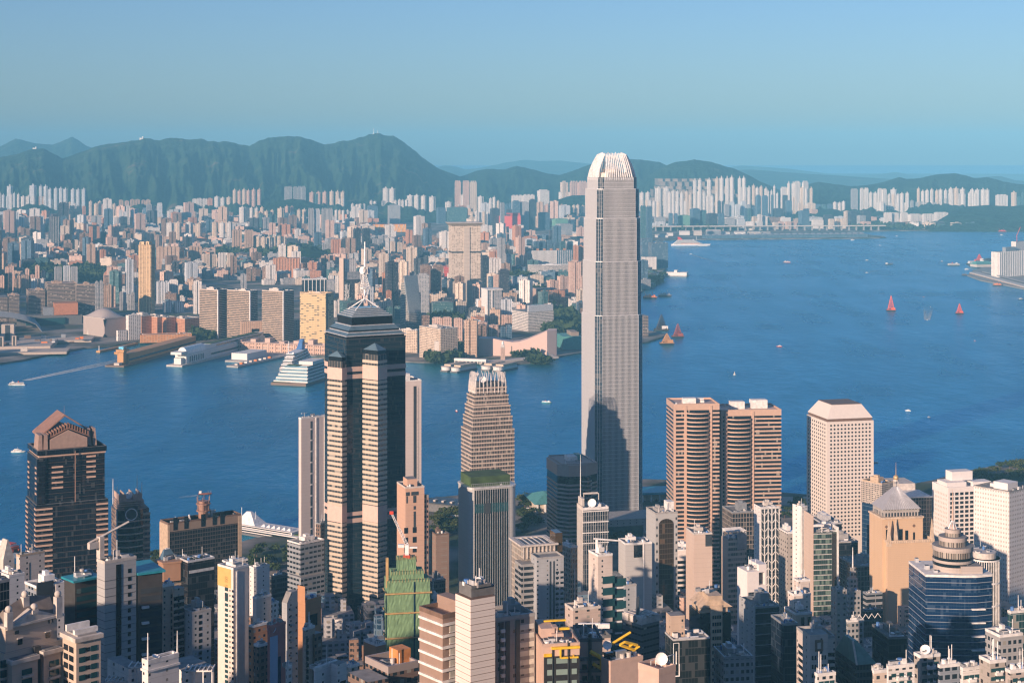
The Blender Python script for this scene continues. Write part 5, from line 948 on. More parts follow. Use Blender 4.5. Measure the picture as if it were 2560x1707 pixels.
b.win('R','glass_dark',[u0+(u1-u0)*(.2+.2*j) for j in range(4)],[b.z('12',965)-k*2.95*1.28 for k in range(25)],1.0,1.9,e=1.35)
b=B('office_tower','dark reflective glass block with a pale line drawing on its front','12',1405,1480,1815,1180,800,12,cat='office block'); b.body('f_mirror'); a,c=b.w2,b.w1; b.parapet('silver',.8,.3); b.box('stair_block','f_tanslab',.5,a*.42,c*.45,c,b.h,b.z('12',1040)+3); u0,u1=b.u('12',1482),b.u('12',1532); m=MB(); z0,z1=b.z('12',1500),b.z('12',1200)
for p,q in (((u0,z0),(u0,z1)),((u1,z0),(u1,z1)),((u0,z1),(u1,z1)),((u0,z0),(u1,z0)),((u0+1.5,z1-4),(u1-1.5,z1-4)),((u0+1.5,z1-10),(u1-1.5,z1-10)),((u0+1.5,z1-4),(u0+1.5,z1-10)),((u1-1.5,z1-4),(u1-1.5,z1-10)),((u0+3,z1-10),(u0+3,z1-16)),((u1-3,z1-10),(u1-3,z1-16)),((u0+3,z1-16),(u1-3,z1-16))): m.tube((p[0],-.3,p[1]),(q[0],-.3,q[1]),.16,4)
b.add('line_drawing',m,'steel_white'); b.roof(63,'dark_concrete',6,None,False,False)
b=B('office_tower','charcoal block with rows of rooftop cooling units','12',1012,1190,1352,1060,850,40,cat='office block'); b.body('f_charcoal'); a,c=b.w2,b.w1; b.parapet('dark_concrete'); r_=random.Random(5)
for i in range(9):
    u=a*(.08+.3*(i%3)); v=c*(.06+.3*(i//3)); b.add('cooling_unit',MB().box(u,u+5.5,v,v+6,b.h+1,b.h+4.4).box(u+.6,u+2.4,v+1,v+5,b.h+4.4,b.h+4.8).box(u+3.2,u+5,v+1,v+5,b.h+4.4,b.h+4.8),'pale_stone')
b.add('duct',MB().tube((a*.1,c*.3,b.h+2),(a*.8,c*.9,b.h+11),1.1,6),'dark_metal')
b=B('residential_tower','pinkish flats carrying a white building crane on a splayed stand','12',486,560,812,905,800,20,cat='tower'); b.body('f_rosyflats'); b.roof(64,'pale_stone',8); s=b.sub('12',615,625,905,1170,700,14,16); s.body('f_rosyflats','front_block'); s.roof(65,'dark_concrete',5,None,False); X=s
cr=thing('roof_crane','white flat-topped building crane with splayed legs on pinkish flats','crane',(wx(PX('12',770),702),702,s.zg+s.h)); k=702/F/3.672; zj=wz(PY('12',1050),702)-s.zg-s.h
MB().cyl(0,3,.55,zj*.45,zj,8).build('mast','steel_white',cr); m=MB()
for q in range(6): t=q*math.pi/3; m.tube((3.*math.cos(t),3+2.4*math.sin(t),0),(0,3,zj*.62),.2,5)
m.build('splayed_legs','steel_white',cr); MB().box(-160*k,2,2.4,3.6,zj,zj+.75).build('jib','steel_white',cr); MB().box(1,130*k,2.1,3.9,zj-1.3,zj+.5).build('counterweight','steel_white',cr); MB().box(-2.2,-.8,2.2,3.4,zj-2,zj-.6).build('cab','yellow_paint',cr)
# front row
def flats_front():
    b=B('residential_tower','banded flats in brown and white beside a tall white core, front row','11',1708,1714,1975,980,575,38,14,cat='tower'); a,c=b.w2,b.w1; b.body('flat_brown'); fl=b.z('11',1075)-b.z('11',1180)
    z=b.h-1.6; k=0; me=MB().box(-.5,a,-.6,c,0,.85).mesh('floor_band','white_paint'); g=MB().box(a*.24,a*.78,-.3,.1,0,fl*.52).mesh('window','window_pale'); gd_=MB().box(a*.44,a*.56,-.38,-.28,.1,fl*.5).mesh('window_mullion','glass_dark'); g2=MB().box(a*.82,a*.93,-.3,.1,0,fl*.5).mesh('side_window','glass_dark'); fr=MB().box(a*.22,a*.80,-.42,-.1,-.3,0).mesh('window_sill','white_paint')
    while z>b.vis()-4:
        b.put('floor_band',me,0,0,z-.85); w_=b.put('window',g,0,0,z-fl*.82); put('window_mullion',gd_,w_); put('window_sill',fr,w_); b.put('side_window',g2,0,0,z-fl*.82); z-=fl
    b.parapet('brown',1.6,.6); b.box('stair_block','flat_brown',a*.62,a,3,c,b.h,b.h+4.5)
    s=b.sub('11',1962,1970,2195,805,565,33,10); s.body('f_coretile','white_core'); s.box('core_head','dark_concrete',1.5,s.w2+1,2,s.w1,s.h,s.z('11',740)+1); s.parapet('dark_concrete',.9,.3,-1.,s.z('11',740)+1); s.dish(s.w2*.5,3,s.z('11',745)+1,1.4); m=MB().box(-.04,s.w2+.05,-.06,s.w1,0,.14).mesh('tile_joint','brown')
    for k in range(22): s.put('tile_joint',m,0,0,s.h-k*2.15)
    s.mast(s.w2*.68,4,s.h,9,.12); s.roof(71,'dark_concrete',6,s.z('11',740)+1,False,False)
    r=b.sub('11',2195,2205,2560,1000,580,26,14); r.body('f_greyflats','right_wing'); r.grid('R','window_pale',3,3.1,2.4,1.8,.52,.98,ztop=2.4); r.roof(72,'concrete',5); me=MB().box(r.w2*.1,r.w2*.2,-1.2,0,0,1.1).mesh('balcony','white_paint')
    for k in range(14): r.put('balcony',me,0,0,r.h-4-k*3.1)
    for f in (.08,.24,.5): r.box('dark_shaft','dark_metal',r.w2*f,r.w2*f+1.6,-.25,.1,0,r.h-.5)
flats_front()
def yellow_flats():
    b=B('residential_tower','black and peach flats topped by bright yellow steel frames, front row','12',245,282,620,1240,575,10,20,cat='tower'); a,c=b.w2,b.w1; b.body('peach'); u0,u1=b.u('12',292),b.u('12',618); b.box('dark_facade','f_yellow_dark',u0,u1,-.35,.1,0,b.z('12',1325)); fl=3.15; z=b.z('12',1365)
    me=MB().box(-1,1,-.15,.1,-.95,.95).mesh('window','window_teal')
    for j in range(7):
        for f,sx in ((.16,.9),(.42,1.),(.58,1.),(.85,.9)): o=b.put('window',me,u0+(u1-u0)*f,-.36,z-j*fl*1.25); o.scale=(sx,1,1)
    b.box('yellow_panel','yellow_paint',u0,b.u('12',362),-.6,.0,b.z('12',1325),b.z('12',1298)); b.box('black_pier','dark_metal',b.u('12',366),b.u('12',372),-.7,.1,0,b.h); b.box('black_pier','dark_metal',b.u('12',508),b.u('12',517),-.7,.1,0,b.h+2)
    def beam(x0,x1,y0,y1,v=-1.2,th=1.2): b.add('yellow_frame',MB().box(b.u('12',x0),b.u('12',x1),v,v+th,b.z('12',y1),b.z('12',y0)),'yellow_paint')
    beam(360,618,1235,1256); beam(338,578,1138,1158,9); beam(370,578,1108,1122,15); beam(436,447,1256,1340); beam(447,510,1330,1344); beam(528,604,1330,1344); beam(556,566,1318,1330); beam(408,420,1158,1205,9); beam(380,460,1205,1216,9)
    b.roof(73,'pink_granite',7,None,True,True,3); b.box('upper_deck','peach',1.,a*.45,8,c,b.h,b.z('12',1130))
    r=b.sub('12',612,625,830,1190,600,6,18); r.body('peach2','curved_block'); m=MB().box(-.3,r.w2+.3,-.5,.1,0,1.2).mesh('dark_band','dark_concrete')
    for k in range(6): r.put('dark_band',m,0,0,r.z('12',1360)-k*4.2)
    r.grid('R','glass_dark',3,4.2,1.7,2.6,.05,.95,ztop=8); r.box('black_pier','dark_metal',r.w2*.36,r.w2*.5,-.8,.1,0,r.h+3.)
    for (zx0,zy0,zx1,zy1,v,w_) in ((712,1265,880,1365,-2,1.),(735,1375,815,1425,-2,.8),(812,1345,812,1425,-2,.8),(880,1365,900,1362,-2,1.)): r.add('yellow_frame',MB().tube((r.u('12',zx0),v,r.z('12',zy0)),(r.u('12',zx1),v,r.z('12',zy1)),w_*.8,6),'yellow_paint')
    r.roof(74,'dark_concrete',5)
yellow_flats()
b=B('residential_block','roof terraces with yellow rails, dish and potted trees, front row','12',820,905,1200,1400,590,30,cat='apartment block'); b.body('peach2'); a,c=b.w2,b.w1; b.parapet('peach',1.3,.5); b.dish(a*.06,c*.55,b.h+4,1.6); b.box('terrace_cabin','grey_metal',a*.3,a*.62,c*.4,c*.75,b.h,b.h+3.4); b.box('terrace_cabin','glass_dark',a*.05,a*.3,c*.6,c*.9,b.h,b.h+3)
for p,q in (((1035,1258),(1165,1328)),((1080,1240),(1195,1290)),((1165,1328),(1212,1305)),((1165,1328),(1160,1390)),((1125,1370),(1160,1390)),((960,1235),(1130,1160)),((1035,1258),(1080,1240)),((1120,1290),(1150,1272))): b.add('yellow_rail',MB().tube((b.u('12',p[0]),3,b.z('12',p[1])),(b.u('12',q[0]),3,b.z('12',q[1])),.55,5),'yellow_paint')
b.roof(75,'pale_stone',7,None,False,False)
b=B('residential_block','pink cube with a walled roof and a big white dish, front row','12',1160,1348,1500,1500,540,40,cat='apartment block'); b.body('peach2'); a,c=b.w2,b.w1; b.parapet('peach',2.2,.5); b.dish(a*.55,c*.3,b.h+1.6,2.,(-.75,-.6,.2)); m=MB()
for k in range(6): m.tube((2+k*2.2,c*.6,b.h),(2+k*2.2,c*.6,b.h+3.2),.12,4)
b.add('roof_rail',m.tube((2,c*.6,b.h+3.2),(13,c*.6,b.h+3.2),.12,4),'steel_white')
b=simple('office_tower','grey banded block with roof plant, right of the deco tower','12',1942,1952,2210,1350,800,10,'f_grey','grey_metal',76,18,10,'office block')
# ornate roof with balls
def ornate():
    b=B('residential_tower','cream ornate flats with gabled roof pavilion and four stone balls, front row','10',55,60,575,1290,540,48,8,cat='tower'); a,c=b.w2,b.w1; Z=lambda y: b.z('10',y); U=lambda x: b.u('10',x)
    b.box('walls','ornate_wall',-1,a,0,c,0,b.h); b.box('pavilion','ornate_wall',U(55),U(528),.3,c+2,b.h,Z(1070)); b.box('cornice','pale_stone',U(40),U(585),-.6,c+2.5,Z(1070),Z(1050))
    u0,u1,um=U(100),U(528),U(312); zb,zt=Z(1050),Z(955); g=MB(); g.v=[(u0,-.2,zb),(u1,-.2,zb),(um,-.2,zt),(u0,c,zb),(u1,c,zb),(um,c,zt)]; g.f=[(0,1,2),(5,4,3),(0,2,5,3),(1,4,5,2),(0,3,4,1)]; g.m=[0]*5; b.add('gable',g,'pale_stone')
    g=MB(); zr=Z(850); g.v=[(U(95),1.5,zb),(U(535),1.5,zb),(U(530),c*.6,Z(890)),(U(308),c*.7,zr),(U(100),c*.6,Z(930)),(U(95),c+2,zb),(U(535),c+2,zb)]; g.f=[(0,1,2,3,4),(4,3,2,6,5),(1,6,2),(0,4,5)]; g.m=[0]*4; b.add('slate_roof',g,'slate')
    for x,y,h0 in ((82,895,1050),(305,828,960),(535,855,1045),(315,925,955)):
        v=c*.6 if x==305 else -.0; b.box('ball_pier','pale_stone',U(x)-1.1,U(x)+1.1,v-.8,v+1.2,Z(h0+30),Z(y+25)); b.add('stone_ball',MB().dome(U(x),v+.2,Z(y),1.15,full=True,n=14,k=8),'pale_stone')
    for x,y0,y1 in ((155,1110,1140),(470,1080,1112)): b.box('vent_window','glass_grey',U(x)-.8,U(x)+.8,.0,.4,Z(y1),Z(y0))
    for x in (187,442): b.box('window','glass_dark',U(x)-.8,U(x)+.8,.0,.4,Z(1245),Z(1190)); b.box('window_hood','pale_stone',U(x)-1.1,U(x)+1.1,-.2,.3,Z(1190),Z(1182))
    for (x0,x1,y) in ((65,300,1385),(355,510,1370)):
        b.box('front_bay','ornate_wall',U(x0),U(x1),-3,.1,0,Z(y)); b.box('bay_cornice','pale_stone',U(x0)-.5,U(x1)+.5,-3.6,.1,Z(y),Z(y)+1.3); b.box('bay_roof','roof_grey',U(x0)+.5,U(x1)-.5,-3,-.2,Z(y)+1.3,Z(y)+1.5)
        me=MB().box(U(x0)+(x1-x0)*.06,0,0,0,0,0) if 0 else None
        um=(U(x0)+U(x1))/2+.6
        for k in range(3): b.box('window','glass_teal',um-1.7,um+1.9,-3.25,-2.9,Z(y)-4.2-k*3.2,Z(y)-2.4-k*3.2); b.box('flower_box','pale_stone',um-1.9,um+2.1,-3.9,-3,Z(y)-5.-k*3.2,Z(y)-4.4-k*3.2)
    b.box('dark_slot','dark_metal',U(300),U(356),-1.2,.1,0,b.h); 
    for k in range(4): b.box('side_window','glass_teal',U(5),U(58),-.3,.2,Z(1415)-k*3.2,Z(1350)-k*3.2)
    s=b.sub('10',575,700,925,1195,545,42); s.body('ornate_wall','side_wing'); s.box('wing_cornice','pale_stone',-.7,s.w2+.7,-.7,s.w1+.7,s.h,s.h+1.4); s.box('roof_terrace','concrete',1,s.w2-1,1,s.w1-1,s.h+1.4,s.h+1.9); s.box('terrace_wall','white_paint',.5,s.w2,s.w1*.2,s.w1*.35,s.h+1.9,s.h+3.4); s.box('terrace_wall','white_paint',.5,s.w2,s.w1*.8,s.w1*.9,s.h+1.9,s.h+4)
    zs=[s.h-3-k*2.95 for k in range(7)]; s.win('R','glass_teal',[s.u('10',752),s.u('10',863)],zs,2.2,1.8); s.win('R','glass_dark',[s.u('10',803)],zs,1.6,1.3); s.win('L','glass_dark',[s.w1*.35,s.w1*.75],zs,3.,1.9)
ornate()
b=B('residential_block','white tower block with roof masts and dish between white pergolas, front row','10',1305,1360,1640,1400,560,46,cat='apartment block'); a,c=b.w2,b.w1; b.body('f_whiteblank'); b.parapet('white_paint',1.5,.6); b.box('cornice','white_paint',-.4,a+.4,-.4,c+.4,b.h-2.5,b.h-1.8); b.dish(a*.3,c*.3,b.h,1.3,(.1,-.3,.9)); b.box('roof_void','dark_concrete',a*.5,a*.9,c*.5,c*.9,b.h,b.h+.8)
for x,y in ((1308,1110),(1362,1190),(1638,1155)): u=max(.2,min(a-.2,b.u('10',x))); b.add('mast',MB().tube((u,.5,b.h),(u,.5,b.z('10',y)),.32,5,0,.12),'steel_white')
for k,(x0,x1,y0) in enumerate(((1180,1290,1420),(1700,1945,1450),(965,1160,1550))):
    d=575; p=thing('pergola',['small white slatted pergola left of the white tower block','long white slatted pergola right of the white tower block','white trellis fence at the lower edge, left of the white tower block'][k],'pergola',(wx(PX('10',x0),d),d,wz(PY('10',y0),d)-4.4)); L=wx(PX('10',x1),d)-wx(PX('10',x0),d)
    MB().box(0,L,0,.5,3.9,4.4).box(0,L,5,5.5,3.9,4.4).build('beam','white_paint',p); n=int(L/1.4)
    for q in range(n+1): MB().box(L*q/n-.16,L*q/n+.16,-.3,5.8,4.42,4.8).build('slat','white_paint',p)
    m=MB()
    for q in range(4): m.box(L*q/3-.2,L*q/3+.2,.05,.45,-2,3.9)
    m.build('post','white_paint',p)
    w_=simple('residential_block',['plain rendered block carrying the small slatted pergola','plain rendered block carrying the long slatted pergola','plain rendered block behind the trellis fence'][k],'10',x0-30,x0,x1+20,y0+16,d-1,40,'f_whiteblank','white_paint',80+k,16,0,'apartment block') if k<2 else None
b=B('residential_block','brown rooftop with an orange stair box and dish, below the green netting','11',1195,1215,1490,1480,600,36,16,cat='apartment block'); b.body('f_brown'); b.parapet('grey_brown',2.5,.8); b.box('stair_box','orange_box',b.u('11',1370),b.u('11',1488),5,11,b.h,b.z('11',1330)); b.dish(b.w2*1.05,6,b.h-2,1.4); b.roof(83,'grey_brown',5,None,False,False); s=b.sub('11',1020,1030,1215,1560,590,36,14); s.body('f_brown','lower_block')

# lower right
b=simple('residential_tower','cascade of beige rounded balconies below the tall lattice tower','13',150,255,405,945,1000,16,'f_tanslab','white_paint',91,None,5); b.win('R','glass_dark',[b.u('13',318),b.u('13',378)],[b.h-4-k*9 for k in range(9)],2,5); s=b.sub('13',182,240,392,770,1012,16); s.body('f_creamslab','upper_step'); s.roof(92,'white_paint',5); s=b.sub('13',232,275,385,640,1024,16); s.body('f_creamslab','top_step'); s.roof(93,'white_paint',6)
b=simple('office_tower','grey stepped ziggurat tower with a tiny spire','13',708,740,852,740,1150,14,'f_grey','concrete',94,None,4); s=b.sub('13',722,742,826,610,1156,14); s.body('f_grey','middle_tier'); s=b.sub('13',750,762,806,510,1162,14); s.body('f_grey','upper_tier'); s.mast(s.w2/2,s.w1/2,s.h,14,.5)
simple('office_tower','flat grey-brown block with roof vents, left of the pyramid tower','13',770,815,1050,505,1250,14,'f_curtainwarm','concrete',95,30,8)
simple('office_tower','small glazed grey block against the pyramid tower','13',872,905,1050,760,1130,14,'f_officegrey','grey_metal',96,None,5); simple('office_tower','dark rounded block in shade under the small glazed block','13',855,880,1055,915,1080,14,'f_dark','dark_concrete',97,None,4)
simple('office_tower','plain grey slab with a mossy roof, below the green glass block','13',578,632,722,730,1060,14,'f_conc','concrete',98,None,6); b=simple('office_tower','shaded office block with a white looped roof rail','13',718,735,880,1010,1000,14,'f_grey','white_paint',99,None,4); m=MB()
for k in range(5): m.tube((2+k*4,1,b.h+1.2),(4+k*4,1,b.h+4),.2,4).tube((4+k*4,1,b.h+4),(6+k*4,1,b.h+1.2),.2,4)
b.add('looped_rail',m,'white_paint')
b=simple('residential_tower','beige tower with a square window motif and black balcony rows','13',285,380,612,1165,800,10,'f_creamslab','concrete',100,18,6); b.grid('R','glass_dark',1,3.3,b.w2*.28,1.7,.72,1.,ztop=7); b.win('L','glass_dark',[b.w1*.5],[b.h-7-k*3.3 for k in range(16)],b.w1*.7,1.7); s=b.sub('13',375,385,550,1125,796,10,10); s.body('f_creamslab','centre_shaft'); s.box('square_motif','brown',s.w2*.28,s.w2*.72,-.3,.05,s.h-8,s.h-2.5); s.box('motif_pane','pale_stone',s.w2*.4,s.w2*.6,-.4,-.3,s.h-6.8,s.h-3.8); s.win('R','glass_dark',[s.w2*.15,s.w2*.3,s.w2*.7,s.w2*.85],[s.h-11-k*4.2 for k in range(11)],.8,2.)
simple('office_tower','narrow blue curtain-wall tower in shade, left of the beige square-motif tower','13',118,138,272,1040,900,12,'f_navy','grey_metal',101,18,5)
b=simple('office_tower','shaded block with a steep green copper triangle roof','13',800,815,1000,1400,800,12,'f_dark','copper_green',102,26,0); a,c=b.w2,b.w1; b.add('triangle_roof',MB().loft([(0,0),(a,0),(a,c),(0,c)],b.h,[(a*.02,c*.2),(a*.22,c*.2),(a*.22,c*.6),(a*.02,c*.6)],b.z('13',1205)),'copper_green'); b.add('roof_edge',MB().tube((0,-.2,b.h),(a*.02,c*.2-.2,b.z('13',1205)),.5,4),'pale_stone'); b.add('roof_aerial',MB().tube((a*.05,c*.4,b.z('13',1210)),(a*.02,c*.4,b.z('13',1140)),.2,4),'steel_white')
simple('office_tower','black tower with a plant-covered slanting roof before the pyramid tower','13',1098,1110,1278,1165,850,8,'black_glass2','dark_concrete',103,24,7)
FL=[('white stepped flats with rounded balconies, lowest right foreground',1090,1105,1345,1440,600,'f_white'),('grey flats with a big roof dish, foreground below the blue tiered tower',1340,1400,1580,1340,620,'f_conc'),('pale blue-grey terrace flats behind the stepped flats',1560,1580,1770,1430,610,'f_bluegrey'),('weathered white flats with many air conditioners, right foreground',1765,1790,1950,1455,600,'f_white'),('tall weathered grey slab with a roof stair, right foreground',1940,2040,2185,1390,590,'f_conc'),('large grey block with a concrete rooftop cabin at the right edge',1995,2130,2340,1150,720,'f_grey'),('teal glass block cut by the right edge',2200,2230,2420,930,820,'f_curtain_teal'),('white low flats with tin roofs in the bottom right corner',2180,2225,2440,1480,580,'f_flats'),('small beige flats with a black water tank, foreground below the pyramid tower',960,975,1095,1480,620,'f_cream'),('white cube roof with vents, foreground below the square-motif tower',430,455,620,1510,600,'f_white')]
for lab,xl,xc,xr,y,d,mt in FL:
    b=simple('residential_block',lab,'13',xl,xc,xr,y,d,18,mt,'white_paint',None,None,9,'apartment block',True,2.4)
    if 'dish' in lab: b.dish(b.w2*.35,b.w1*.3,b.h,1.9,(-.5,-.6,.6))
    if mt in('f_white','f_conc','f_flats'):
        b.win('R','glass_teal',[b.w2*f for f in (.2,.5,.8)],[b.h-2.4-k*3 for k in range(4)],1.9,1.3); b.win('R','steel_white',[b.w2*f+1.5 for f in (.2,.5,.8)],[b.h-3-k*3 for k in range(4)],.8,.6,e=.7,name='air_conditioner')
        b.box('balcony_slab','white_paint',b.w2*.3,b.w2*.7,-1.1,0,b.h-4.2,b.h-3.2)

# ---------------------------------------------------------------- across the harbour
KCOL={'white':'k_white','cream':'k_cream','pink':'k_pink','tan':'k_tan','orange':'k_orange','grey':'k_grey','pale blue':'k_bluewhite','teal':'k_teal','dark':'k_dark','blue':'k_blue','brown':'k_brown','red':'k_red','green':'k_green'}
def comb(nx,dep=.16,gap=.28):
    P=[]; 
    for k in range(nx):
        a,b=k/nx,(k+1)/nx; g=gap/nx; P+=[(a+(g/2 if k else 0),0),(b-(g/2 if k<nx-1 else 0),0)]
        if k<nx-1: P+=[(b-g/2,dep),(b+g/2,dep)]
    return P+[(1-x,1-y) for x,y in P]
def unit(kind_,seed=0):
    r=random.Random(seed); m=MB()
    if kind_=='cross': a=.3; P=[(a,0),(1-a,0),(1-a,a*.8),(1,a*.8),(1,1-a*.8),(1-a,1-a*.8),(1-a,1),(a,1),(a,1-a*.8),(0,1-a*.8),(0,a*.8),(a,a*.8)]
    elif kind_=='bay': P=comb(4)
    elif kind_=='slab': P=comb(6,.12,.22)
    elif kind_=='tower': P=comb(2,.2,.25)
    else: P=[(0,0),(1,0),(1,1),(0,1)]
    m.prism(P,0,.965)
    if kind_=='office': m.box(.15,.85,.2,.8,.965,1.); 
    elif kind_=='cross': m.box(.36,.64,.36,.64,.965,1.).box(.42,.55,.4,.6,1.,1.02)
    elif kind_ in('bay','slab'):
        for k in range(3): u=.08+.31*k; m.box(u,u+.2,.3,.7,.965,1.)
    elif kind_=='tower': m.box(.3,.7,.3,.7,.965,1.).box(.12,.25,.3,.5,.965,.985)
    else:
        for k in range(4): u,v=r.uniform(0.05,.7),r.uniform(.05,.7); m.box(u,u+r.uniform(.12,.28),v,v+r.uniform(.12,.28),.965,.965+r.uniform(.05,.16))
    return m
NOUN={'cross':'stepped tower','bay':'slotted block','slab':'long slab block','tower':'slim tower','office':'office block','low':'low block'}
OBN={'cross':'apartment_tower','bay':'apartment_block','slab':'apartment_block','tower':'apartment_tower','office':'office_block','low':'city_block'}
UM={k:[unit(k,s).mesh('shared',['k_white']) for s in range(5 if k=='low' else 1)] for k in NOUN}
LAND_=[('the golden pencil tower',366,700),('the dark slatted tower',136,585),('the bright white towers',457,570),('the arched slab',735,485),('the tall grey twin slabs',800,560),('the orange arena',970,572),('the red-wrapped block',1272,560),('the winged-cap tower',1162,650),('the white-finned hotel',1372,645),('the orange slab',716,672),('the terraced quarry',1760,450),('the runway terminal',2080,588),('the white liner',1720,606),('the white housing row',2290,555),('the twin green gap',2000,455),('the lantern-like hall',260,800),('the striped glass trio',640,790),('the beige waterfront hotel',1080,830),('the teal glass office',1140,530),('the glass curved tower',1025,750),('the wooded knoll',2450,540),('the white radome ridge',340,470),('the left edge hills',60,470),('the great clawed tower',1540,560)]
LAND_=[l for l in LAND_ if 'green gap' not in l[0]]
KB=[]                                     # [object, px, py, wpx, phrase]
def kadd(px,top,base,wpx,kd,colr,dmax=10400.,phi=None,dr=None,seed=0,named=True,z_=None):
    r=rnd; d=min(gd(base,3.) if base>386 else 1e9,dmax); h=wz(top,d)-2.5
    if h<6: return
    w_=wpx/F*d; ph=R(r.uniform(8,24)) if phi is None else R(phi); dep=w_*(dr or {'cross':.95,'tower':.8,'bay':.45,'slab':.22,'office':.8,'low':.8}[kd])
    c=math.cos(ph); s_=math.sin(ph); k=w_/(c*w_+s_*dep) if w_ else 1; sx,sy=w_*k,dep*k
    o=D.objects.new(OBN[kd],UM[kd][seed%len(UM[kd])]); COL.objects.link(o); o.scale=(sx,sy,h); o.rotation_euler=(0,0,ph)
    o.location=(wx(px,d)-(sx*c-sy*s_)/2,d,2.5); o.material_slots[0].link='OBJECT'; o.material_slots[0].material=M[KCOL[colr]]
    KB.append([o,px,top,base,wpx,kd,colr,h]); return o
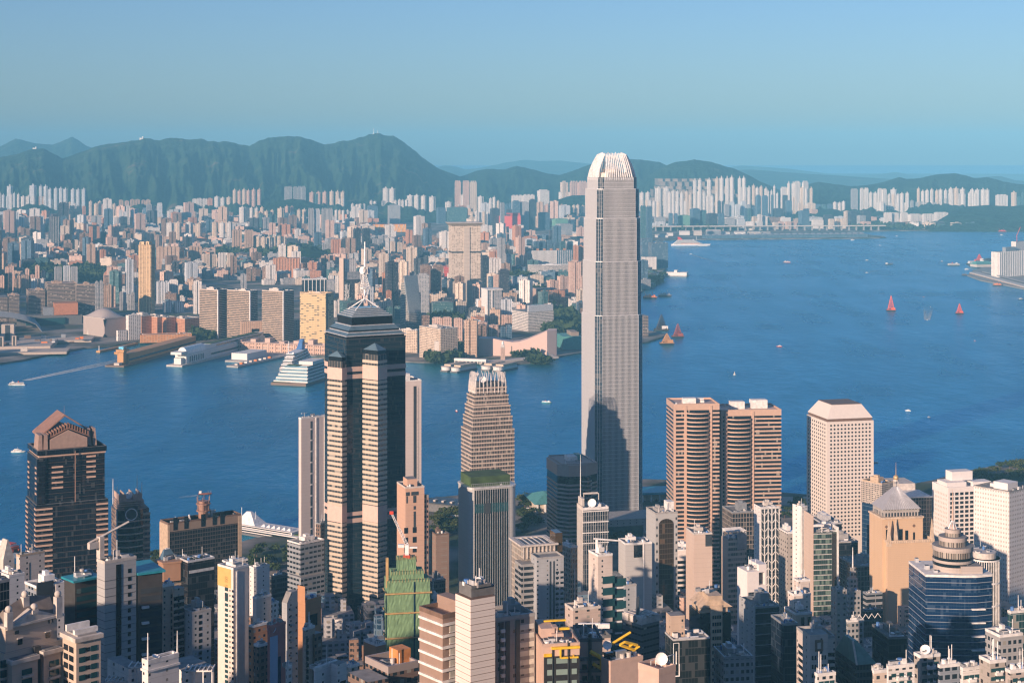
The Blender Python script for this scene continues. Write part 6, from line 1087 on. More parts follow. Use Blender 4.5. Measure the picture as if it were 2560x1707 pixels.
CL=[# tile,x0,x1,top0,top1,base,n,kind,colour
('40',-20,180,660,700,850,6,'cross','pale blue'),('40',50,112,592,600,690,1,'cross','pale blue'),('40',255,330,590,592,720,1,'cross','pale blue'),('40',345,432,592,600,770,2,'cross','pale blue'),('40',430,625,605,632,790,4,'cross','pale blue'),('40',640,795,618,635,790,3,'cross','pale blue'),
('40',185,330,690,705,810,3,'cross','white'),('40',345,400,690,700,800,1,'tower','tan'),('40',400,480,705,740,850,2,'cross','pale blue'),('40',545,735,740,790,900,5,'cross','cream'),('40',635,745,780,790,930,2,'bay','dark'),('40',748,785,785,790,935,1,'tower','orange'),('40',808,1065,730,775,940,6,'cross','cream'),('40',905,945,760,770,930,1,'tower','pink'),
('40',1078,1385,724,745,850,6,'tower','tan'),('40',1085,1300,780,900,1040,6,'bay','pale blue'),('40',1335,1495,755,790,1010,3,'bay','grey'),('40',60,168,838,860,1060,2,'bay','pale blue'),('40',165,455,878,900,1060,6,'bay','pale blue'),('40',0,60,860,900,1000,2,'bay','grey'),
('40',560,620,930,960,1100,2,'bay','blue'),('40',590,660,960,1020,1110,2,'tower','tan'),('40',680,760,930,960,1090,2,'tower','cream'),('40',770,850,925,960,1080,2,'bay','pale blue'),('40',970,1100,952,970,1190,2,'cross','pink'),('40',915,975,1020,1050,1180,1,'bay','dark'),('40',1185,1215,880,890,1060,1,'tower','orange'),('40',1120,1235,1010,1040,1150,3,'tower','brown'),('40',1340,1500,1030,1060,1170,4,'tower','tan'),
('40',1710,1760,740,790,850,2,'bay','white'),('40',1755,1900,716,725,860,3,'bay','white'),('40',1898,1950,712,718,860,1,'tower','orange'),('40',1955,2120,695,710,870,3,'cross','white'),('40',2125,2305,628,650,790,4,'cross','pink'),('40',2305,2400,622,632,760,2,'cross','pink'),('40',1600,1678,780,790,930,1,'office','white'),('40',1520,1600,825,845,950,2,'office','white'),('40',1680,1800,832,850,960,3,'cross','pink'),('40',1775,1990,842,860,950,5,'tower','grey'),('40',2183,2255,793,800,1000,1,'cross','white'),('40',2283,2370,798,805,1010,2,'cross','white'),('40',2000,2190,880,890,960,2,'office','white'),
('40',1505,1850,930,950,1145,4,'cross','white'),('40',1925,2135,925,940,1150,3,'cross','white'),('40',2120,2320,1000,1010,1220,2,'bay','tan'),('40',10,132,1055,1090,1325,1,'tower','brown'),('40',150,232,1110,1130,1310,2,'bay','tan'),('40',235,440,1205,1215,1320,3,'slab','white'),('40',230,400,1140,1160,1280,3,'tower','pink'),('40',440,505,1205,1210,1330,1,'tower','pink'),('40',580,660,1125,1140,1270,1,'bay','brown'),('40',660,815,1095,1120,1240,3,'office','white'),('40',838,912,1195,1200,1350,1,'bay','pink'),('40',905,970,1185,1190,1355,1,'tower','orange'),('40',970,1275,1170,1240,1320,7,'office','pink'),('40',1010,1265,1285,1300,1400,3,'slab','brown'),('40',1425,1645,1155,1160,1375,1,'slab','tan'),('40',1645,1725,1195,1215,1370,2,'tower','tan'),('40',1725,1850,1150,1160,1360,1,'bay','tan'),('40',1850,2150,1210,1235,1410,4,'bay','cream'),('40',485,712,1335,1345,1510,3,'bay','grey'),('40',-10,410,1330,1430,1570,9,'tower','pink'),('40',400,480,1400,1420,1560,2,'office','teal'),('40',1085,1275,1375,1400,1480,2,'office','white'),('40',945,1030,1395,1410,1500,2,'tower','pink'),('40',0,170,1260,1300,1400,4,'tower','tan'),('40',2310,2370,1070,1080,1220,1,'bay','tan'),('40',1680,1860,1350,1370,1470,2,'office','white'),
('30',1422,1548,450,460,660,1,'bay','pale blue'),('30',1540,1632,435,440,640,1,'office','white'),('30',1470,1690,620,640,740,2,'office','pale blue'),('30',1760,1850,440,445,750,1,'tower','white'),('30',1640,1720,560,600,700,2,'tower','white'),('30',2200,2262,380,385,560,1,'tower','grey'),('30',2250,2350,330,345,450,2,'office','brown'),('30',870,940,440,450,720,2,'tower','grey'),('30',940,1060,460,500,690,3,'tower','tan'),('30',1085,1240,540,570,720,4,'tower','grey'),('30',270,410,420,440,560,2,'cross','white'),('30',30,110,360,380,560,2,'bay','dark'),('30',110,260,380,440,560,4,'tower','tan'),('30',1180,1270,410,420,600,1,'bay','dark'),
('41',252,460,607,612,790,5,'bay','grey'),('41',484,652,650,660,800,3,'cross','pink'),('41',665,818,648,655,800,3,'cross','white'),('41',540,582,668,672,820,1,'bay','teal'),('41',748,818,712,720,840,2,'cross','white'),('41',-20,165,782,850,1040,4,'cross','cream'),('41',25,190,850,870,1040,4,'bay','teal'),('41',188,252,798,805,1040,1,'cross','cream'),('41',255,350,785,800,1000,2,'cross','pink'),('41',258,350,840,850,1045,2,'bay','blue'),('41',368,468,808,830,1020,2,'cross','cream'),('41',470,710,808,815,1115,4,'bay','grey'),('41',712,858,822,835,985,4,'cross','white'),('41',808,862,895,905,1095,1,'cross','white'),('41',868,1010,762,775,920,4,'cross','white'),('41',858,985,825,840,960,3,'cross','white'),('41',1010,1118,782,790,960,1,'office','blue'),('41',1145,1290,617,622,760,2,'cross','white'),('41',1148,1218,735,740,880,1,'bay','grey'),('41',1200,1325,778,785,960,1,'office','grey'),('41',1040,1110,735,745,840,2,'cross','white'),('41',1260,1400,720,740,890,4,'cross','white'),('41',1380,1445,683,688,850,1,'cross','white'),('41',1445,1502,683,690,860,1,'cross','white'),('41',1508,1565,688,692,860,1,'cross','white'),('41',1583,1648,693,700,860,1,'cross','white'),('41',1728,1805,742,750,820,1,'cross','white'),('41',1868,1928,680,685,820,1,'cross','white'),('41',1960,2022,680,690,820,1,'cross','white'),('41',2028,2092,694,700,840,1,'cross','white'),('41',1825,2022,555,562,690,3,'slab','pink'),('41',1650,1742,798,805,955,1,'office','blue'),('41',1742,1942,798,803,990,1,'office','teal'),('41',1840,1970,750,790,860,3,'cross','white'),('41',1968,2145,825,850,1000,5,'cross','white'),('41',2138,2238,685,745,830,3,'cross','white'),('41',2145,2238,808,812,1020,1,'office','dark'),('41',2238,2282,752,758,1030,1,'bay','grey'),('41',2282,2352,750,780,900,2,'office','blue'),
('41',0,282,1060,1080,1225,6,'cross','cream'),('41',348,412,998,1005,1150,1,'tower','white'),('41',408,475,1090,1100,1170,2,'tower','grey'),('41',522,602,1028,1040,1210,1,'tower','blue'),('41',600,690,1110,1130,1240,3,'tower','grey'),('41',680,780,1085,1095,1300,1,'bay','orange'),('41',775,875,1088,1095,1300,1,'office','dark'),('41',758,885,1170,1190,1300,2,'tower','pink'),('41',875,1048,985,995,1275,2,'bay','dark'),('41',1060,1168,1080,1090,1210,2,'bay','grey'),('41',1228,1338,1112,1120,1300,2,'tower','cream'),('41',1335,1398,1130,1140,1320,1,'cross','tan'),('41',1395,1455,1165,1175,1320,1,'cross','tan'),('41',1453,1530,1155,1165,1320,1,'bay','dark'),('41',1605,1675,1248,1255,1350,2,'tower','white'),('41',1080,1200,1195,1240,1300,3,'tower','tan'),('41',593,775,1335,1350,1440,1,'office','pink'),('41',1030,1245,1285,1295,1400,2,'office','brown'),('41',1243,1395,1305,1320,1400,1,'office','brown'),('41',1390,1480,1320,1330,1420,1,'office','red'),('41',1500,1710,1320,1330,1560,2,'office','brown'),('41',1705,1775,1340,1350,1480,1,'office','red'),('41',2065,2145,1125,1140,1260,1,'tower','tan'),('41',2135,2235,1080,1090,1250,1,'bay','grey'),('41',2235,2352,1110,1120,1230,3,'bay','blue'),('41',2058,2140,1240,1250,1580,1,'office','dark'),('41',2135,2252,1258,1265,1520,1,'bay','white'),('41',2245,2352,1215,1230,1420,2,'office','white'),
('31',2225,2328,335,345,700,1,'office','dark'),('31',1470,1592,380,385,770,1,'office','grey'),('31',1590,1705,330,345,640,1,'office','brown'),('31',1700,1772,320,325,460,1,'office','red'),('31',1600,1812,640,645,790,1,'office','teal'),('31',1600,1905,780,790,1000,3,'office','pink'),('31',1905,2065,795,810,980,2,'tower','white'),('31',2028,2235,815,850,1000,2,'tower','pink'),('31',1510,1595,760,770,880,1,'office','brown'),('31',1190,1325,680,700,800,2,'office','teal'),('31',1110,1190,640,650,760,2,'tower','pink'),('31',1180,1245,530,540,770,1,'tower','orange'),('31',1240,1330,520,560,700,2,'tower','grey'),('31',1080,1190,540,580,690,2,'tower','pink'),('31',915,1010,640,650,730,2,'office','pink'),('31',2240,2352,850,870,1010,2,'office','blue'),('31',345,410,800,820,1000,1,'office','grey'),('31',710,775,600,640,780,2,'office','white'),('31',650,770,390,400,560,2,'office','white'),('31',1070,1160,380,420,560,3,'office','brown'),('31',1200,1330,370,420,560,2,'office','dark'),('31',2250,2352,720,760,860,3,'tower','pink'),
('42',443,518,560,568,660,1,'tower','cream'),('42',518,692,560,565,700,2,'bay','pink'),('42',230,345,640,648,750,1,'office','white'),('42',428,535,645,655,730,1,'office','white'),('42',-20,205,680,690,740,2,'slab','white'),('42',0,75,738,745,1020,1,'office','blue'),('42',60,158,744,750,1020,1,'office','grey'),('42',155,218,722,728,1020,1,'office','dark'),('42',262,525,765,800,950,6,'cross','pink'),('42',500,675,772,790,950,4,'cross','cream'),('42',240,348,843,850,1010,1,'office','blue'),('42',365,518,905,910,1020,1,'office','green'),('42',400,562,948,955,1070,1,'office','grey'),('42',285,505,1045,1060,1110,4,'tower','teal'),('42',0,560,1098,1125,1240,9,'bay','blue'),('42',12,192,1210,1240,1410,2,'tower','pink'),('42',558,660,1142,1150,1420,2,'tower','orange'),
('42',1170,1275,655,662,750,2,'cross','white'),('42',1310,1385,608,615,780,1,'cross','white'),('42',1388,1455,612,620,780,1,'cross','white'),('42',1180,1360,728,760,870,5,'cross','cream'),('42',1385,1900,620,700,830,13,'cross','white'),('42',1500,1650,735,780,870,4,'cross','white'),('42',1658,1748,538,545,720,2,'cross','white'),('42',1788,1838,537,542,720,1,'cross','white'),('42',1858,2045,515,530,720,4,'cross','white'),('42',2068,2148,520,525,680,2,'cross','white'),('42',2080,2352,585,640,750,7,'cross','white'),('42',1878,1952,738,745,880,2,'office','dark'),('42',1950,2200,735,790,920,5,'office','grey'),('42',2235,2352,688,695,930,2,'office','blue'),('42',1178,1232,782,790,1095,1,'bay','teal'),('42',1232,1290,785,790,1105,1,'bay','blue'),('42',1440,1522,845,860,1012,2,'office','blue'),('42',1520,1638,868,875,1012,1,'office','green'),('42',1635,1732,808,815,1005,1,'office','blue'),('42',1728,1788,826,832,1005,1,'office','teal'),('42',1785,1892,853,858,1005,1,'office','dark'),('42',1893,1952,848,855,1005,1,'office','blue'),('42',1950,2055,903,908,1012,1,'office','grey'),('42',2053,2142,903,910,1012,1,'office','pale blue'),('42',2150,2312,928,935,1012,2,'office','white'),('42',1285,1440,925,950,1012,5,'office','pale blue'),('42',2130,2235,800,830,990,3,'office','blue'),('42',2200,2352,860,900,1005,3,'tower','white'),
('43',-10,100,588,690,790,4,'cross','white'),('43',118,182,613,618,720,1,'bay','white'),('43',178,252,568,572,790,2,'cross','white'),('43',245,372,560,563,770,2,'bay','white'),('43',293,418,613,620,790,3,'cross','white'),('43',15,102,678,685,900,1,'office','blue'),('43',118,222,680,683,910,1,'office','dark'),('43',50,142,808,812,930,1,'office','dark'),('43',163,222,733,738,920,1,'office','blue'),('43',223,268,700,705,820,2,'tower','cream'),('43',286,388,830,835,1000,1,'office','blue'),('43',385,462,818,822,920,1,'office','pink'),('43',410,515,915,918,1000,1,'office','white'),('43',513,605,870,872,985,1,'office','dark'),('43',440,605,768,780,890,3,'office','blue'),('43',600,718,738,760,890,3,'cross','white'),('43',558,722,898,910,1000,3,'office','cream'),('43',752,962,833,838,990,2,'office','dark'),('43',823,905,873,876,998,1,'office','grey'),('43',858,952,930,935,1000,1,'office','pink'),('43',275,440,760,780,850,4,'office','cream'),('43',40,270,930,940,1005,4,'office','pink'),('43',700,755,830,840,980,1,'tower','cream'),
('43',763,828,628,634,790,1,'bay','grey'),('43',838,925,620,628,790,2,'bay','white'),('43',922,1012,660,664,830,2,'cross','white'),('43',1005,1095,626,632,790,2,'bay','white'),('43',1003,1088,750,753,915,1,'cross','white'),('43',1102,1215,672,680,860,3,'cross','white'),('43',1215,1302,662,670,860,2,'cross','white'),('43',1128,1192,626,632,700,1,'cross','white'),('43',1110,1302,752,760,870,4,'cross','white'),('43',1308,1655,715,755,870,8,'cross','grey'),('43',1365,1655,613,650,760,7,'cross','white'),('43',1653,1818,615,625,730,3,'cross','white'),('43',1662,1835,665,675,840,3,'cross','white'),('43',1838,1928,660,664,840,2,'cross','white'),('43',1855,2048,626,635,810,4,'cross','white'),('43',1058,1292,848,856,985,3,'bay','white'),('43',1293,1418,860,865,985,1,'bay','white'),('43',1420,1533,860,870,990,1,'bay','white'),('43',1533,1663,843,850,980,1,'bay','white'),('43',2098,2208,682,688,805,1,'bay','white'),('43',2238,2292,655,662,810,1,'cross','cream'),('43',2292,2360,658,720,900,2,'bay','teal'),('43',1675,1795,950,965,1005,3,'office','cream'),('43',1793,1912,938,955,1000,3,'office','cream')]
for t,x0,x1,y0,y1,yb,n,kd,cl in CL:
    W=(x1-x0)/3.672/n
    for i in range(n):
        px=PX(t,x0)+W*(i+.5)+(rnd.uniform(-.12,.12)*W if n>1 else 0); top=PY(t,rnd.uniform(y0,y1)); base=PY(t,yb)+rnd.uniform(-1,1)
        c=cl
        if n>2 and rnd.random()<.22: c={'white':'cream','cream':'white','pink':'cream','tan':'pink','pale blue':'white','grey':'pale blue','blue':'teal','brown':'tan'}.get(cl,cl)
        kadd(px,top,base,W*rnd.uniform(.84,.97) if n>1 else W*.97,kd,c,phi=None if kd!='slab' else rnd.uniform(6,14))
NTOW=len(KB)
# the low fabric of the town
def inpoly(x,y,P):
    c=False; n=len(P)
    for i in range(n):
        (x0,y0),(x1,y1)=P[i],P[i-1]
        if (y0>y)!=(y1>y) and x<(x1-x0)*(y-y0)/(y1-y0)+x0: c=not c
    return c
KW=[at(x,y)[:2] for x,y in KOW+KAI]+[(9000,13500),(9000,17000),(-9000,17000),(-9000,4000)]
PARKS=[(110,690,60,22),(215,690,65,20),(45,585,40,12),(770,640,95,26),(660,640,60,14),(740,660,40,8),(1420,505,60,14),(1400,815,50,45),(560,640,40,12),(640,770,1,1),(1330,740,60,16),(1310,700,60,10),(1115,805,40,12)]
CLEAR=[(-60,785,330,930),(150,760,345,900),(290,775,520,900),(485,700,660,880),(560,850,780,900),(655,715,850,880),(930,548,1150,606),(1190,815,1460,920),(940,790,1160,915),(1590,560,2230,606),(1150,660,1215,775),(330,600,395,790),(60,700,245,830),(-40,720,60,830),(1320,620,1440,705),(1500,590,1670,690),(1455,800,1680,880),(1090,570,1640,602),(1600,574,2900,600)]
low=[]; d=3290.
while d<10000:
    sp=33+ (d-3300)*.0062; x=-d*.34
    while x<d*.34:
        px=CX+x/d*F; py=YH+F*(H-3)/d
        xx=x+rnd.uniform(-.2,.2)*sp; dd=d+rnd.uniform(-.3,.3)*sp
        ok=inpoly(xx,dd,KW) and inpoly(xx,dd-25,KW) and not any(a<px<c and b<py<e for a,b,c,e in CLEAR) and not any(((px-a)/p)**2+((py-b)/q)**2<1 for a,b,p,q in PARKS) and rnd.random()<.93
        if ok:
            n_=float(fbm(np.array(xx/420.),np.array(dd/420.),3,5)); h=rnd.choice([16,20,24,30,36])*(.7+n_*1.1)
            tall_=rnd.random()<(.20 if px<1450 else .1)
            if tall_: h*=rnd.uniform(1.6,2.9)
            if d>8000: h*=1.25
            if px>1600 and py<600: h=min(h,38)
            low.append((xx,dd,sp*rnd.uniform(.45,.8) if tall_ else sp*rnd.uniform(.6,1.02),sp*rnd.uniform(.4,.6) if tall_ else sp*rnd.uniform(.5,.8),h,R(rnd.choice([10,12,14,26,-8,-20])),rnd.choice(['white','white','pink','pink','cream','cream','tan','orange','grey','brown','brown','pale blue','dark','dark','blue','teal']),px,py))
        x+=sp*1.12
    d+=sp*1.15
low.sort(key=lambda b:-(b[2]+b[4])*b[2]/b[1]**2)
near_low=[b for b in low if 0<b[7]<1480 or 1620<b[7]<2560][:250]; ids=set(map(id,near_low))
for b in near_low:
    x,dd,w_,dp,h,ph,cl,px,py=b; o=D.objects.new('city_block',UM['low'][rnd.randrange(5)] if h<46 else UM['tower'][0]); COL.objects.link(o); o.scale=(w_,dp,h*1.03); o.rotation_euler=(0,0,ph); o.location=(x,dd,2.4); o.material_slots[0].link='OBJECT'; o.material_slots[0].material=M[KCOL[cl]]
    KB.append([o,px,wz(0,1)*0+YH+F*(H-h)/dd,py,w_/dd*F,'low',cl,h])
cols=list(KCOL); mb=MB(); CB=comb(2,.2,.25)
for b in low:
    if id(b) in ids: continue
    x,dd,w_,dp,h,ph,cl,px,py=b; c,s_=math.cos(ph),math.sin(ph); mi=cols.index(cl)
    def rect(u0,u1,v0,v1): return [(x+u*c-v*s_,dd+u*s_+v*c) for u,v in ((u0,v0),(u1,v0),(u1,v1),(u0,v1))]
    mb.prism([(x+u*w_*c-v*dp*s_,dd+u*w_*s_+v*dp*c) for u,v in CB] if h>46 else rect(0,w_,0,dp),2.4,h,mi); a=rnd.uniform(.1,.5); mb.prism(rect(a*w_,(a+.3)*w_,.2*dp,.55*dp),h,h+rnd.uniform(2.5,5),mi)
o=mb.build('far_city_blocks',[KCOL[k] for k in cols]); kind(o,'stuff','dense fabric of small low city blocks filling the far shore')
# labels that single each building out
_U=['','second','third','fourth','fifth','sixth','seventh','eighth','ninth','tenth','eleventh','twelfth','thirteenth','fourteenth']
def nth(i,n):
    if i==0: return 'leftmost'
    if i==n-1: return 'rightmost'
    return (_U[i] if i<len(_U) else str(i+1)+'th')+' from left'
def phrase(b,LM=LAND_):
    o,px,top,base,w_,kd,cl,h=b; cy_=(top+base)/2; n,lx,ly=min(LM,key=lambda l:(l[1]-px)**2+2.2*(l[2]-cy_)**2); dx,dy=px-lx,cy_-ly
    rel=('behind-left of' if dx<0 else 'behind-right of') if dy<-14 and abs(dx)>14 else 'behind' if dy<-14 else (('below-left of' if dx<0 else 'below-right of') if abs(dx)>14 else 'below') if dy>14 else ('left of' if dx<0 else 'right of')
    sz='tall ' if h>130 else 'short ' if h<60 and kd!='low' else ''
    return f'{sz}{cl} {NOUN[kd]}',f'{rel} {n}'
def label_all(KB,LM,grp):
    G={}
    for b in KB: G.setdefault(phrase(b,LM),[]).append(b)
    for (a,rel),L in G.items():
        L.sort(key=lambda b:b[1])
        for i,b in enumerate(L): tag(b[0],f'{a} {rel}'+('' if len(L)==1 else f', {nth(i,len(L))}'),'low building' if b[5]=='low' else 'office block' if b[5]=='office' else 'apartment block',grp)
label_all(KB,LAND_,'buildings on the far shore')
# ---------------------------------------------------------------- landmarks across the harbour
def K(name,label,t,xl,xc,xr,yt,yb,phi,depth=None,cat='building',group=None): return B(name,label,t,xl,xc,xr,yt,gd(PY(t,yb),3.2),phi,depth,cat,group)
b=K('residential_tower','very slim golden pencil tower rising from the far waterfront','30',1270,1388,1422,118,770,66,cat='tower'); b.body('k_gold'); a,c=b.w2,b.w1
for f in (.12,.36,.62,.86): b.box('rib','gold_rib',-.9,0,c*f-1.2,c*f+1.2,0,b.h+ (6 if f in(.36,.86) else 0))
b.box('roof_block','gold_rib',2,a-2,c*.2,c*.45,b.h,b.h+8); b.box('roof_block','gold_rib',2,a-2,c*.6,c*.9,b.h,b.h+7)
b=K('residential_tower','dark slatted tower with white edges, among pale towers on the far left','40',452,470,545,888,1205,20,cat='tower'); b.body('k_dark'); b.fins('white_paint','R',5,1.2,1,0,b.h); b.box('crown','k_dark',b.w2*.2,b.w2*.8,2,b.w1*.7,b.h,b.h+9)
b=K('residential_tower','orange-edged tower with a dark glass centre, far left bank','40',815,828,912,965,1160,20,cat='tower'); b.body('k_dark'); b.box('edge_bay','k_orange',-1,b.w2*.28,-1.5,b.w1,0,b.h-6); b.box('edge_bay','k_orange',b.w2*.72,b.w2+1,-1.5,b.w1,0,b.h-6); b.box('crown','k_orange',b.w2*.3,b.w2*.7,3,b.w1*.8,b.h,b.h+10); b.box('podium','k_tan',-8,b.w2+8,-8,b.w1+6,0,18)
b=K('residential_tower','long dark banded waterfront flats of three joined slabs','30',240,262,415,540,828,22,cat='apartment block'); b.body('k_band')
for t_ in ((418,450,705,478),(700,712,872,488)):
    s=b.sub('30',t_[0]-8,t_[1]-12,t_[2],t_[3],b.d+4,22); s.body('k_band','slab'); s.roof(t_[0],'k_tan',4,None,True,True,7)
b.roof(240,'k_tan',3); b.box('link','glass_dark',b.w2+.5,b.w2+10,3,20,0,b.h-4)
b=K('residential_tower','dark banded flats cut by the left edge of the frame, on the far waterfront','30',-60,-40,70,600,835,22,cat='apartment block'); b.body('k_band'); s=b.sub('30',66,82,178,582,b.d+6,22); s.body('k_band','slab'); s.roof(4,'k_tan',3,None,True,True,6)
def museum():
    b=K('theatre_hall','pale lantern-like hall with a sagging roof and triangular openings','30',765,960,1152,795,965,45,cat='theatre'); a,c=b.w2,b.w1; n=10; m=MB()
    def zt(u,v):
        f,g=u/a,v/c; return b.h+ (b.z('30',722)-b.h)*(1-(2*f-1)**2*.98)*(1-(2*g-1)**2*.98)
    for i in range(n+1):
        for j in range(n+1): m.v.append((a*i/n,c*j/n,zt(a*i/n,c*j/n)+.5))
    for i in range(n):
        for j in range(n): q=i*(n+1)+j; m.f.append((q,q+n+1,q+n+2,q+1)); m.m.append(0)
    b.box('walls','hall_wall',0,a,0,c,0,b.h); b.add('curved_roof',m,'hall_wall'); b.box('eaves','pale_stone',-1,a+1,-1,c+1,b.h-.8,b.h+.4)
    k=a*.11; z=b.h-2
    m=MB()
    for s_ in (1,):
        m.v=[(-.4,k*.9,z),(-.4,-.4,z-.0),(k*.9,-.4,z),(-.4,-.4,z-17)]; m.f=[(0,1,3),(1,2,3),(0,2,1),(0,3,2)]; m.m=[0]*4
    b.add('triangle_window','dark_metal' if 0 else m,'glass_dark'); m=MB(); m.v=[(-.4,k*1.2,0),(-.4,-.4,0),(k*1.2,-.4,0),(-.4,-.4,8)]; m.f=[(0,1,3),(1,2,3),(0,2,1),(0,3,2)]; m.m=[0]*4; b.add('entrance',m,'glass_dark'); m=MB(); u=c*.78; m.v=[(-.4,u-4,0),(-.4,u+4,0),(-.4,u,17),(0.1,u,0)]; m.f=[(0,1,2),(1,3,2),(3,0,2),(0,3,1)]; m.m=[0]*4; b.add('entrance',m,'pale_stone')
museum()
b=K('hotel','white stepped block beside the lantern-like hall','30',1068,1085,1165,905,1000,40,cat='hotel'); b.body('k_white'); s=b.sub('30',1155,1180,1295,772,b.d+14,40); s.body('k_white','tall_wing'); s.roof(7,'white_paint',4)
b=K('hotel','row of four terracotta wedge blocks on a terracotta podium','30',1290,1300,1440,775,958,48,50,cat='hotel'); b.body('k_terra'); s0=b
for x0,x1,y in ((1436,1518,783),(1518,1614,788),(1612,1832,800)):
    s=b.sub('30',x0-30 if x0>1600 else x0-20,x0+ (85 if x0>1600 else 8),x1,y,b.d+6,48,None if x0>1600 else 50); s.body('k_terra','wedge_block'); s.roof(x0,'pale_stone',5)
b.roof(5,'pale_stone',5); s=b.sub('30',1262,1285,1760,948,gd(PY('30',1018),3.2),12,26); s.body('k_terra2','podium'); s.roof(9,'terracotta',14,None,False,True,3)
for i,(t,xl,xc,xr,yt,yb,lab) in enumerate((('30',1832,2000,2095,535,978,'striped dark and cream glass slab, first of the trio from the terracotta blocks'),('30',2085,2295,2365,545,992,'striped dark and cream glass slab in the middle of the trio'),('31',56,250,348,548,1030,'striped dark and cream glass slab of the trio nearest the gold tower'))):
    b=K('office_tower',lab,t,xl,xc,xr,yt,yb,58,cat='tower',group='striped slabs on the far waterfront'); b.body('k_stripe'); b.box('edge_pier','steel_white',-.8,2,-1,1,0,b.h) ; b.bands('stripe_band',3.9,1.6,.4); b.roof(i+3,'pale_stone',4)
b=K('office_tower','gold mirrored slab tower right of the striped trio','31',403,640,714,575,1050,60,cat='tower'); b.body('k_goldglass'); b.parapet('gold_rib',3,1); b.box('edge_pier','dark_metal',b.w2*.1,b.w2*.25,-.6,.1,0,b.h); b.roof(4,'pale_stone',5)
b=K('office_tower','peach square-framed block with a tall hole in it','30',2205,2212,2480,822,1010,20,cat='building'); a,c=b.w2,b.w1; c=min(c,30); b.add('frame',MB().box(0,a*.36,0,c,0,b.h).box(a*.64,a,0,c,0,b.h).box(a*.36,a*.64,0,c,b.h*.62,b.h),'k_peach'); b.box('glass_infill','glass_dark',a*.36,a*.64,3,c-3,0,b.h*.62)
def arcade(label,p0,p1,h,dep,mat,z0=3.,name='terminal_arcade'):
    a=Vector(at(*p0,z0)[:2]); c=Vector(at(*p1,z0)[:2]); L=(c-a).length; ph=math.atan2(c.y-a.y,c.x-a.x); e=thing(name,label,'terminal',(a.x,a.y,z0),ph); MB().box(0,L,0,dep,0,h).build('walls',mat,e); return e,L
e,L=arcade('long peach arcade along the far waterfront below the striped trio',(575,876),(832,888),17,34,'k_arcade'); n=16
for k in range(n): MB().box(L*k/n,L*k/n+2.2,-1.2,0,0,17.6).build('pier','peach',e)
MB().box(-1,L+1,-1.5,35,17.6,19).build('roof_edge','peach',e)
for k in range(7): MB().box(L*(.05+.14*k),L*(.05+.14*k)+12,6,26,19,22+k%3*3).build('roof_block','peach2',e)
# beige hotels
b=K('hotel','beige waterfront hotel with deep window grid, end wing facing the piers','31',1500,1695,1852,892,1180,38,cat='hotel'); b.body('k_hotel'); b.roof(3,'pale_stone',8); b.box('white_bay','pale_stone',-.8,.2,b.w1*.06,b.w1*.28,0,b.h*.6); s=b.sub('31',1258,1480,1512,905,gd(PY('31',1110),3.2),70); s.body('k_hotel','rear_wing'); s.roof(4,'pale_stone',6)
def cap_tower():
    b=K('residential_tower','beige tall tower under a winged flat cap, beyond the hotels','31',1768,1800,2062,-55,690,12,cat='tower'); a,c=b.w2,b.w1; b.body('k_captower'); b.box('centre_bay','k_capbay',a*.40,a*.62,-1.8,.1,20,b.h-4)
    for y in (185,-1,440): pass
    for y,h_ in ((180,6),(432,4)): b.box('sky_terrace','dark_metal',-.4,a*.40,-.4,c,b.z('31',y+14),b.z('31',y)); b.box('sky_terrace','dark_metal',a*.62,a+.4,-.4,c,b.z('31',y+14),b.z('31',y))
    z=b.h; b.add('winged_cap',MB().loft([(-1,-1),(a+1,-1),(a+1,c),(-1,c)],z,[(-7,-6),(a+7,-6),(a+7,c+5),(-7,c+5)],z+7),'cap_roof'); b.box('cap_edge','pale_stone',-8,a+8,-7,c+6,z+7,z+8.4); b.box('podium','k_capbay',-3,a+3,-3,c+6,0,b.z('31',455))
cap_tower()
b=K('office_tower','grey glass tower with a curved blade-like front','31',1325,1405,1512,560,870,40,cat='tower'); a,c=b.w2,b.w1; b.body('k_curved'); zt=b.z('31',400); b.add('glass_blade',MB().loft([(-.6,-1),(a+.6,-1),(a+.6,3),(-.6,3)],b.h*.4,[(-.6-14,-1),(a-10,-1),(a-10,3),(-14.6,3)],zt),'glass_sky2'); b.box('rear_block','k_curved',2,a*.8,3.2,c,b.h,b.h+22)
b=K('office_tower','concrete tower with a pale side slab and white lattice storeys, behind the gold tower','31',768,806,960,440,775,34,cat='tower'); b.body('k_dark'); b.box('side_slab','f_rosyslab',-1.5,0,0,b.w1,0,b.z('31',240)); m=MB(); u0,u1=1.,b.w2*.33
for z0,z1 in ((b.z('31',640),b.z('31',480)),(b.z('31',770),b.z('31',645))):
    for k in range(9):
        x=u0+(u1-u0)*(k%3)/2; m.tube((u0+(u1-u0)*random.Random(k).random(),-1,z0),(u0+(u1-u0)*random.Random(k+9).random(),-1,z1),.5,4); m.tube((u0,-1,z0+(z1-z0)*k/9),(u1,-1,z0+(z1-z0)*((k*4+3)%9)/9),.45,4)
b.add('lattice',m,'white_paint'); b.box('upper_block','k_grey',4,b.w2,4,b.w1,b.h,b.z('31',370)); b.box('head','k_white',6,b.w2*.8,6,b.w1,b.z('31',370),b.z('31',250))
b=K('office_tower','dark glass cube framed in white columns, behind the gold tower','31',420,426,645,440,600,14,cat='office block'); b.body('glass_dark'); b.fins('white_paint','R',6,1.8,2,0,b.h); b.box('roof_slab','white_paint',-1,b.w2+1,-2.5,b.w1,b.h,b.h+3); b.roof(6,'white_paint',6,b.h+3,False,False); s=b.sub('31',645,652,725,440,b.d+8,14,30); s.body('k_grey','side_wing')
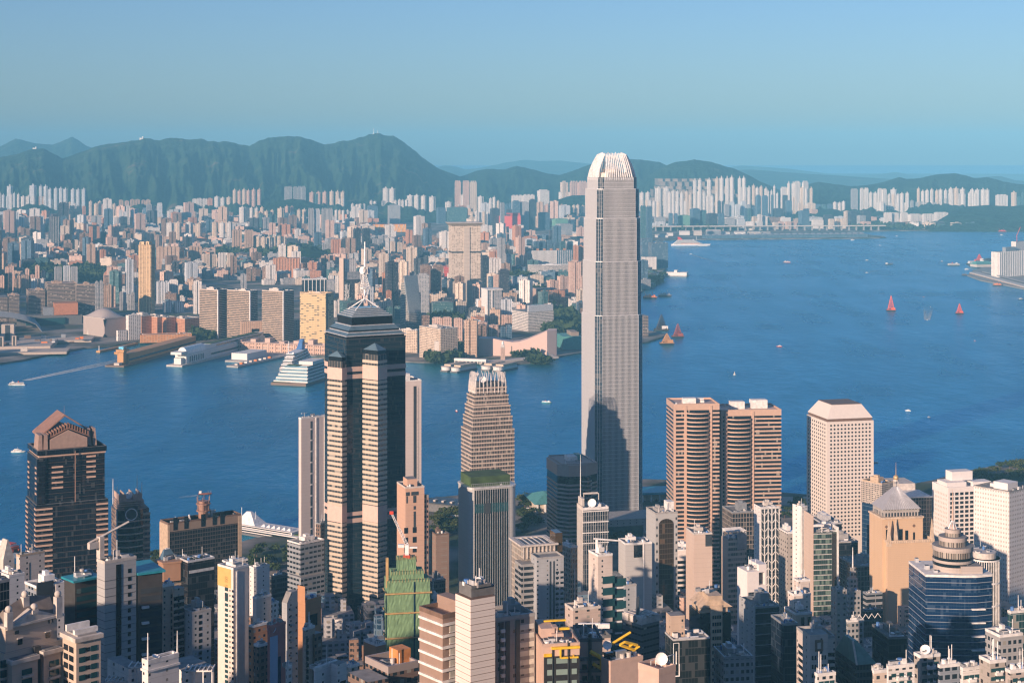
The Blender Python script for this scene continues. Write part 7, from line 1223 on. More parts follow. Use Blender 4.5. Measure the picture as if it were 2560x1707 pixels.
b=K('residential_tower','orange apartment slab with vertical ribs below the green knoll','31',158,168,404,1275-1028+0,1460-1028,12,cat='apartment block'); b.body('k_orange'); b.fins('orange_rib','R',9,2.4,1.8,0,b.h); b.roof(8,'terracotta',6)
b=K('office_tower','white-framed slim hotel beside the winged-cap tower','31',2072,2120,2258,535,840,20,cat='hotel'); b.body('k_grey'); b.box('white_frame','white_paint',-1,2,-2,0,0,b.h+3); b.box('white_frame','white_paint',b.w2*.3,b.w2*.36,-2,0,0,b.h); b.box('white_roof','white_paint',-1.5,b.w2+1,-2.5,b.w1,b.h,b.h+3); b.box('side_wall','white_paint',-1.,0,0,b.w1,0,b.h)
# arts centre with the swept roof, clock tower
def arts():
    p0=at(PX('31',2042),PY('31',1135),3.); p1=at(PX('32',322),PY('32',1140),3.); a=Vector(p0[:2]); c=Vector(p1[:2]); L=(c-a).length; ph=math.atan2(c.y-a.y,c.x-a.x)
    e=thing('arts_centre','pink windowless arts centre with a swept ski-slope roof','arts centre',(a.x,a.y,3.),ph)
    d=a.y; k=d/F/3.672; prof=[(0,160),(.22,158),(.35,140),(.5,126),(.6,132),(.72,155),(.85,190),(1.,232)]; m=MB(); pts=[(L*f,h*k) for f,h in prof]; dp=46
    i=len(pts); m.v=[(x,0,0) for x,z in pts]+[(x,0,z) for x,z in pts]+[(x,dp,0) for x,z in pts]+[(x,dp,z*.96) for x,z in pts]
    for q in range(i-1): m.f+=[(q,q+1,i+q+1,i+q),(i+q,i+q+1,3*i+q+1,3*i+q),(2*i+q+1,2*i+q,3*i+q,3*i+q+1)]; m.m+=[0,0,0]
    m.f+=[(0,i,3*i,2*i),(i-1,3*i-1,4*i-1,2*i-1)]; m.m+=[0,0]; m.build('swept_hall','pink_stucco',e); w2=(PX('32',415)-PX('32',322))/F*d
    MB().loft([(L,0),(L+w2*.9,18),(L+w2*.9,dp),(L,dp)],0,[(L,0),(L+w2*.9,18),(L+w2*.9,dp),(L,dp)],232*k).build('end_wall','pink_stucco',e); MB().box(L*.48,L*.49,-.4,0,0,90*k).build('seam','dark_metal',e)
    MB().loft([(L-1,-4),(L+w2*.6,10),(L+w2*.6,16),(L-1,0)],0,[(L-.5,-.5),(L+w2*.5,14),(L+w2*.5,16),(L-.5,0)],48*k).build('buttress','pale_stone',e)
arts()
x,y,z=at(PX('31',2266),PY('31',1182),3.); e=thing('clock_tower','slender red-brown clock tower with a white dome by the ferry pier','clock tower',(x,y,3.),R(12)); k=y/F/3.672
MB().box(-17*k,17*k,-17*k,17*k,0,120*k).build('shaft','pink_granite',e); MB().box(-19*k,19*k,-19*k,19*k,120*k,126*k).build('cornice','pale_stone',e); MB().box(-14*k,14*k,-14*k,14*k,126*k,150*k).build('clock_stage','pale_stone',e); MB().cyl(0,0,11*k,150*k,165*k,10).build('belfry','steel_white',e); MB().dome(0,0,165*k,11*k,16*k).build('dome','steel_white',e)
for q in (0,1): MB().cyl(0,0,8*k,0,.8,14).build('clock_face','steel_white',e).matrix_local=Matrix.Translation((0,-14*k,138*k))@Matrix.Rotation(R(90),4,'X') if q==0 else Matrix.Translation((-14*k,0,138*k))@Matrix.Rotation(R(-90),4,'Y')
# white-finned hotel, curved hotel, wrapped blocks, arena, blue tip towers
b=K('hotel','white vertically finned hotel slab under red roof cabins','42',128,140,552,1200,1355,14,cat='hotel'); b.body('k_blue'); b.fins('white_paint','R',26,2.6,2.2,0,b.h,0,.66); b.fins('white_paint','R',8,1.2,1.2,0,b.h,.68,1.); 
for kx in range(6): b.box('roof_cabin','terracotta',b.w2*(.08+.15*kx),b.w2*(.08+.15*kx)+7,6,18,b.h,b.h+6)
b=K('hotel','white curved banded hotel in front of the finned one','42',158,172,560,1338,1455,14,40,cat='hotel'); n=10; a=b.w2; P=[(a*k/n,-6*math.sin(math.pi*k/n)) for k in range(n+1)]+[(a,40),(0,40)]; b.add('walls',MB().prism(P,0,b.h),'k_bandwhite'); b.roof(6,'white_paint',5)
b=K('building_site','block wrapped in bright red sheeting on the far plain','41',2230,2238,2430,880,1025,8,cat='construction site'); b.box('walls','k_dark',1,b.w2*.5,1,b.w1,0,b.h+6); b.box('red_sheeting','red_sheet',0,b.w2,0,b.w1,0,b.h-1) ; b.box('red_sheeting','red_sheet2',b.w2*.36,b.w2*.98,2,b.w1,b.h-1,b.h+14)
def arena():
    b=K('sports_arena','bright orange long arena with white zigzag trusses on the far plain','41',1058,1064,1378,962,1030,8,60,cat='arena'); b.body('arena_orange'); a=b.w2; m=MB(); n=7
    for k in range(n):
        u=a*k/n; m.tube((u,-1,0),(u+a/n*.5,-1,b.h),1.1,4); m.tube((u+a/n*.5,-1,b.h),(u+a/n,-1,0),1.1,4)
    b.add('truss',m,'white_paint'); b.box('lower_hall','red_sheet',a*.1,a*.58,-8,-2,0,b.h*.36); b.box('roof_edge','orange_paint',-1,a+1,-1.5,2,b.h,b.h+2)
arena()
b=K('residential_tower','blue glass flats stepping up at the tip of the far shore','42',1272,1282,1432,1130,1362,10,50,cat='apartment block'); b.body('k_blue'); b.roof(5,'k_blue',3,None,True,False,8); s=b.sub('42',1185,1195,1280,1090,b.d+200,10,40); s.body('k_blue','tower_wing'); s=b.sub('42',1150,1200,1328,1258,b.d-60,10,20); s.body('k_white','white_wing')

# ---------------------------------------------------------------- quays, piers, boats, trees on both shores
def local(px,py,z=3.): x,y,_=at(px,py,z); return x,y
def along(name,label,cat,p0,p1,z0=0.,group=None):
    a=Vector(local(*p0)); c=Vector(local(*p1)); ph=math.atan2(c.y-a.y,c.x-a.x); e=thing(name,label,cat,(a.x,a.y,z0),ph,group); return e,(c-a).length
def bx(e,name,mat,*b): return MB().box(*b).build(name,mat,e)
# unfinished concrete platform on the far left quay
cp=thing('construction_platform','broad pale concrete platform under construction on the far left quay','construction site',(wx(0,3500),3430,3.),R(9))
bx(cp,'slab','con_pale',-260,120,10,150,0,9); bx(cp,'slab','con_pale',-200,160,-60,9.8,0,4.5); bx(cp,'slab','con_pale',-60,190,150.2,230,0,5)
for k,(u,v,w_,d_,h) in enumerate(((-92,60,16,14,26),(-30,40,12,12,22),(15,18,10,10,20),(5,130,26,18,34),(40,30,9,9,20),(-150,90,14,12,16))):
    bx(cp,'core_wall','con_pale',u,u+w_,v,v+d_,9,9+h); bx(cp,'core_slot','dark_metal',u+w_*.3,u+w_*.7,v-.3,v+.1,9,8+h)
r_=random.Random(3)
for k in range(34): u,v=r_.uniform(-250,180),r_.uniform(-50,220); bx(cp,'material_stack',r_.choice(['pale_stone','orange_paint','brown','white_paint','grey_metal']),u,u+r_.uniform(4,14),v,v+r_.uniform(3,9),9 if 10<v<150 else 5,9+r_.uniform(2,6))
st=thing('station_roof','dark ribbed arched hall roof at the far left quay','station',(wx(-60,3800),3780,3.),R(18)); n=12
P=[(150*(k/n),46*math.sin(math.pi*(.12+.88*k/n)) if 0 else 40*math.sqrt(max(0,1-(k/n)**2))) for k in range(n+1)]; m=MB()
for j in range(2):
    for x,z in P: m.v.append((x,j*120,z))
for k in range(n): m.f.append((k,k+1,n+2+k,n+1+k)); m.m.append(0)
m.build('arched_roof','station_grey',st)
for j in range(7):
    m=MB()
    for (x0,z0),(x1,z1) in zip(P,P[1:]): m.tube((x0,j*20,z0+.5),(x1,j*20,z1+.5),1.4,4)
    m.build('roof_rib','grey_metal',st)
lw=thing('exhibition_block','low dark terraced block with an orange-red cube beside the lantern-like hall','building',(wx(55,4000),3960,3.),R(18)); bx(lw,'terrace','dark_concrete',0,150,0,40,0,22); bx(lw,'glass_hall','glass_teal',20,110,-6,-.2,0,16); bx(lw,'red_cube','brick_orange',85,140,-4,40,22.2,50); bx(lw,'grey_cube','grey_metal',60,84,0,30,22.2,40)
# piers on the far side
e,L=along('ferry_pier','long ochre ferry pier building with a round control tower','pier',(312,912),(492,862)); e.scale=(1,.6,.9); bx(e,'deck','brown',-14,L,-8,58,-1,3.2); bx(e,'hall','ochre',22,L,4,44,3.3,22); bx(e,'roof_edge','ochre',20,L,2,46,22.1,24); bx(e,'control_tower','ochre',6,20,10,26,3.3,30); bx(e,'tower_deck','ochre',1,25,4,32,30.1,35); bx(e,'tower_cab','glass_dark',6,20,10,26,35.1,41); bx(e,'side_gallery','glass_dark',24,L,3.4,3.9,9,13); bx(e,'landing','pale_stone',-10,4,12,30,3.3,8)
e,L=along('breakwater_arm','thin ochre breakwater arm with a marker post','pier',(250,878),(345,858)); bx(e,'wall','ochre',0,L,0,9,-1,4); MB().cyl(3,4,.8,4,14,6).build('marker_post','steel_white',e)
e,L=along('breakwater_arm','thin ochre inner breakwater arm beside the ferry pier','pier',(285,881),(335,886)); bx(e,'wall','ochre',0,L,0,8,-1,4)
e,L=along('ocean_terminal','long white barrel-ended pier terminal pointing into the harbour','pier',(458,912),(665,860)); e.scale=(1,.5,1)
bx(e,'deck','pale_stone',-10,L,-6,62,-1,3.2); bx(e,'hall','white_hall',16,L,4,52,3.3,21); bx(e,'upper_hall','white_hall',95,L,12,48,21.1,29); bx(e,'deckhouse','white_hall',4,30,14,44,3.3,15); bx(e,'viewing_deck','white_hall',-2,26,6,52,22,27); 
n=9; m=MB(); 
for (u0,u1) in ((22,100),): m.loft([(0,0)]*3,0,[(0,0)]*3,0) if 0 else None; Pq=[(28+20*math.cos(math.pi*j/n),21.1+13*math.sin(math.pi*j/n)) for j in range(n+1)]
for u in (22,100):
    for v,z in Pq: m.v.append((u,v,z))
for j in range(n): m.f.append((j,j+1,n+2+j,n+1+j)); m.m.append(0)
m.f+= [tuple(range(n,-1,-1)),tuple(range(n+1,2*n+2))]; m.m+=[0,0]; m.build('barrel_roof','steel_white',e)
for j in range(7): bx(e,'tall_window','glass_dark',30+j*9,34+j*9,3.7,4.1,5,16)
bx(e,'window_strip','glass_dark',120,L-10,3.6,4.1,9,12); bx(e,'window_strip','glass_dark',150,L-10,11.6,12.1,23,26); bx(e,'roof_garden','turf',130,L-20,16,44,29.1,30.2)
e,L=along('finger_pier','low grey finger pier with a white pavilion','pier',(598,915),(742,884)); bx(e,'deck','concrete',-4,L,0,26,-1,3.4); bx(e,'pavilion','white_hall',L*.38,L*.72,34,70,0,16); bx(e,'pavilion_link','concrete',L*.3,L,26.2,74,-1,3.3)
for j in range(8): bx(e,'kiosk',['pale_stone','orange_paint','white_paint'][j%3],L*.08*j+6,L*.08*j+12,8,14,3.4,6.5)
# cruise ship at its berth
def liner(name,label,px,py,L,hd,funnel='blue_paint',H_=1.,berth=False):
    x,y,_=at(px,py,0); e=thing(name,label,'cruise ship',(x,y,0),R(hd)); W=L*.13; h=L*.052*H_
    def hull(s,z0,z1,name,mat,f0=0.,f1=1.,w=1.,bl=False):
        P=[]; n=10
        for j in range(n+1): t=j/n; P.append((L*(f0+(f1-f0)*t),-W/2*w*(min(1,1-(t-.8)*1.2 if t>.8 else 1) if bl else min(1,(1-t)*3.2 if t>.7 else 1,.75+t*2))))
        P=P+[(p[0],-p[1]) for p in reversed(P)]; Q=[(p[0]+(L*.025 if p[0]>L*.9 else 0),p[1]) for p in P]; MB().loft(P,z0,Q,z1).build(name,mat,e)
    hull(1,-1,h,'hull','steel_white'); hull(1,-.9,h*.18,'waterline','blue_paint',.002,.995,1.01)
    for j in range(5): hull(1,h+j*h*.42,h+(j+1)*h*.42-.4,'deck','steel_white',.05+.03*j,.80-.05*j,.97-.05*j,True); hull(1,h+j*h*.42+h*.10,h+j*h*.42+h*.26,'window_band','glass_grey',.06+.03*j,.803-.05*j,.985-.05*j,True)
    zt=h*3.1; MB().loft([(L*.18,-W*.2),(L*.3,-W*.2),(L*.3,W*.2),(L*.18,W*.2)],zt,[(L*.16,-W*.12),(L*.22,-W*.12),(L*.22,W*.12),(L*.16,W*.12)],zt+h*1.35).build('funnel',funnel,e); MB().box(L*.168,L*.235,-W*.17,W*.17,zt+h*.5,zt+h*.95).build('funnel_stripe','red_paint',e)
    MB().tube((L*.66,0,zt),(L*.65,0,zt+h*1.8),.8,5).tube((L*.65,-4,zt+h),(L*.65,4,zt+h),.4,4).build('radar_mast','steel_white',e)
    for q in range(8): MB().box(L*(.25+.06*q),L*(.25+.06*q)+8,-W*.5,-W*.46,h*1.1,h*1.4).build('lifeboat','orange_paint',e)
    MB().dome(L*.58,W*.2,zt-1,3.2,full=True).build('radome','steel_white',e); return e
liner('cruise_ship','large white cruise ship with a red and blue funnel at its berth',768,917,200,262,'blue_paint',1.25)
p=thing('terraced_terminal','white terraced terminal stepping down to a brown quay beside the cruise ship','terminal',(*local(677,962,0),0),R(-17)); k=gd(965)/F; L=96*k
bx(p,'quay','brown',0,L,0,170,-1,4.5); bx(p,'lawn_strip','turf',1,L*.5,3,9,4.6,5.1)
for j in range(5): bx(p,'terrace','white_hall',1+j*1.5,L-1-j*3,9+j*7,168,4.6+j*5,4.6+j*5+2.7); bx(p,'terrace_glass','glass_grey',3+j*1.5,L-3-j*3,11+j*7,166,4.6+j*5+2.75,4.55+(j+1)*5)
bx(p,'roof_lawn','turf',10,L*.5,46,58,29.7,30.4); bx(p,'roof_cabin','white_hall',L*.4,L*.8,60,110,29.7,36)
# star-shaped ferry landings below the hotel
for lab,p0,p1 in (('double white ferry landing below the beige hotel',(1105,924),(1150,928)),('double white ferry landing below the clock tower',(1205,922),(1258,926))):
    e,L=along('ferry_landing',lab,'pier',p0,p1)
    for s_ in (0,1):
        v=s_*0; u=s_*L*.55; w_=L*.4
        bx(e,'pier_deck','dark_concrete',u,u+w_,-6,60,-1,3); bx(e,'lower_hall','white_hall',u+1,u+w_-1,2,58,3.1,8); bx(e,'upper_hall','sand_stone',u+1,u+w_-1,6,56,8.1,13); MB().cyl(u+w_/2,2,w_*.55,3.1,9,14).build('rounded_end','white_hall',e); MB().cyl(u+w_/2,2,w_*.62,9.1,10,14).build('roof_rim','pale_stone',e)
e,L=along('footbridge','white covered walkway joining the two ferry landings','walkway',(1135,907),(1215,910),3.); bx(e,'deck','white_hall',0,L,0,8,4,9)
for j in range(9): bx(e,'column','pale_stone',L*j/8.3,L*j/8.3+2,1,7,0,4)
e,L=along('promenade','pale curved waterfront promenade on columns below the arts centre','promenade',(1195,908),(1390,893)); bx(e,'deck','pale_stone',0,L,-10,16,2,5.5)
for j in range(24): bx(e,'column','dark_concrete',L*j/24,L*j/24+2,-9,-7,-1,2)
# low ground and works beyond the great tower
b=K('exhibition_block','green-roofed works site beside the arts centre','32',452,470,640,960,1080,10,70,cat='construction site'); b.body('green_roof'); b.box('earth_mound','quarry_rock',20,b.w2*.9,10,60,b.h,b.h+8)
b=K('office_block','dark broad museum block by the inner bay','32',318,330,528,600,700,12,70,cat='building'); b.body('k_brown'); b=K('hotel','white hotel with a tall pale roof fin above the arts centre','32',0,150,382,735,915,30,cat='hotel'); b.body('k_bandwhite'); b.add('roof_fin',MB().loft([(2,2),(b.w2,2),(b.w2,8),(2,8)],b.h,[(2,2),(b.w2,2),(b.w2,8),(2,8)],b.h+15),'silver'); b=K('building','brown cylinder-edged theatre block near the inner bay','32',190,232,415,525,690,14,50,cat='building'); b.body('k_dark'); b.box('side_panel','pink_granite',-1,0,0,b.w1,0,b.h)
b=K('station_hall','wide low dark-roofed hall before the white curved hotel','32',-60,-20,312,420,470,8,60,cat='station'); b.body('station_grey')
b=K('office_block','banded flats at the point beside the derrick barges','32',1195,1205,1252,770,960,14,40,cat='tower'); b.body('k_band'); sheet('inlet_water',[local(*p) for p in ((1420,748),(1470,735),(1475,775),(1440,768))],3.05,'water'); sheet('inlet_water',[local(*p) for p in ((955,606),(1120,604),(1125,618),(960,617))],3.05,'water')
e,L=along('ferry_pier','white low pier jutting from the far shore past the great tower','pier',(1658,689),(1716,690)); bx(e,'deck','concrete',-20,L,0,60,-1,3); bx(e,'hall','white_hall',0,L,6,50,3.1,14); bx(e,'roof_block','white_hall',L*.45,L*.58,10,40,14.1,21)
# runway, terminal, expressway
e,L=along('runway_terminal','long low grey terminal with a scalloped roof on the old runway','terminal',(1770,597),(2172,593),3.); bx(e,'hall','k_blue',0,L,10,90,0,15); n=26
for j in range(n): MB().cyl(L*(j+.5)/n,50,L/n*.52,15.1,20,8,L/n*.3).build('roof_shell','grey_metal',e)
e,L=along('expressway_viaduct','long pale elevated expressway running along the far shore','viaduct',(1620,578),(2215,576),3.); bx(e,'deck','pale_stone',0,L,0,30,22,27)
for j in range(32): bx(e,'pier_column','concrete',L*j/32,L*j/32+6,8,22,0,22)
def hangar(k,px,py,w_,h): x,y=local(px,py); e=thing('runway_shed',f'{["small white","wide white","low cream","grey"][k%4]} shed on the old runway, {nth(k,9)}','shed',(x,y,3.),R(6)); bx(e,'walls',['white_hall','white_hall','pale_stone','grey_metal'][k%4],0,w_,0,w_*.5,0,h); MB().loft([(-1,-1),(w_+1,-1),(w_+1,w_*.5+1),(-1,w_*.5+1)],h,[(0,w_*.24),(w_,w_*.24),(w_,w_*.26),(0,w_*.26)],h+w_*.1).build('roof','pale_stone',e)
for k,(px,py,w_,h) in enumerate(((1668,590,30,14),(1700,588,50,18),(1735,589,40,22),(1768,590,70,24),(1802,589,46,14),(1838,590,52,18),(1872,589,60,14),(1905,588,44,12),(1640,594,60,10))): hangar(k,px,py,w_,h)
# the white housing slab and quay at the right edge
b=K('housing_block','white slotted housing slab on the quay at the right edge of the frame','33',2050,2118,2480,185,418,40,cat='apartment block'); b.body('k_white'); b.fins('white_paint','R',22,4,2.4,0,b.h); b.box('tall_part','k_white',b.w2*.5,b.w2,b.w1*.4,b.w1,b.h,b.h+30); b.box('roof_works','grey_metal',b.w2*.2,b.w2*.45,4,b.w1*.6,b.h,b.h+14); m=MB(); u=b.w2*.52; m.tube((u,10,b.h+30),(u,10,b.h+54),1,4).tube((u-2,10,b.h+48),(u+14,6,b.h+78),.9,4); b.add('site_crane',m,'red_paint')
e,L=along('quay_road','curved pale quay road on brown piles at the right edge','quay',(2425,684),(2545,716),0); bx(e,'deck','pale_stone',-6,L*1.6,0,26,4,8); bx(e,'upper_road','concrete',4,L*1.6,40,52,9,11)
for j in range(26): bx(e,'pile','brick_orange',L*1.6*j/26,L*1.6*j/26+7,-1,3,-1,4)
for k,(px,py) in enumerate(((2442,668),(2470,660))): x,y=local(px,py); e=thing('pier_hall',['green-roofed ferry hall beside the white housing slab','dark lattice-roofed hall beside the white housing slab'][k],'pier',(x,y,3),R(20)); bx(e,'walls','pale_stone',0,70,0,40,0,10); MB().loft([(-3,-3),(73,-3),(73,43),(-3,43)],10,[(8,18),(62,18),(62,22),(8,22)],20).build('roof',['green_roof','dark_metal'][k],e)
# ------- boats
BT=0
def boat(kind_,label,px,py,Lpx,hd=0.,hullc='steel_white',grp=None):
    x,y,_=at(px,py,0); L=Lpx/F*y; e=thing({'motor':'motor_boat','ferry':'ferry','cargo':'cargo_ship','derrick':'derrick_barge','barge':'barge'}[kind_],label,{'motor':'boat','ferry':'ferry','cargo':'ship','derrick':'barge','barge':'barge'}[kind_],(x,y,0),R(hd)); W=L*.26
    def hull(l0,l1,z0,z1,w,name,mat,point=True,b0=.86):
        P=[(l0,-w/2),(l0+(l1-l0)*.72,-w/2),(l1,-w*.06),(l1,w*.06),(l0+(l1-l0)*.72,w/2),(l0,w/2)] if point else [(l0,-w/2),(l1,-w/2),(l1,w/2),(l0,w/2)]
        Q=[((p[0]-l0)*b0+l0,p[1]*b0) for p in P]; MB().loft(Q,z0,P,z1).build(name,mat,e)
    if kind_=='motor':
        hull(-L/2,L/2,-.4,L*.09,W,'hull',hullc); hull(-L*.36,L*.22,L*.09,L*.17,W*.8,'cabin','steel_white',True,1); hull(-L*.30,L*.17,L*.11,L*.145,W*.83,'cabin_glass','glass_dark',True,1); hull(-L*.28,L*.06,L*.17,L*.225,W*.7,'upper_deck','steel_white',True,1); MB().tube((-L*.05,0,L*.22),(-L*.07,0,L*.36),L*.008,4).build('mast','steel_white',e)
    elif kind_=='ferry':
        hull(-L/2,L/2,-.5,L*.05,W,'hull',hullc); bx(e,'lower_deck','steel_white',-L*.44,L*.38,-W*.46,W*.46,L*.05,L*.105); bx(e,'window_band','glass_dark',-L*.42,L*.36,-W*.47,W*.47,L*.068,L*.092); bx(e,'upper_deck','steel_white',-L*.42,L*.36,-W*.44,W*.44,L*.107,L*.155); bx(e,'window_band','glass_dark',-L*.40,L*.34,-W*.45,W*.45,L*.12,L*.142); bx(e,'wheelhouse','steel_white',L*.12,L*.26,-W*.2,W*.2,L*.156,L*.2); MB().cyl(-L*.12,0,L*.03,L*.156,L*.24,8).build('funnel','red_paint',e); MB().tube((L*.2,0,L*.2),(L*.2,0,L*.3),L*.006,4).build('mast','steel_white',e)
    elif kind_=='cargo':
        hull(-L/2,L/2,-.5,L*.07,W*.7,'hull',hullc); bx(e,'bridge_house','steel_white',-L*.46,-L*.28,-W*.3,W*.3,L*.07,L*.24); bx(e,'window_band','glass_dark',-L*.29,-L*.277,-W*.28,W*.28,L*.2,L*.225); 
        for j in range(3): bx(e,'hatch','brown',-L*.22+j*L*.2,-L*.06+j*L*.2,-W*.24,W*.24,L*.07,L*.1)
        for j in (-.24,.2,.4): MB().tube((L*j,0,L*.07),(L*j,0,L*.26),L*.008,4).build('derrick_post','sand_stone',e)
        MB().cyl(-L*.4,0,L*.03,L*.24,L*.32,8).build('funnel','dark_metal',e)
    else:
        hull(-L/2,L/2,-.5,L*.10,L*.42,'hull','dark_hull',False,.92); bx(e,'deck_edge',hullc,-L*.49,L*.49,-L*.2,L*.2,L*.1,L*.13)
        if kind_=='derrick':
            hgt=L*1.55 if grp is None else L*grp; m=MB(); 
            for sx,sy in ((-1,-1),(1,-1),(1,1),(-1,1)): m.tube((sx*L*.34,sy*L*.15,L*.13),(0+sx*L*.02,0,hgt),L*.022,4)
            for j in range(7):
                t0,t1=j/7,(j+1)/7; a0,a1=L*.34*(1-t0),L*.34*(1-t1); y0,y1=L*.15*(1-t0),L*.15*(1-t1); z0,z1=L*.13+(hgt-L*.13)*t0,L*.13+(hgt-L*.13)*t1
                for sy in (-1,1): m.tube((-a0,sy*y0,z0),(a1,sy*y1,z1),L*.014,4); m.tube((a0,sy*y0,z0),(-a1,sy*y1,z1),L*.014,4); m.tube((-a1,sy*y1,z1),(a1,sy*y1,z1),L*.014,4)
            m.build('a_frame',hullc,e); bx(e,'deckhouse','white_hall' if 'white' in label else hullc,L*.02,L*.42,-L*.15,L*.15,L*.13,L*.32); bx(e,'winch','dark_metal',-L*.3,-L*.05,-L*.1,L*.1,L*.13,L*.24)
        else:
            for j in range(5): bx(e,'cargo_box',hullc,-L*.4+j*L*.16,-L*.28+j*L*.16,-L*.14,L*.14,L*.13,L*(.2+.05*(j%3)))
            for j in (-.3,.25): MB().tube((L*j,0,L*.13),(L*(j-.1),0,L*.5),L*.012,4).build('crane_boom',hullc,e)
    return e
def T(t,x,y): return PX(t,x),PY(t,y)
for k_,lab,t,x,y,w_,hd,hc in (
 ('ferry','red-hulled small ferry alone in the open blue water','33',172,280,19,170,'red_paint'),('motor','small grey launch trailing a straight wake to the right','33',905,262,9,180,'grey_metal'),('cargo','dark cargo ship with a cream bridge in mid-channel','33',1115,300,22,20,'dark_hull'),('motor','white launch with two faint wakes below the cargo ship','33',905,375,8,200,'steel_white'),
 ('cargo','white coaster seen end-on left of the moored ferries','33',1597,272,12,75,'brown'),('ferry','long cream ferry moored off the right-hand quay','33',1707,308,34,3,'dark_hull'),('ferry','white ferry moored nearest the white housing slab, rear one','33',1925,298,54,2,'dark_hull'),('ferry','white ferry moored nearest the white housing slab, front one','33',1945,314,52,2,'dark_hull'),('motor','white yacht near the right-hand quay','33',1828,345,13,5,'steel_white'),
 ('motor','white motor boat heading to the viewer between the red derricks','33',1462,810,10,265,'steel_white'),('motor','grey launch behind the white motor boat','33',1490,692,8,255,'grey_metal'),('motor','red and white boat in front of the great tower, right of it','33',102,1052,15,170,'red_paint'),('motor','white cruiser above the porthole tower roof','33',790,1560,13,100,'steel_white'),('motor','white double-decked launch right of the porthole tower','23',1283,172,15,160,'steel_white'),('motor','white launch heading away, rightmost off the porthole tower','23',1475,232,12,110,'steel_white'),
 ('cargo','brown junk hidden half behind the porthole tower','23',985,648,16,0,'brown'),('motor','dark tug at the right edge of the frame','33',2325,620,16,10,'dark_hull'),('ferry','green-hulled white ferry left of the great tower','22',320,98,27,-20,'green_roof'),('motor','red and white boat coming toward the masted tower side','21',1843,178,16,285,'red_paint'),
 ('motor','white yacht left of the black gable tower','20',170,550,36,0,'steel_white'),('cargo','red-brown junk leaving a small wake in the near harbour','20',1885,935,34,8,'dull_red'),('motor','tiny white launch off the runway tip','33',778,76,10,0,'steel_white'),('motor','tiny cream launch near the far right shore','33',2145,30,8,0,'steel_white'),('motor','tiny white launch with a curling wake past the liner','32',1640,205,7,200,'steel_white'),('motor','tiny cream launch under the white housing row','33',1183,40,6,0,'steel_white'),('motor','tiny launch between runway and cargo ship','33',1028,124,5,0,'steel_white'),('motor','tiny red launch left of the smaller red derrick','33',1430,598,5,0,'red_paint'),('motor','tiny red launch alone right of the red derricks','33',1900,998,6,0,'red_paint'),
 ('barge','ochre-loaded barge beside the great tower, left one','32',1268,610,35,0,'orange_paint'),('barge','grey barge with deck clutter, right of the ochre one','32',1405,592,33,2,'grey_metal'),('barge','rust workboat by the brown quay piles','33',2105,492,22,-12,'orange_paint'),('barge','red work barge moored off the far right shore','43',2150,1030,20,0,'red_paint'),('barge','small brown barge off the curved quay','33',1805,398,14,0,'brown')):
    px,py=T(t,x,y); boat(k_,lab,px,py,w_,hd,hc)
for lab,x,y,w_,ht,hc,t in (('large bright red derrick barge in open water',1130,722,23,1.62,'red_orange','33'),('smaller bright red derrick barge further right',1758,748,20,1.25,'red_orange','33'),('black derrick barge with white deckhouse by the point',1372,905,38,1.05,'dark_hull','32'),('black and red derrick barge, outermost off the point',1522,965,31,1.1,'dull_red','32'),('ochre derrick barge nearest the great tower',1422,1030,36,.75,'ochre','32'),('red crane barge behind the moored white ferries',1940,268,22,.8,'red_paint','33')):
    px,py=T(t,x,y); boat('derrick',lab,px,py,w_,rnd.uniform(-8,8),hc,ht)
liner('cruise_ship','white liner with a red funnel off the runway in the far harbour',1678,615,172,2,'red_paint')
# fast ferry with the long wake, red catamaran in the lower left corner
fx,fy=T('30',150,1405); boat('ferry','low white fast ferry drawing a long foaming wake',fx,fy,44,184,'steel_white')
cx_,cy_=T('10',48,350); x,y,_=at(cx_,cy_,0); e=thing('catamaran','red and white catamaran ferry in the lower left corner','ferry',(x,y,0),R(150)); 
for s_ in (-1,1): MB().loft([(-16,s_*5-1.6),(12,s_*5-1.6),(17,s_*5),(12,s_*5+1.6),(-16,s_*5+1.6)],-.5,[(-16,s_*5-2),(13,s_*5-2),(18,s_*5),(13,s_*5+2),(-16,s_*5+2)],2.6).build('hull','red_orange',e)
bx(e,'cabin','red_orange',-14,11,-6,6,2.7,5.6); bx(e,'window_band','glass_dark',-12,11.1,-6.1,6.1,3.6,4.7); bx(e,'upper_deck','steel_white',-12,6,-4.5,4.5,5.7,8.); bx(e,'wheelhouse','steel_white',0,6,-2.5,2.5,8.1,10.3); bx(e,'roof_stripe','red_paint',-12,-2,-4,4,8.05,8.6)
def mat_wake():
    m=D.materials.new('wake'); m.use_nodes=True; n=m.node_tree; b=n.nodes['Principled BSDF']; b.inputs['Base Color'].default_value=(.62,.68,.70,1); b.inputs['Roughness'].default_value=.7; L=n.links
    g=n.nodes.new('ShaderNodeNewGeometry'); t=n.nodes.new('ShaderNodeTexNoise'); t.inputs['Scale'].default_value=.10; t.inputs['Detail'].default_value=6; L.new(g.outputs['Position'],t.inputs['Vector'])
    at_=n.nodes.new('ShaderNodeAttribute'); at_.attribute_name='cover'; r=n.nodes.new('ShaderNodeMath'); r.operation='MULTIPLY_ADD'; r.inputs[1].default_value=1.6; L.new(at_.outputs['Fac'],r.inputs[0]); r.inputs[2].default_value=-.95
    ad=n.nodes.new('ShaderNodeMath'); ad.operation='ADD'; L.new(r.outputs[0],ad.inputs[0]); L.new(t.outputs[0],ad.inputs[1]); ad.use_clamp=True; L.new(ad.outputs[0],b.inputs['Alpha']); M['wake']=m
mat_wake()
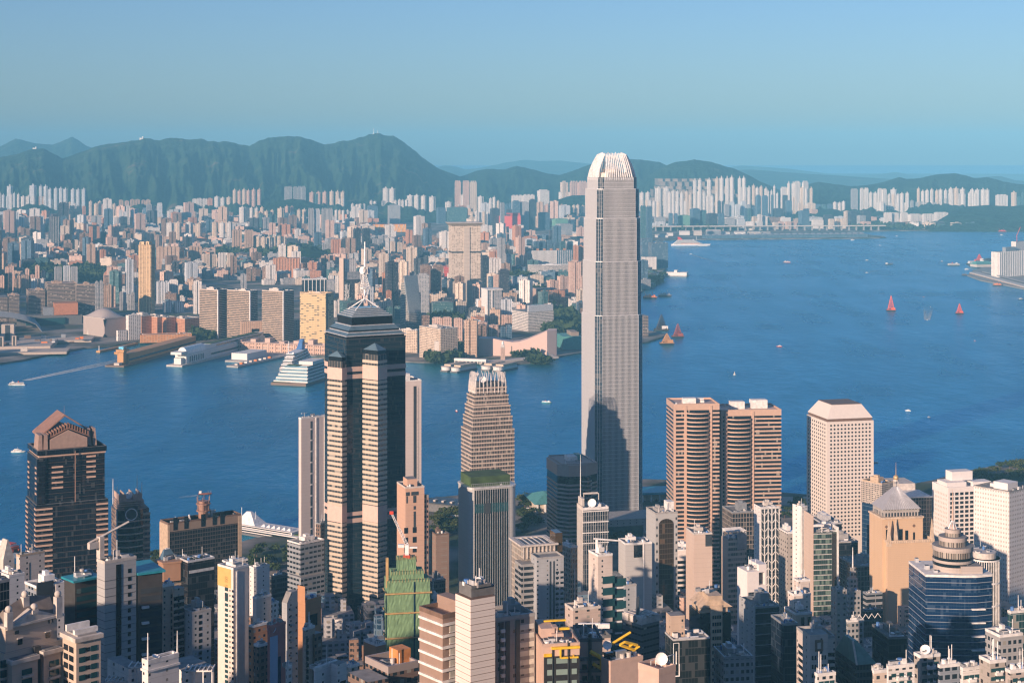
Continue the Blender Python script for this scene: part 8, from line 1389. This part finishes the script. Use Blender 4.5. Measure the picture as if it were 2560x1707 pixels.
def wake(path,w0,w1,c0,c1,z=.12):
    n=len(path); m=MB(); cov=[]
    for i,(px,py) in enumerate(path):
        x,y,_=at(px,py,0); x2,y2,_=at(*(path[i+1] if i<n-1 else path[i-1]),0); d=Vector((x2-x,y2-y)).normalized()*(1 if i<n-1 else -1); q=Vector((-d.y,d.x)); w_=w0+(w1-w0)*i/(n-1)
        for f,cv in ((-1,.0),(-.55,1),(0,.72),(.55,1),(1,.0)): m.v.append((x+q.x*w_*f,y+q.y*w_*f,z)); cov.append(cv*(c0+(c1-c0)*i/(n-1)))
    for i in range(n-1):
        for k in range(4): a=i*5+k; m.f.append((a,a+1,a+6,a+5)); m.m.append(0)
    me=m.mesh('wake','wake'); at_=me.attributes.new('cover','FLOAT','POINT'); at_.data.foreach_set('value',cov); kind(put('wake',me),'stuff')
def lerp(a,b,n): return [(a[0]+(b[0]-a[0])*i/n,a[1]+(b[1]-a[1])*i/n) for i in range(n+1)]
wake(lerp((63,951),(325,896),10),9,26,.98,.45); wake(lerp((2318,800),(2322,760),4),10,24,.8,.2); wake(lerp(T('20',1815,945),T('20',1600,975),5),4,9,.7,.2); wake(lerp(T('10',95,370),T('10',260,440),5),5,12,.9,.4); wake(lerp(T('33',920,265),T('33',1560,245),8),4,7,.55,.35); wake(lerp(T('33',925,375),T('33',1070,330),4),4,10,.5,.25); wake([T('32',1650,208),T('32',1750,240),T('32',1830,262),T('32',1900,285)],4,16,.75,.3)
wake([T('33',1200,735),T('33',1320,775),T('33',1430,800)],3,4,.3,.2); wake(lerp(T('20',245,560),T('20',330,555),3),4,6,.6,.3); wake([T('32',2030,450),T('32',2110,530),T('32',2180,620)],8,12,.35,.3); wake([T('32',1850,470),T('32',1900,440),T('32',1990,520)],8,10,.3,.3)
for a_,w0,w1,cv in (([('32',1560,260),('32',1640,420),('32',1760,560),('32',1900,640)],8,14,.26),([('33',300,430),('33',520,400),('33',800,392)],5,10,.24),([('33',1200,470),('33',1330,520),('33',1560,540),('33',1800,510)],6,9,.24),([('33',2350,660),('33',2200,690),('33',2050,735),('33',1960,800)],7,12,.3),([('32',1250,1100),('32',1450,1180),('32',1700,1210)],6,10,.22),([('33',1120,860),('33',1400,905),('33',1700,890)],5,8,.2),([('21',20,420),('21',180,470),('21',350,480)],5,9,.22),([('20',1000,500),('20',1500,470),('20',2100,450)],3,5,.3)):
    wake([T(*p_) for p_ in a_],w0,w1,cv,cv*.6)
bu=thing('buoy','small white channel buoy right of the great tower','buoy',(*local(*T('32',2043,1310),0),0)); MB().cyl(0,0,2.2,-.5,1.5,10).build('float','steel_white',bu); MB().cyl(0,0,1.2,1.5,6,6,.4).build('cage','pale_stone',bu)
# ------- the near waterfront: piers, road, cars, trees
p=thing('ferry_pier','white colonnaded pier with a green hipped roof, left of the octagonal tower','pier',(wx(1345,1885),1885,0),R(12)); L=52
bx(p,'deck','dark_concrete',-4,L,0,60,-1,3.2); bx(p,'halls','cream_hall',0,L-4,4,56,3.3,14); MB().loft([(-4,0),(L,0),(L,60),(-4,60)],14.1,[(14,24),(L-16,24),(L-16,36),(14,36)],22).build('hipped_roof','green_roof',p)
for j in range(6): bx(p,'column','white_paint',j*9-1,j*9+1,2,3.8,3.3,14)
p=thing('ferry_pier','long pier with a bright teal roof between great tower and twin towers','pier',(wx(1600,1960),1950,0),R(9)); bx(p,'deck','dark_concrete',-10,130,0,40,-1,3.2); bx(p,'roof','teal_bright',-10,130,-3,34,12,14.5)
for j in range(14): bx(p,'column','white_paint',j*10-8,j*10-6.6,-1,.6,3.3,12)
bx(p,'halls','cream_hall',-6,126,8,30,3.3,11.8)
p=thing('maritime_pier','white terraced pier terminal with a pointed sail roof','pier',(wx(612,1830),1825,0),R(-33)); p.scale=(.72,.72,.6); bx(p,'deck','dark_concrete',-12,165,-30,24,-1,3.4); bx(p,'hall','white_hall',-8,160,-24,18,3.5,9); bx(p,'window_strip','glass_dark',-6,158,-24.4,-24,5,7.4); bx(p,'upper_hall','white_hall',-6,110,-18,12,9.1,13.5); bx(p,'window_strip','glass_dark',-4,108,-18.4,-18,10.4,12.4); bx(p,'roof_deck','pale_stone',-8,160,-25,19,13.6,14.2) if 0 else None
MB().loft([(-6,-14),(34,-14),(34,12),(-6,12)],13.6,[(8,-3),(16,-3),(16,1),(8,1)],34).build('sail_roof','steel_white',p); MB().tube((-2,-3,13.6),(-2,-3,40),.4,5).tube((26,-3,13.6),(26,-3,36),.35,5).build('flag_mast','steel_white',p)
for j in range(6): MB().loft([(44+j*10,-12),(52+j*10,-12),(52+j*10,-4),(44+j*10,-4)],13.6,[(47+j*10,-9),(49+j*10,-9),(49+j*10,-7),(47+j*10,-7)],17.5).build('tent_canopy','steel_white',p)
bx(p,'roof_garden','turf',112,140,-16,2,9.1,10.4); bx(p,'link_bridge','white_hall',150,230,-6,4,4,8)
p=thing('ferry_pier','dark flat-roofed pier shed behind the rose art-deco tower','pier',(wx(1062,1915),1905,0),R(-28)); bx(p,'shed','dark_concrete',0,72,0,30,-1,12); bx(p,'roof','dark_metal',-2,74,-2,32,12.1,13.4); bx(p,'canopy','steel_white',38,86,-26,-12,7,8.2)
for j in range(6): bx(p,'skylight','pale_stone',8+j*11,11+j*11,6,12,13.5,15)
p=thing('shopping_podium','long grey podium with roof-garden planters at the foot of the great tower','shopping centre',(wx(1470,1740),1735,3.2),R(14)); bx(p,'walls','f_greyblank',-20,150,0,40,0,24); bx(p,'roof_deck','concrete',-20,150,-.4,40,24.1,25); bx(p,'glass_face','glass_teal',-10,60,-.6,-.1,4,18); bx(p,'terrace','pale_stone',60,120,-14,-.5,0,12)
p=thing('low_hall','small hall with a pale striped roof beside the clawed stone tower','building',(wx(1300,1650),1650,3.2),R(18)); bx(p,'walls','concrete',0,46,0,26,0,9); bx(p,'roof','pale_stone',-2,48,-2,28,9.1,10.2)
for j in range(8): bx(p,'roof_rib','silver',j*6,j*6+1,-2,28,10.25,10.8)
p=thing('ring_ramp','white curved footbridge ring between great tower and grey stone tower','walkway',(wx(1625,1560),1560,3.2),R(10)); m=MB(); n=18
for k in range(n):
    t0,t1=math.pi*1.5*k/n,math.pi*1.5*(k+1)/n; m.prism([(22*math.cos(t0),14*math.sin(t0)),(28*math.cos(t0),19*math.sin(t0)),(28*math.cos(t1),19*math.sin(t1)),(22*math.cos(t1),14*math.sin(t1))],5,7.5)
m.build('deck','white_hall',p)
def strip(name,a,c,w_,z,mat):
    pa,pc=Vector(local(*a)),Vector(local(*c)); d=(pc-pa).normalized(); q=Vector((-d.y,d.x))*w_/2; return sheet(name,[tuple(pa-q),tuple(pc-q),tuple(pc+q),tuple(pa+q)],z,mat)
strip('road',(560,1440),(800,1392),26,3.21,'asphalt'); strip('road',(1040,1345),(1340,1300),24,3.21,'asphalt'); strip('car_park',(1600,1248),(1720,1238),60,3.21,'asphalt'); strip('road',(1600,1290),(1760,1262),18,3.215,'asphalt'); strip('promenade_paving',(1930,1252),(2060,1250),44,3.21,'paving_pink'); strip('road',(1950,1290),(2080,1285),20,3.22,'asphalt'); strip('road',(2400,1245),(2700,1195),26,3.21,'asphalt'); strip('lawn',(2360,1225),(2600,1185),36,3.22,'turf'); strip('lawn',(1945,1268),(2040,1266),12,3.225,'turf')
strip('road_marking',(562,1439.6),(798,1392.4),.5,3.216,'white_paint'); strip('road_marking',(1042,1344.7),(1338,1300.3),.5,3.216,'white_paint')
car0=MB(); car0.loft([(-2.2,-.9),(2.2,-.9),(2.2,.9),(-2.2,.9)],.3,[(-2.15,-.85),(2.15,-.85),(2.15,.85),(-2.15,.85)],.95).loft([(-1.5,-.8),(1.,-.8),(1.,.8),(-1.5,.8)],.95,[(-1.1,-.65),(.5,-.65),(.5,.65),(-1.1,.65)],1.5)
for sx in (-1.35,1.35):
    for sy in (-.8,.8): car0.tube((sx,sy-.1,.33),(sx,sy+.1,.33),.33,8)
cm=car0.mesh('car','white_paint'); q=0
for i in range(3):
    for j in range(15):
        if rnd.random()<.25: continue
        px=1606+j*7+rnd.uniform(-.6,.6); py=1236+i*8-j*.35; x,y=local(px,py); o=put('parked_car',cm,None,(x,y,3.22),R(90+rnd.uniform(-6,6))); cl=rnd.choice(['white_paint','dark_metal','silver','blue_paint','white_paint','dull_red']); o.material_slots[0].link='OBJECT'; o.material_slots[0].material=M[cl]
        tag(o,f'{dict(white_paint="white",dark_metal="black",silver="silver",blue_paint="blue",dull_red="dark red")[cl]} car in the {["far","middle","near"][i]} row of the waterfront car park, number {j+1} along'.replace('number 1 along','first along') ,'car','cars in the waterfront car park'); q+=1
for k,(px,py,cl,lab) in enumerate(((1350,1305,'white_paint','white bus on the road left of the octagonal tower'),(1322,1277,'white_paint','white bus by the harbour trees, further back'),(1640,1302,'blue_paint','blue bus below the waterfront car park'))):
    x,y=local(px,py); e=thing('bus',lab,'bus',(x,y,3.22),R(14)); bx(e,'body',cl,-5.5,5.5,-1.25,1.25,.5,3.6); bx(e,'window_band','glass_dark',-5.3,5.3,-1.3,1.3,1.8,2.9)
    for sx in (-3.5,3.5): MB().tube((sx,-1.3,.5),(sx,1.3,.5),.5,10).build('wheel','dark_metal',e)
# masts and domes on the ridge
for k_,(lab,px,py,w_,h_,ty) in enumerate((('white radar dome on the long ridge',357,345,5,6,'dome'),('white dome cluster on the lower left ridge',90,370,5,5,'dome'),('thin radio mast on the highest peak, left one',934,336,1,17,'mast'),('thin radio mast on the highest peak, right one',944,334,1,10,'mast'))):
    d=12990.; q_=d/F; e=thing('radar_dome' if ty=='dome' else 'radio_mast',lab,'radar dome' if ty=='dome' else 'mast',(wx(px,d),d,wz(py,d)-6))
    if ty=='dome': MB().cyl(0,0,w_*.4*q_,-10,h_*.5*q_,10).build('base','white_hall',e); MB().dome(0,0,h_*.5*q_,w_*.5*q_).build('dome','steel_white',e); bx(e,'annex','white_hall',-w_*1.6*q_,-w_*.5*q_,-6,6,-10,h_*.35*q_)
    else: MB().tube((0,0,-10),(0,0,h_*q_),2.2,5,0,.8).build('mast','grey_metal',e); bx(e,'hut','grey_metal',-9,9,-7,7,-10,9)
# trees
def mat_leaf(n,a,b_):
    m=D.materials.new(n); m.use_nodes=True; t=m.node_tree; b=t.nodes['Principled BSDF']; b.inputs['Roughness'].default_value=.8; b.inputs['Specular IOR Level'].default_value=.2
    g=t.nodes.new('ShaderNodeNewGeometry'); x=t.nodes.new('ShaderNodeTexNoise'); x.inputs['Scale'].default_value=.45; x.inputs['Detail'].default_value=4; t.links.new(g.outputs['Position'],x.inputs['Vector']); r=t.nodes.new('ShaderNodeMix'); r.data_type='RGBA'; r.inputs[6].default_value=col(a); r.inputs[7].default_value=col(b_); t.links.new(x.outputs[0],r.inputs[0]); t.links.new(r.outputs[2],b.inputs['Base Color']); M[n]=m
mat_leaf('leaf_dark',(.018,.04,.015),(.06,.085,.025)); mat_leaf('leaf_olive',(.03,.05,.015),(.10,.11,.03))
def crown(seed,n=230,r=4.,h=3.2):
    q=random.Random(seed); m=MB(); cl=[(q.gauss(0,r*.45),q.gauss(0,r*.45),q.uniform(.2,1.)*h) for _ in range(9)]
    for i in range(n):
        c=q.choice(cl); p=Vector((c[0]+q.gauss(0,r*.28),c[1]+q.gauss(0,r*.28),c[2]+q.gauss(0,h*.2)+3.2)); u=Vector((q.gauss(0,1),q.gauss(0,1),q.gauss(0,.6))).normalized(); v=u.cross(Vector((q.gauss(0,1),q.gauss(0,1),q.gauss(0,1)))).normalized(); s_=q.uniform(.45,.95)
        m.poly([tuple(p-u*s_-v*s_*.7),tuple(p+u*s_-v*s_*.6),tuple(p+u*s_*.8+v*s_*.8),tuple(p-u*s_*.7+v*s_*.7)])
    return m
CR=[crown(s).mesh('crown',['leaf_dark','leaf_olive'][s%2]) for s in range(5)]
tm=MB().tube((0,0,0),(.1,.1,3.2),.32,6,0,.2)
for s_ in range(4): tm.tube((.1,.1,2.4),(1.8*math.cos(s_*1.6),1.8*math.sin(s_*1.6),4.6),.14,4,0,.05)
TR=tm.mesh('trunk','brown'); NT=0
AREAS=[('along the road by the pale pink slab',[(655,1376),(760,1380),(780,1420),(640,1445),(560,1432)],30),('in the park behind the green screen tower',[(1078,1292),(1155,1278),(1158,1330),(1085,1345)],40),('on the shore left of the octagonal tower',[(1303,1252),(1345,1248),(1350,1268),(1300,1272)],16),('beside the road left of the octagonal tower',[(1302,1285),(1360,1278),(1362,1310),(1300,1335)],18),('on the garden roof below the great tower',[(1522,1342),(1588,1332),(1592,1345),(1525,1355)],14),('in the seaside park on the right',[(2425,1185),(2560,1158),(2600,1190),(2440,1225)],44),('beside the promenade right of the twin towers',[(1960,1262),(2010,1258),(2030,1285),(1960,1300)],12),('below the wide brown block',[(375,1395),(410,1392),(420,1412),(378,1416)],8)]
TL=['tallest','broadest','darkest','palest','smallest']
for lab,P,n in AREAS:
    xs_=[p[0] for p in P]; ys_=[p[1] for p in P]; L=[]
    while len(L)<n:
        px,py=rnd.uniform(min(xs_),max(xs_)),rnd.uniform(min(ys_),max(ys_))
        if inpoly(px,py,P): L.append((px,py))
    L.sort()
    for i,(px,py) in enumerate(L):
        z=28.3 if 'roof' in lab else 3.2; x,y,_=at(px,py,z); s_=rnd.uniform(.75,1.45) if z<20 else rnd.uniform(.5,.8); e=thing('tree',f'leafy green tree {lab}'[:90],'tree',(x,y,z),rnd.uniform(0,6),'trees '+lab); e.scale=(s_,s_,s_*rnd.uniform(.85,1.15)); put('trunk',TR,e); put('crown',CR[rnd.randrange(5)],e); NT+=1
# wooded patches far across
def grove(name,label,px,py,rx,ry,n,size,seed):
    q=random.Random(seed); m=MB()
    for i in range(n):
        a,b_=q.uniform(0,6.283),math.sqrt(q.random()); x,y,_=at(px+rx*b_*math.cos(a),py+ry*b_*math.sin(a),3.); 
        for k in range(16):
            p=Vector((x+q.gauss(0,size*.5),y+q.gauss(0,size*.5),3+abs(q.gauss(size*.6,size*.35)))); u=Vector((q.gauss(0,1),q.gauss(0,1),q.gauss(0,.5))).normalized(); v=u.cross(Vector((q.gauss(0,1),q.gauss(0,1),q.gauss(0,1)))).normalized(); s_=size*q.uniform(.22,.45); m.poly([tuple(p-u*s_-v*s_),tuple(p+u*s_-v*s_),tuple(p+u*s_+v*s_),tuple(p-u*s_+v*s_)])
    kind(m.build(name,'leaf_dark'),'stuff',label)
for i,(px,py,rx,ry,n,sz) in enumerate(((110,692,58,18,150,17),(215,690,62,16,170,17),(770,645,95,22,190,20),(660,640,60,12,80,18),(560,640,40,9,60,18),(500,845,22,6,40,13),(1105,900,34,6,70,12),(1135,880,26,10,60,12),(1310,888,40,5,90,9),(1400,815,45,32,170,15),(1325,745,55,14,120,16),(1310,700,55,9,80,16),(1625,700,28,10,70,15),(1115,806,36,8,60,14),(2250,572,120,3,140,20),(2450,568,100,4,140,20),(1350,905,24,3,40,9),(1740,576,110,1.6,60,18))): grove('grove',None,px,py,rx,ry,n,sz,i)
# infill of the near town
LM2=[('the black gable tower',160,1250),('the masted tower',930,1500),('the green-netted tower',1020,1550),('the twin rose towers',1810,1300),('the porthole tower',2100,1300),('the pyramid tower',2250,1400),('the octagonal tower',1430,1300),('the orange crown tower',430,1500),('the slim cream tower',580,1550),('the white core slab',1210,1600),('the deco tower',1790,1580),('the grey slab tower',290,1500),('the blue tiered tower',2400,1550),('the portal tower',1880,1500),('the light grey slab',1590,1480)]
HB=[]; NB=[]
for o in list(COL.objects):
    if o.type=='EMPTY' and o.location.y<1720 and o.location.y>450: HB.append((o.location.x,o.location.y))
d=1000.
while d<1640:
    x=-d*.33
    while x<d*.33:
        px=CX+x/d*F; base=YH+F*(H-3)/d; sh=np.interp(px,[p[0] for p in HKS],[p[1] for p in HKS])
        if base>sh+ (130 if px<1150 or px>1850 else 150) and all((x+12-a)**2+(d+8-c)**2>24**2 for a,c in HB):
            zt_=min(wz(rnd.uniform(1480,1660),d),ground(d)+85); 
            if zt_>ground(d)+12:
                kd=rnd.choice(['office','tower','low','low','bay']); cl=rnd.choice(['white','cream','grey','tan','dark','grey','brown','blue','pink'])
                w_=rnd.uniform(17,30); o=D.objects.new('infill_block',UM[kd][0]); COL.objects.link(o); o.scale=(w_,w_*rnd.uniform(.6,1),zt_-ground(d)); o.rotation_euler=(0,0,R(rnd.choice([12,14,16,28]))); o.location=(x+rnd.uniform(-4,4),d+rnd.uniform(-5,5),ground(d)-.5); o.material_slots[0].link='OBJECT'; o.material_slots[0].material=M[KCOL[cl]]; NB.append([o,px,YH+F*(H-zt_)/d,base,w_,kd,cl,zt_])
        x+=33
    d+=36
label_all(NB,LM2,'infill buildings of the near town')
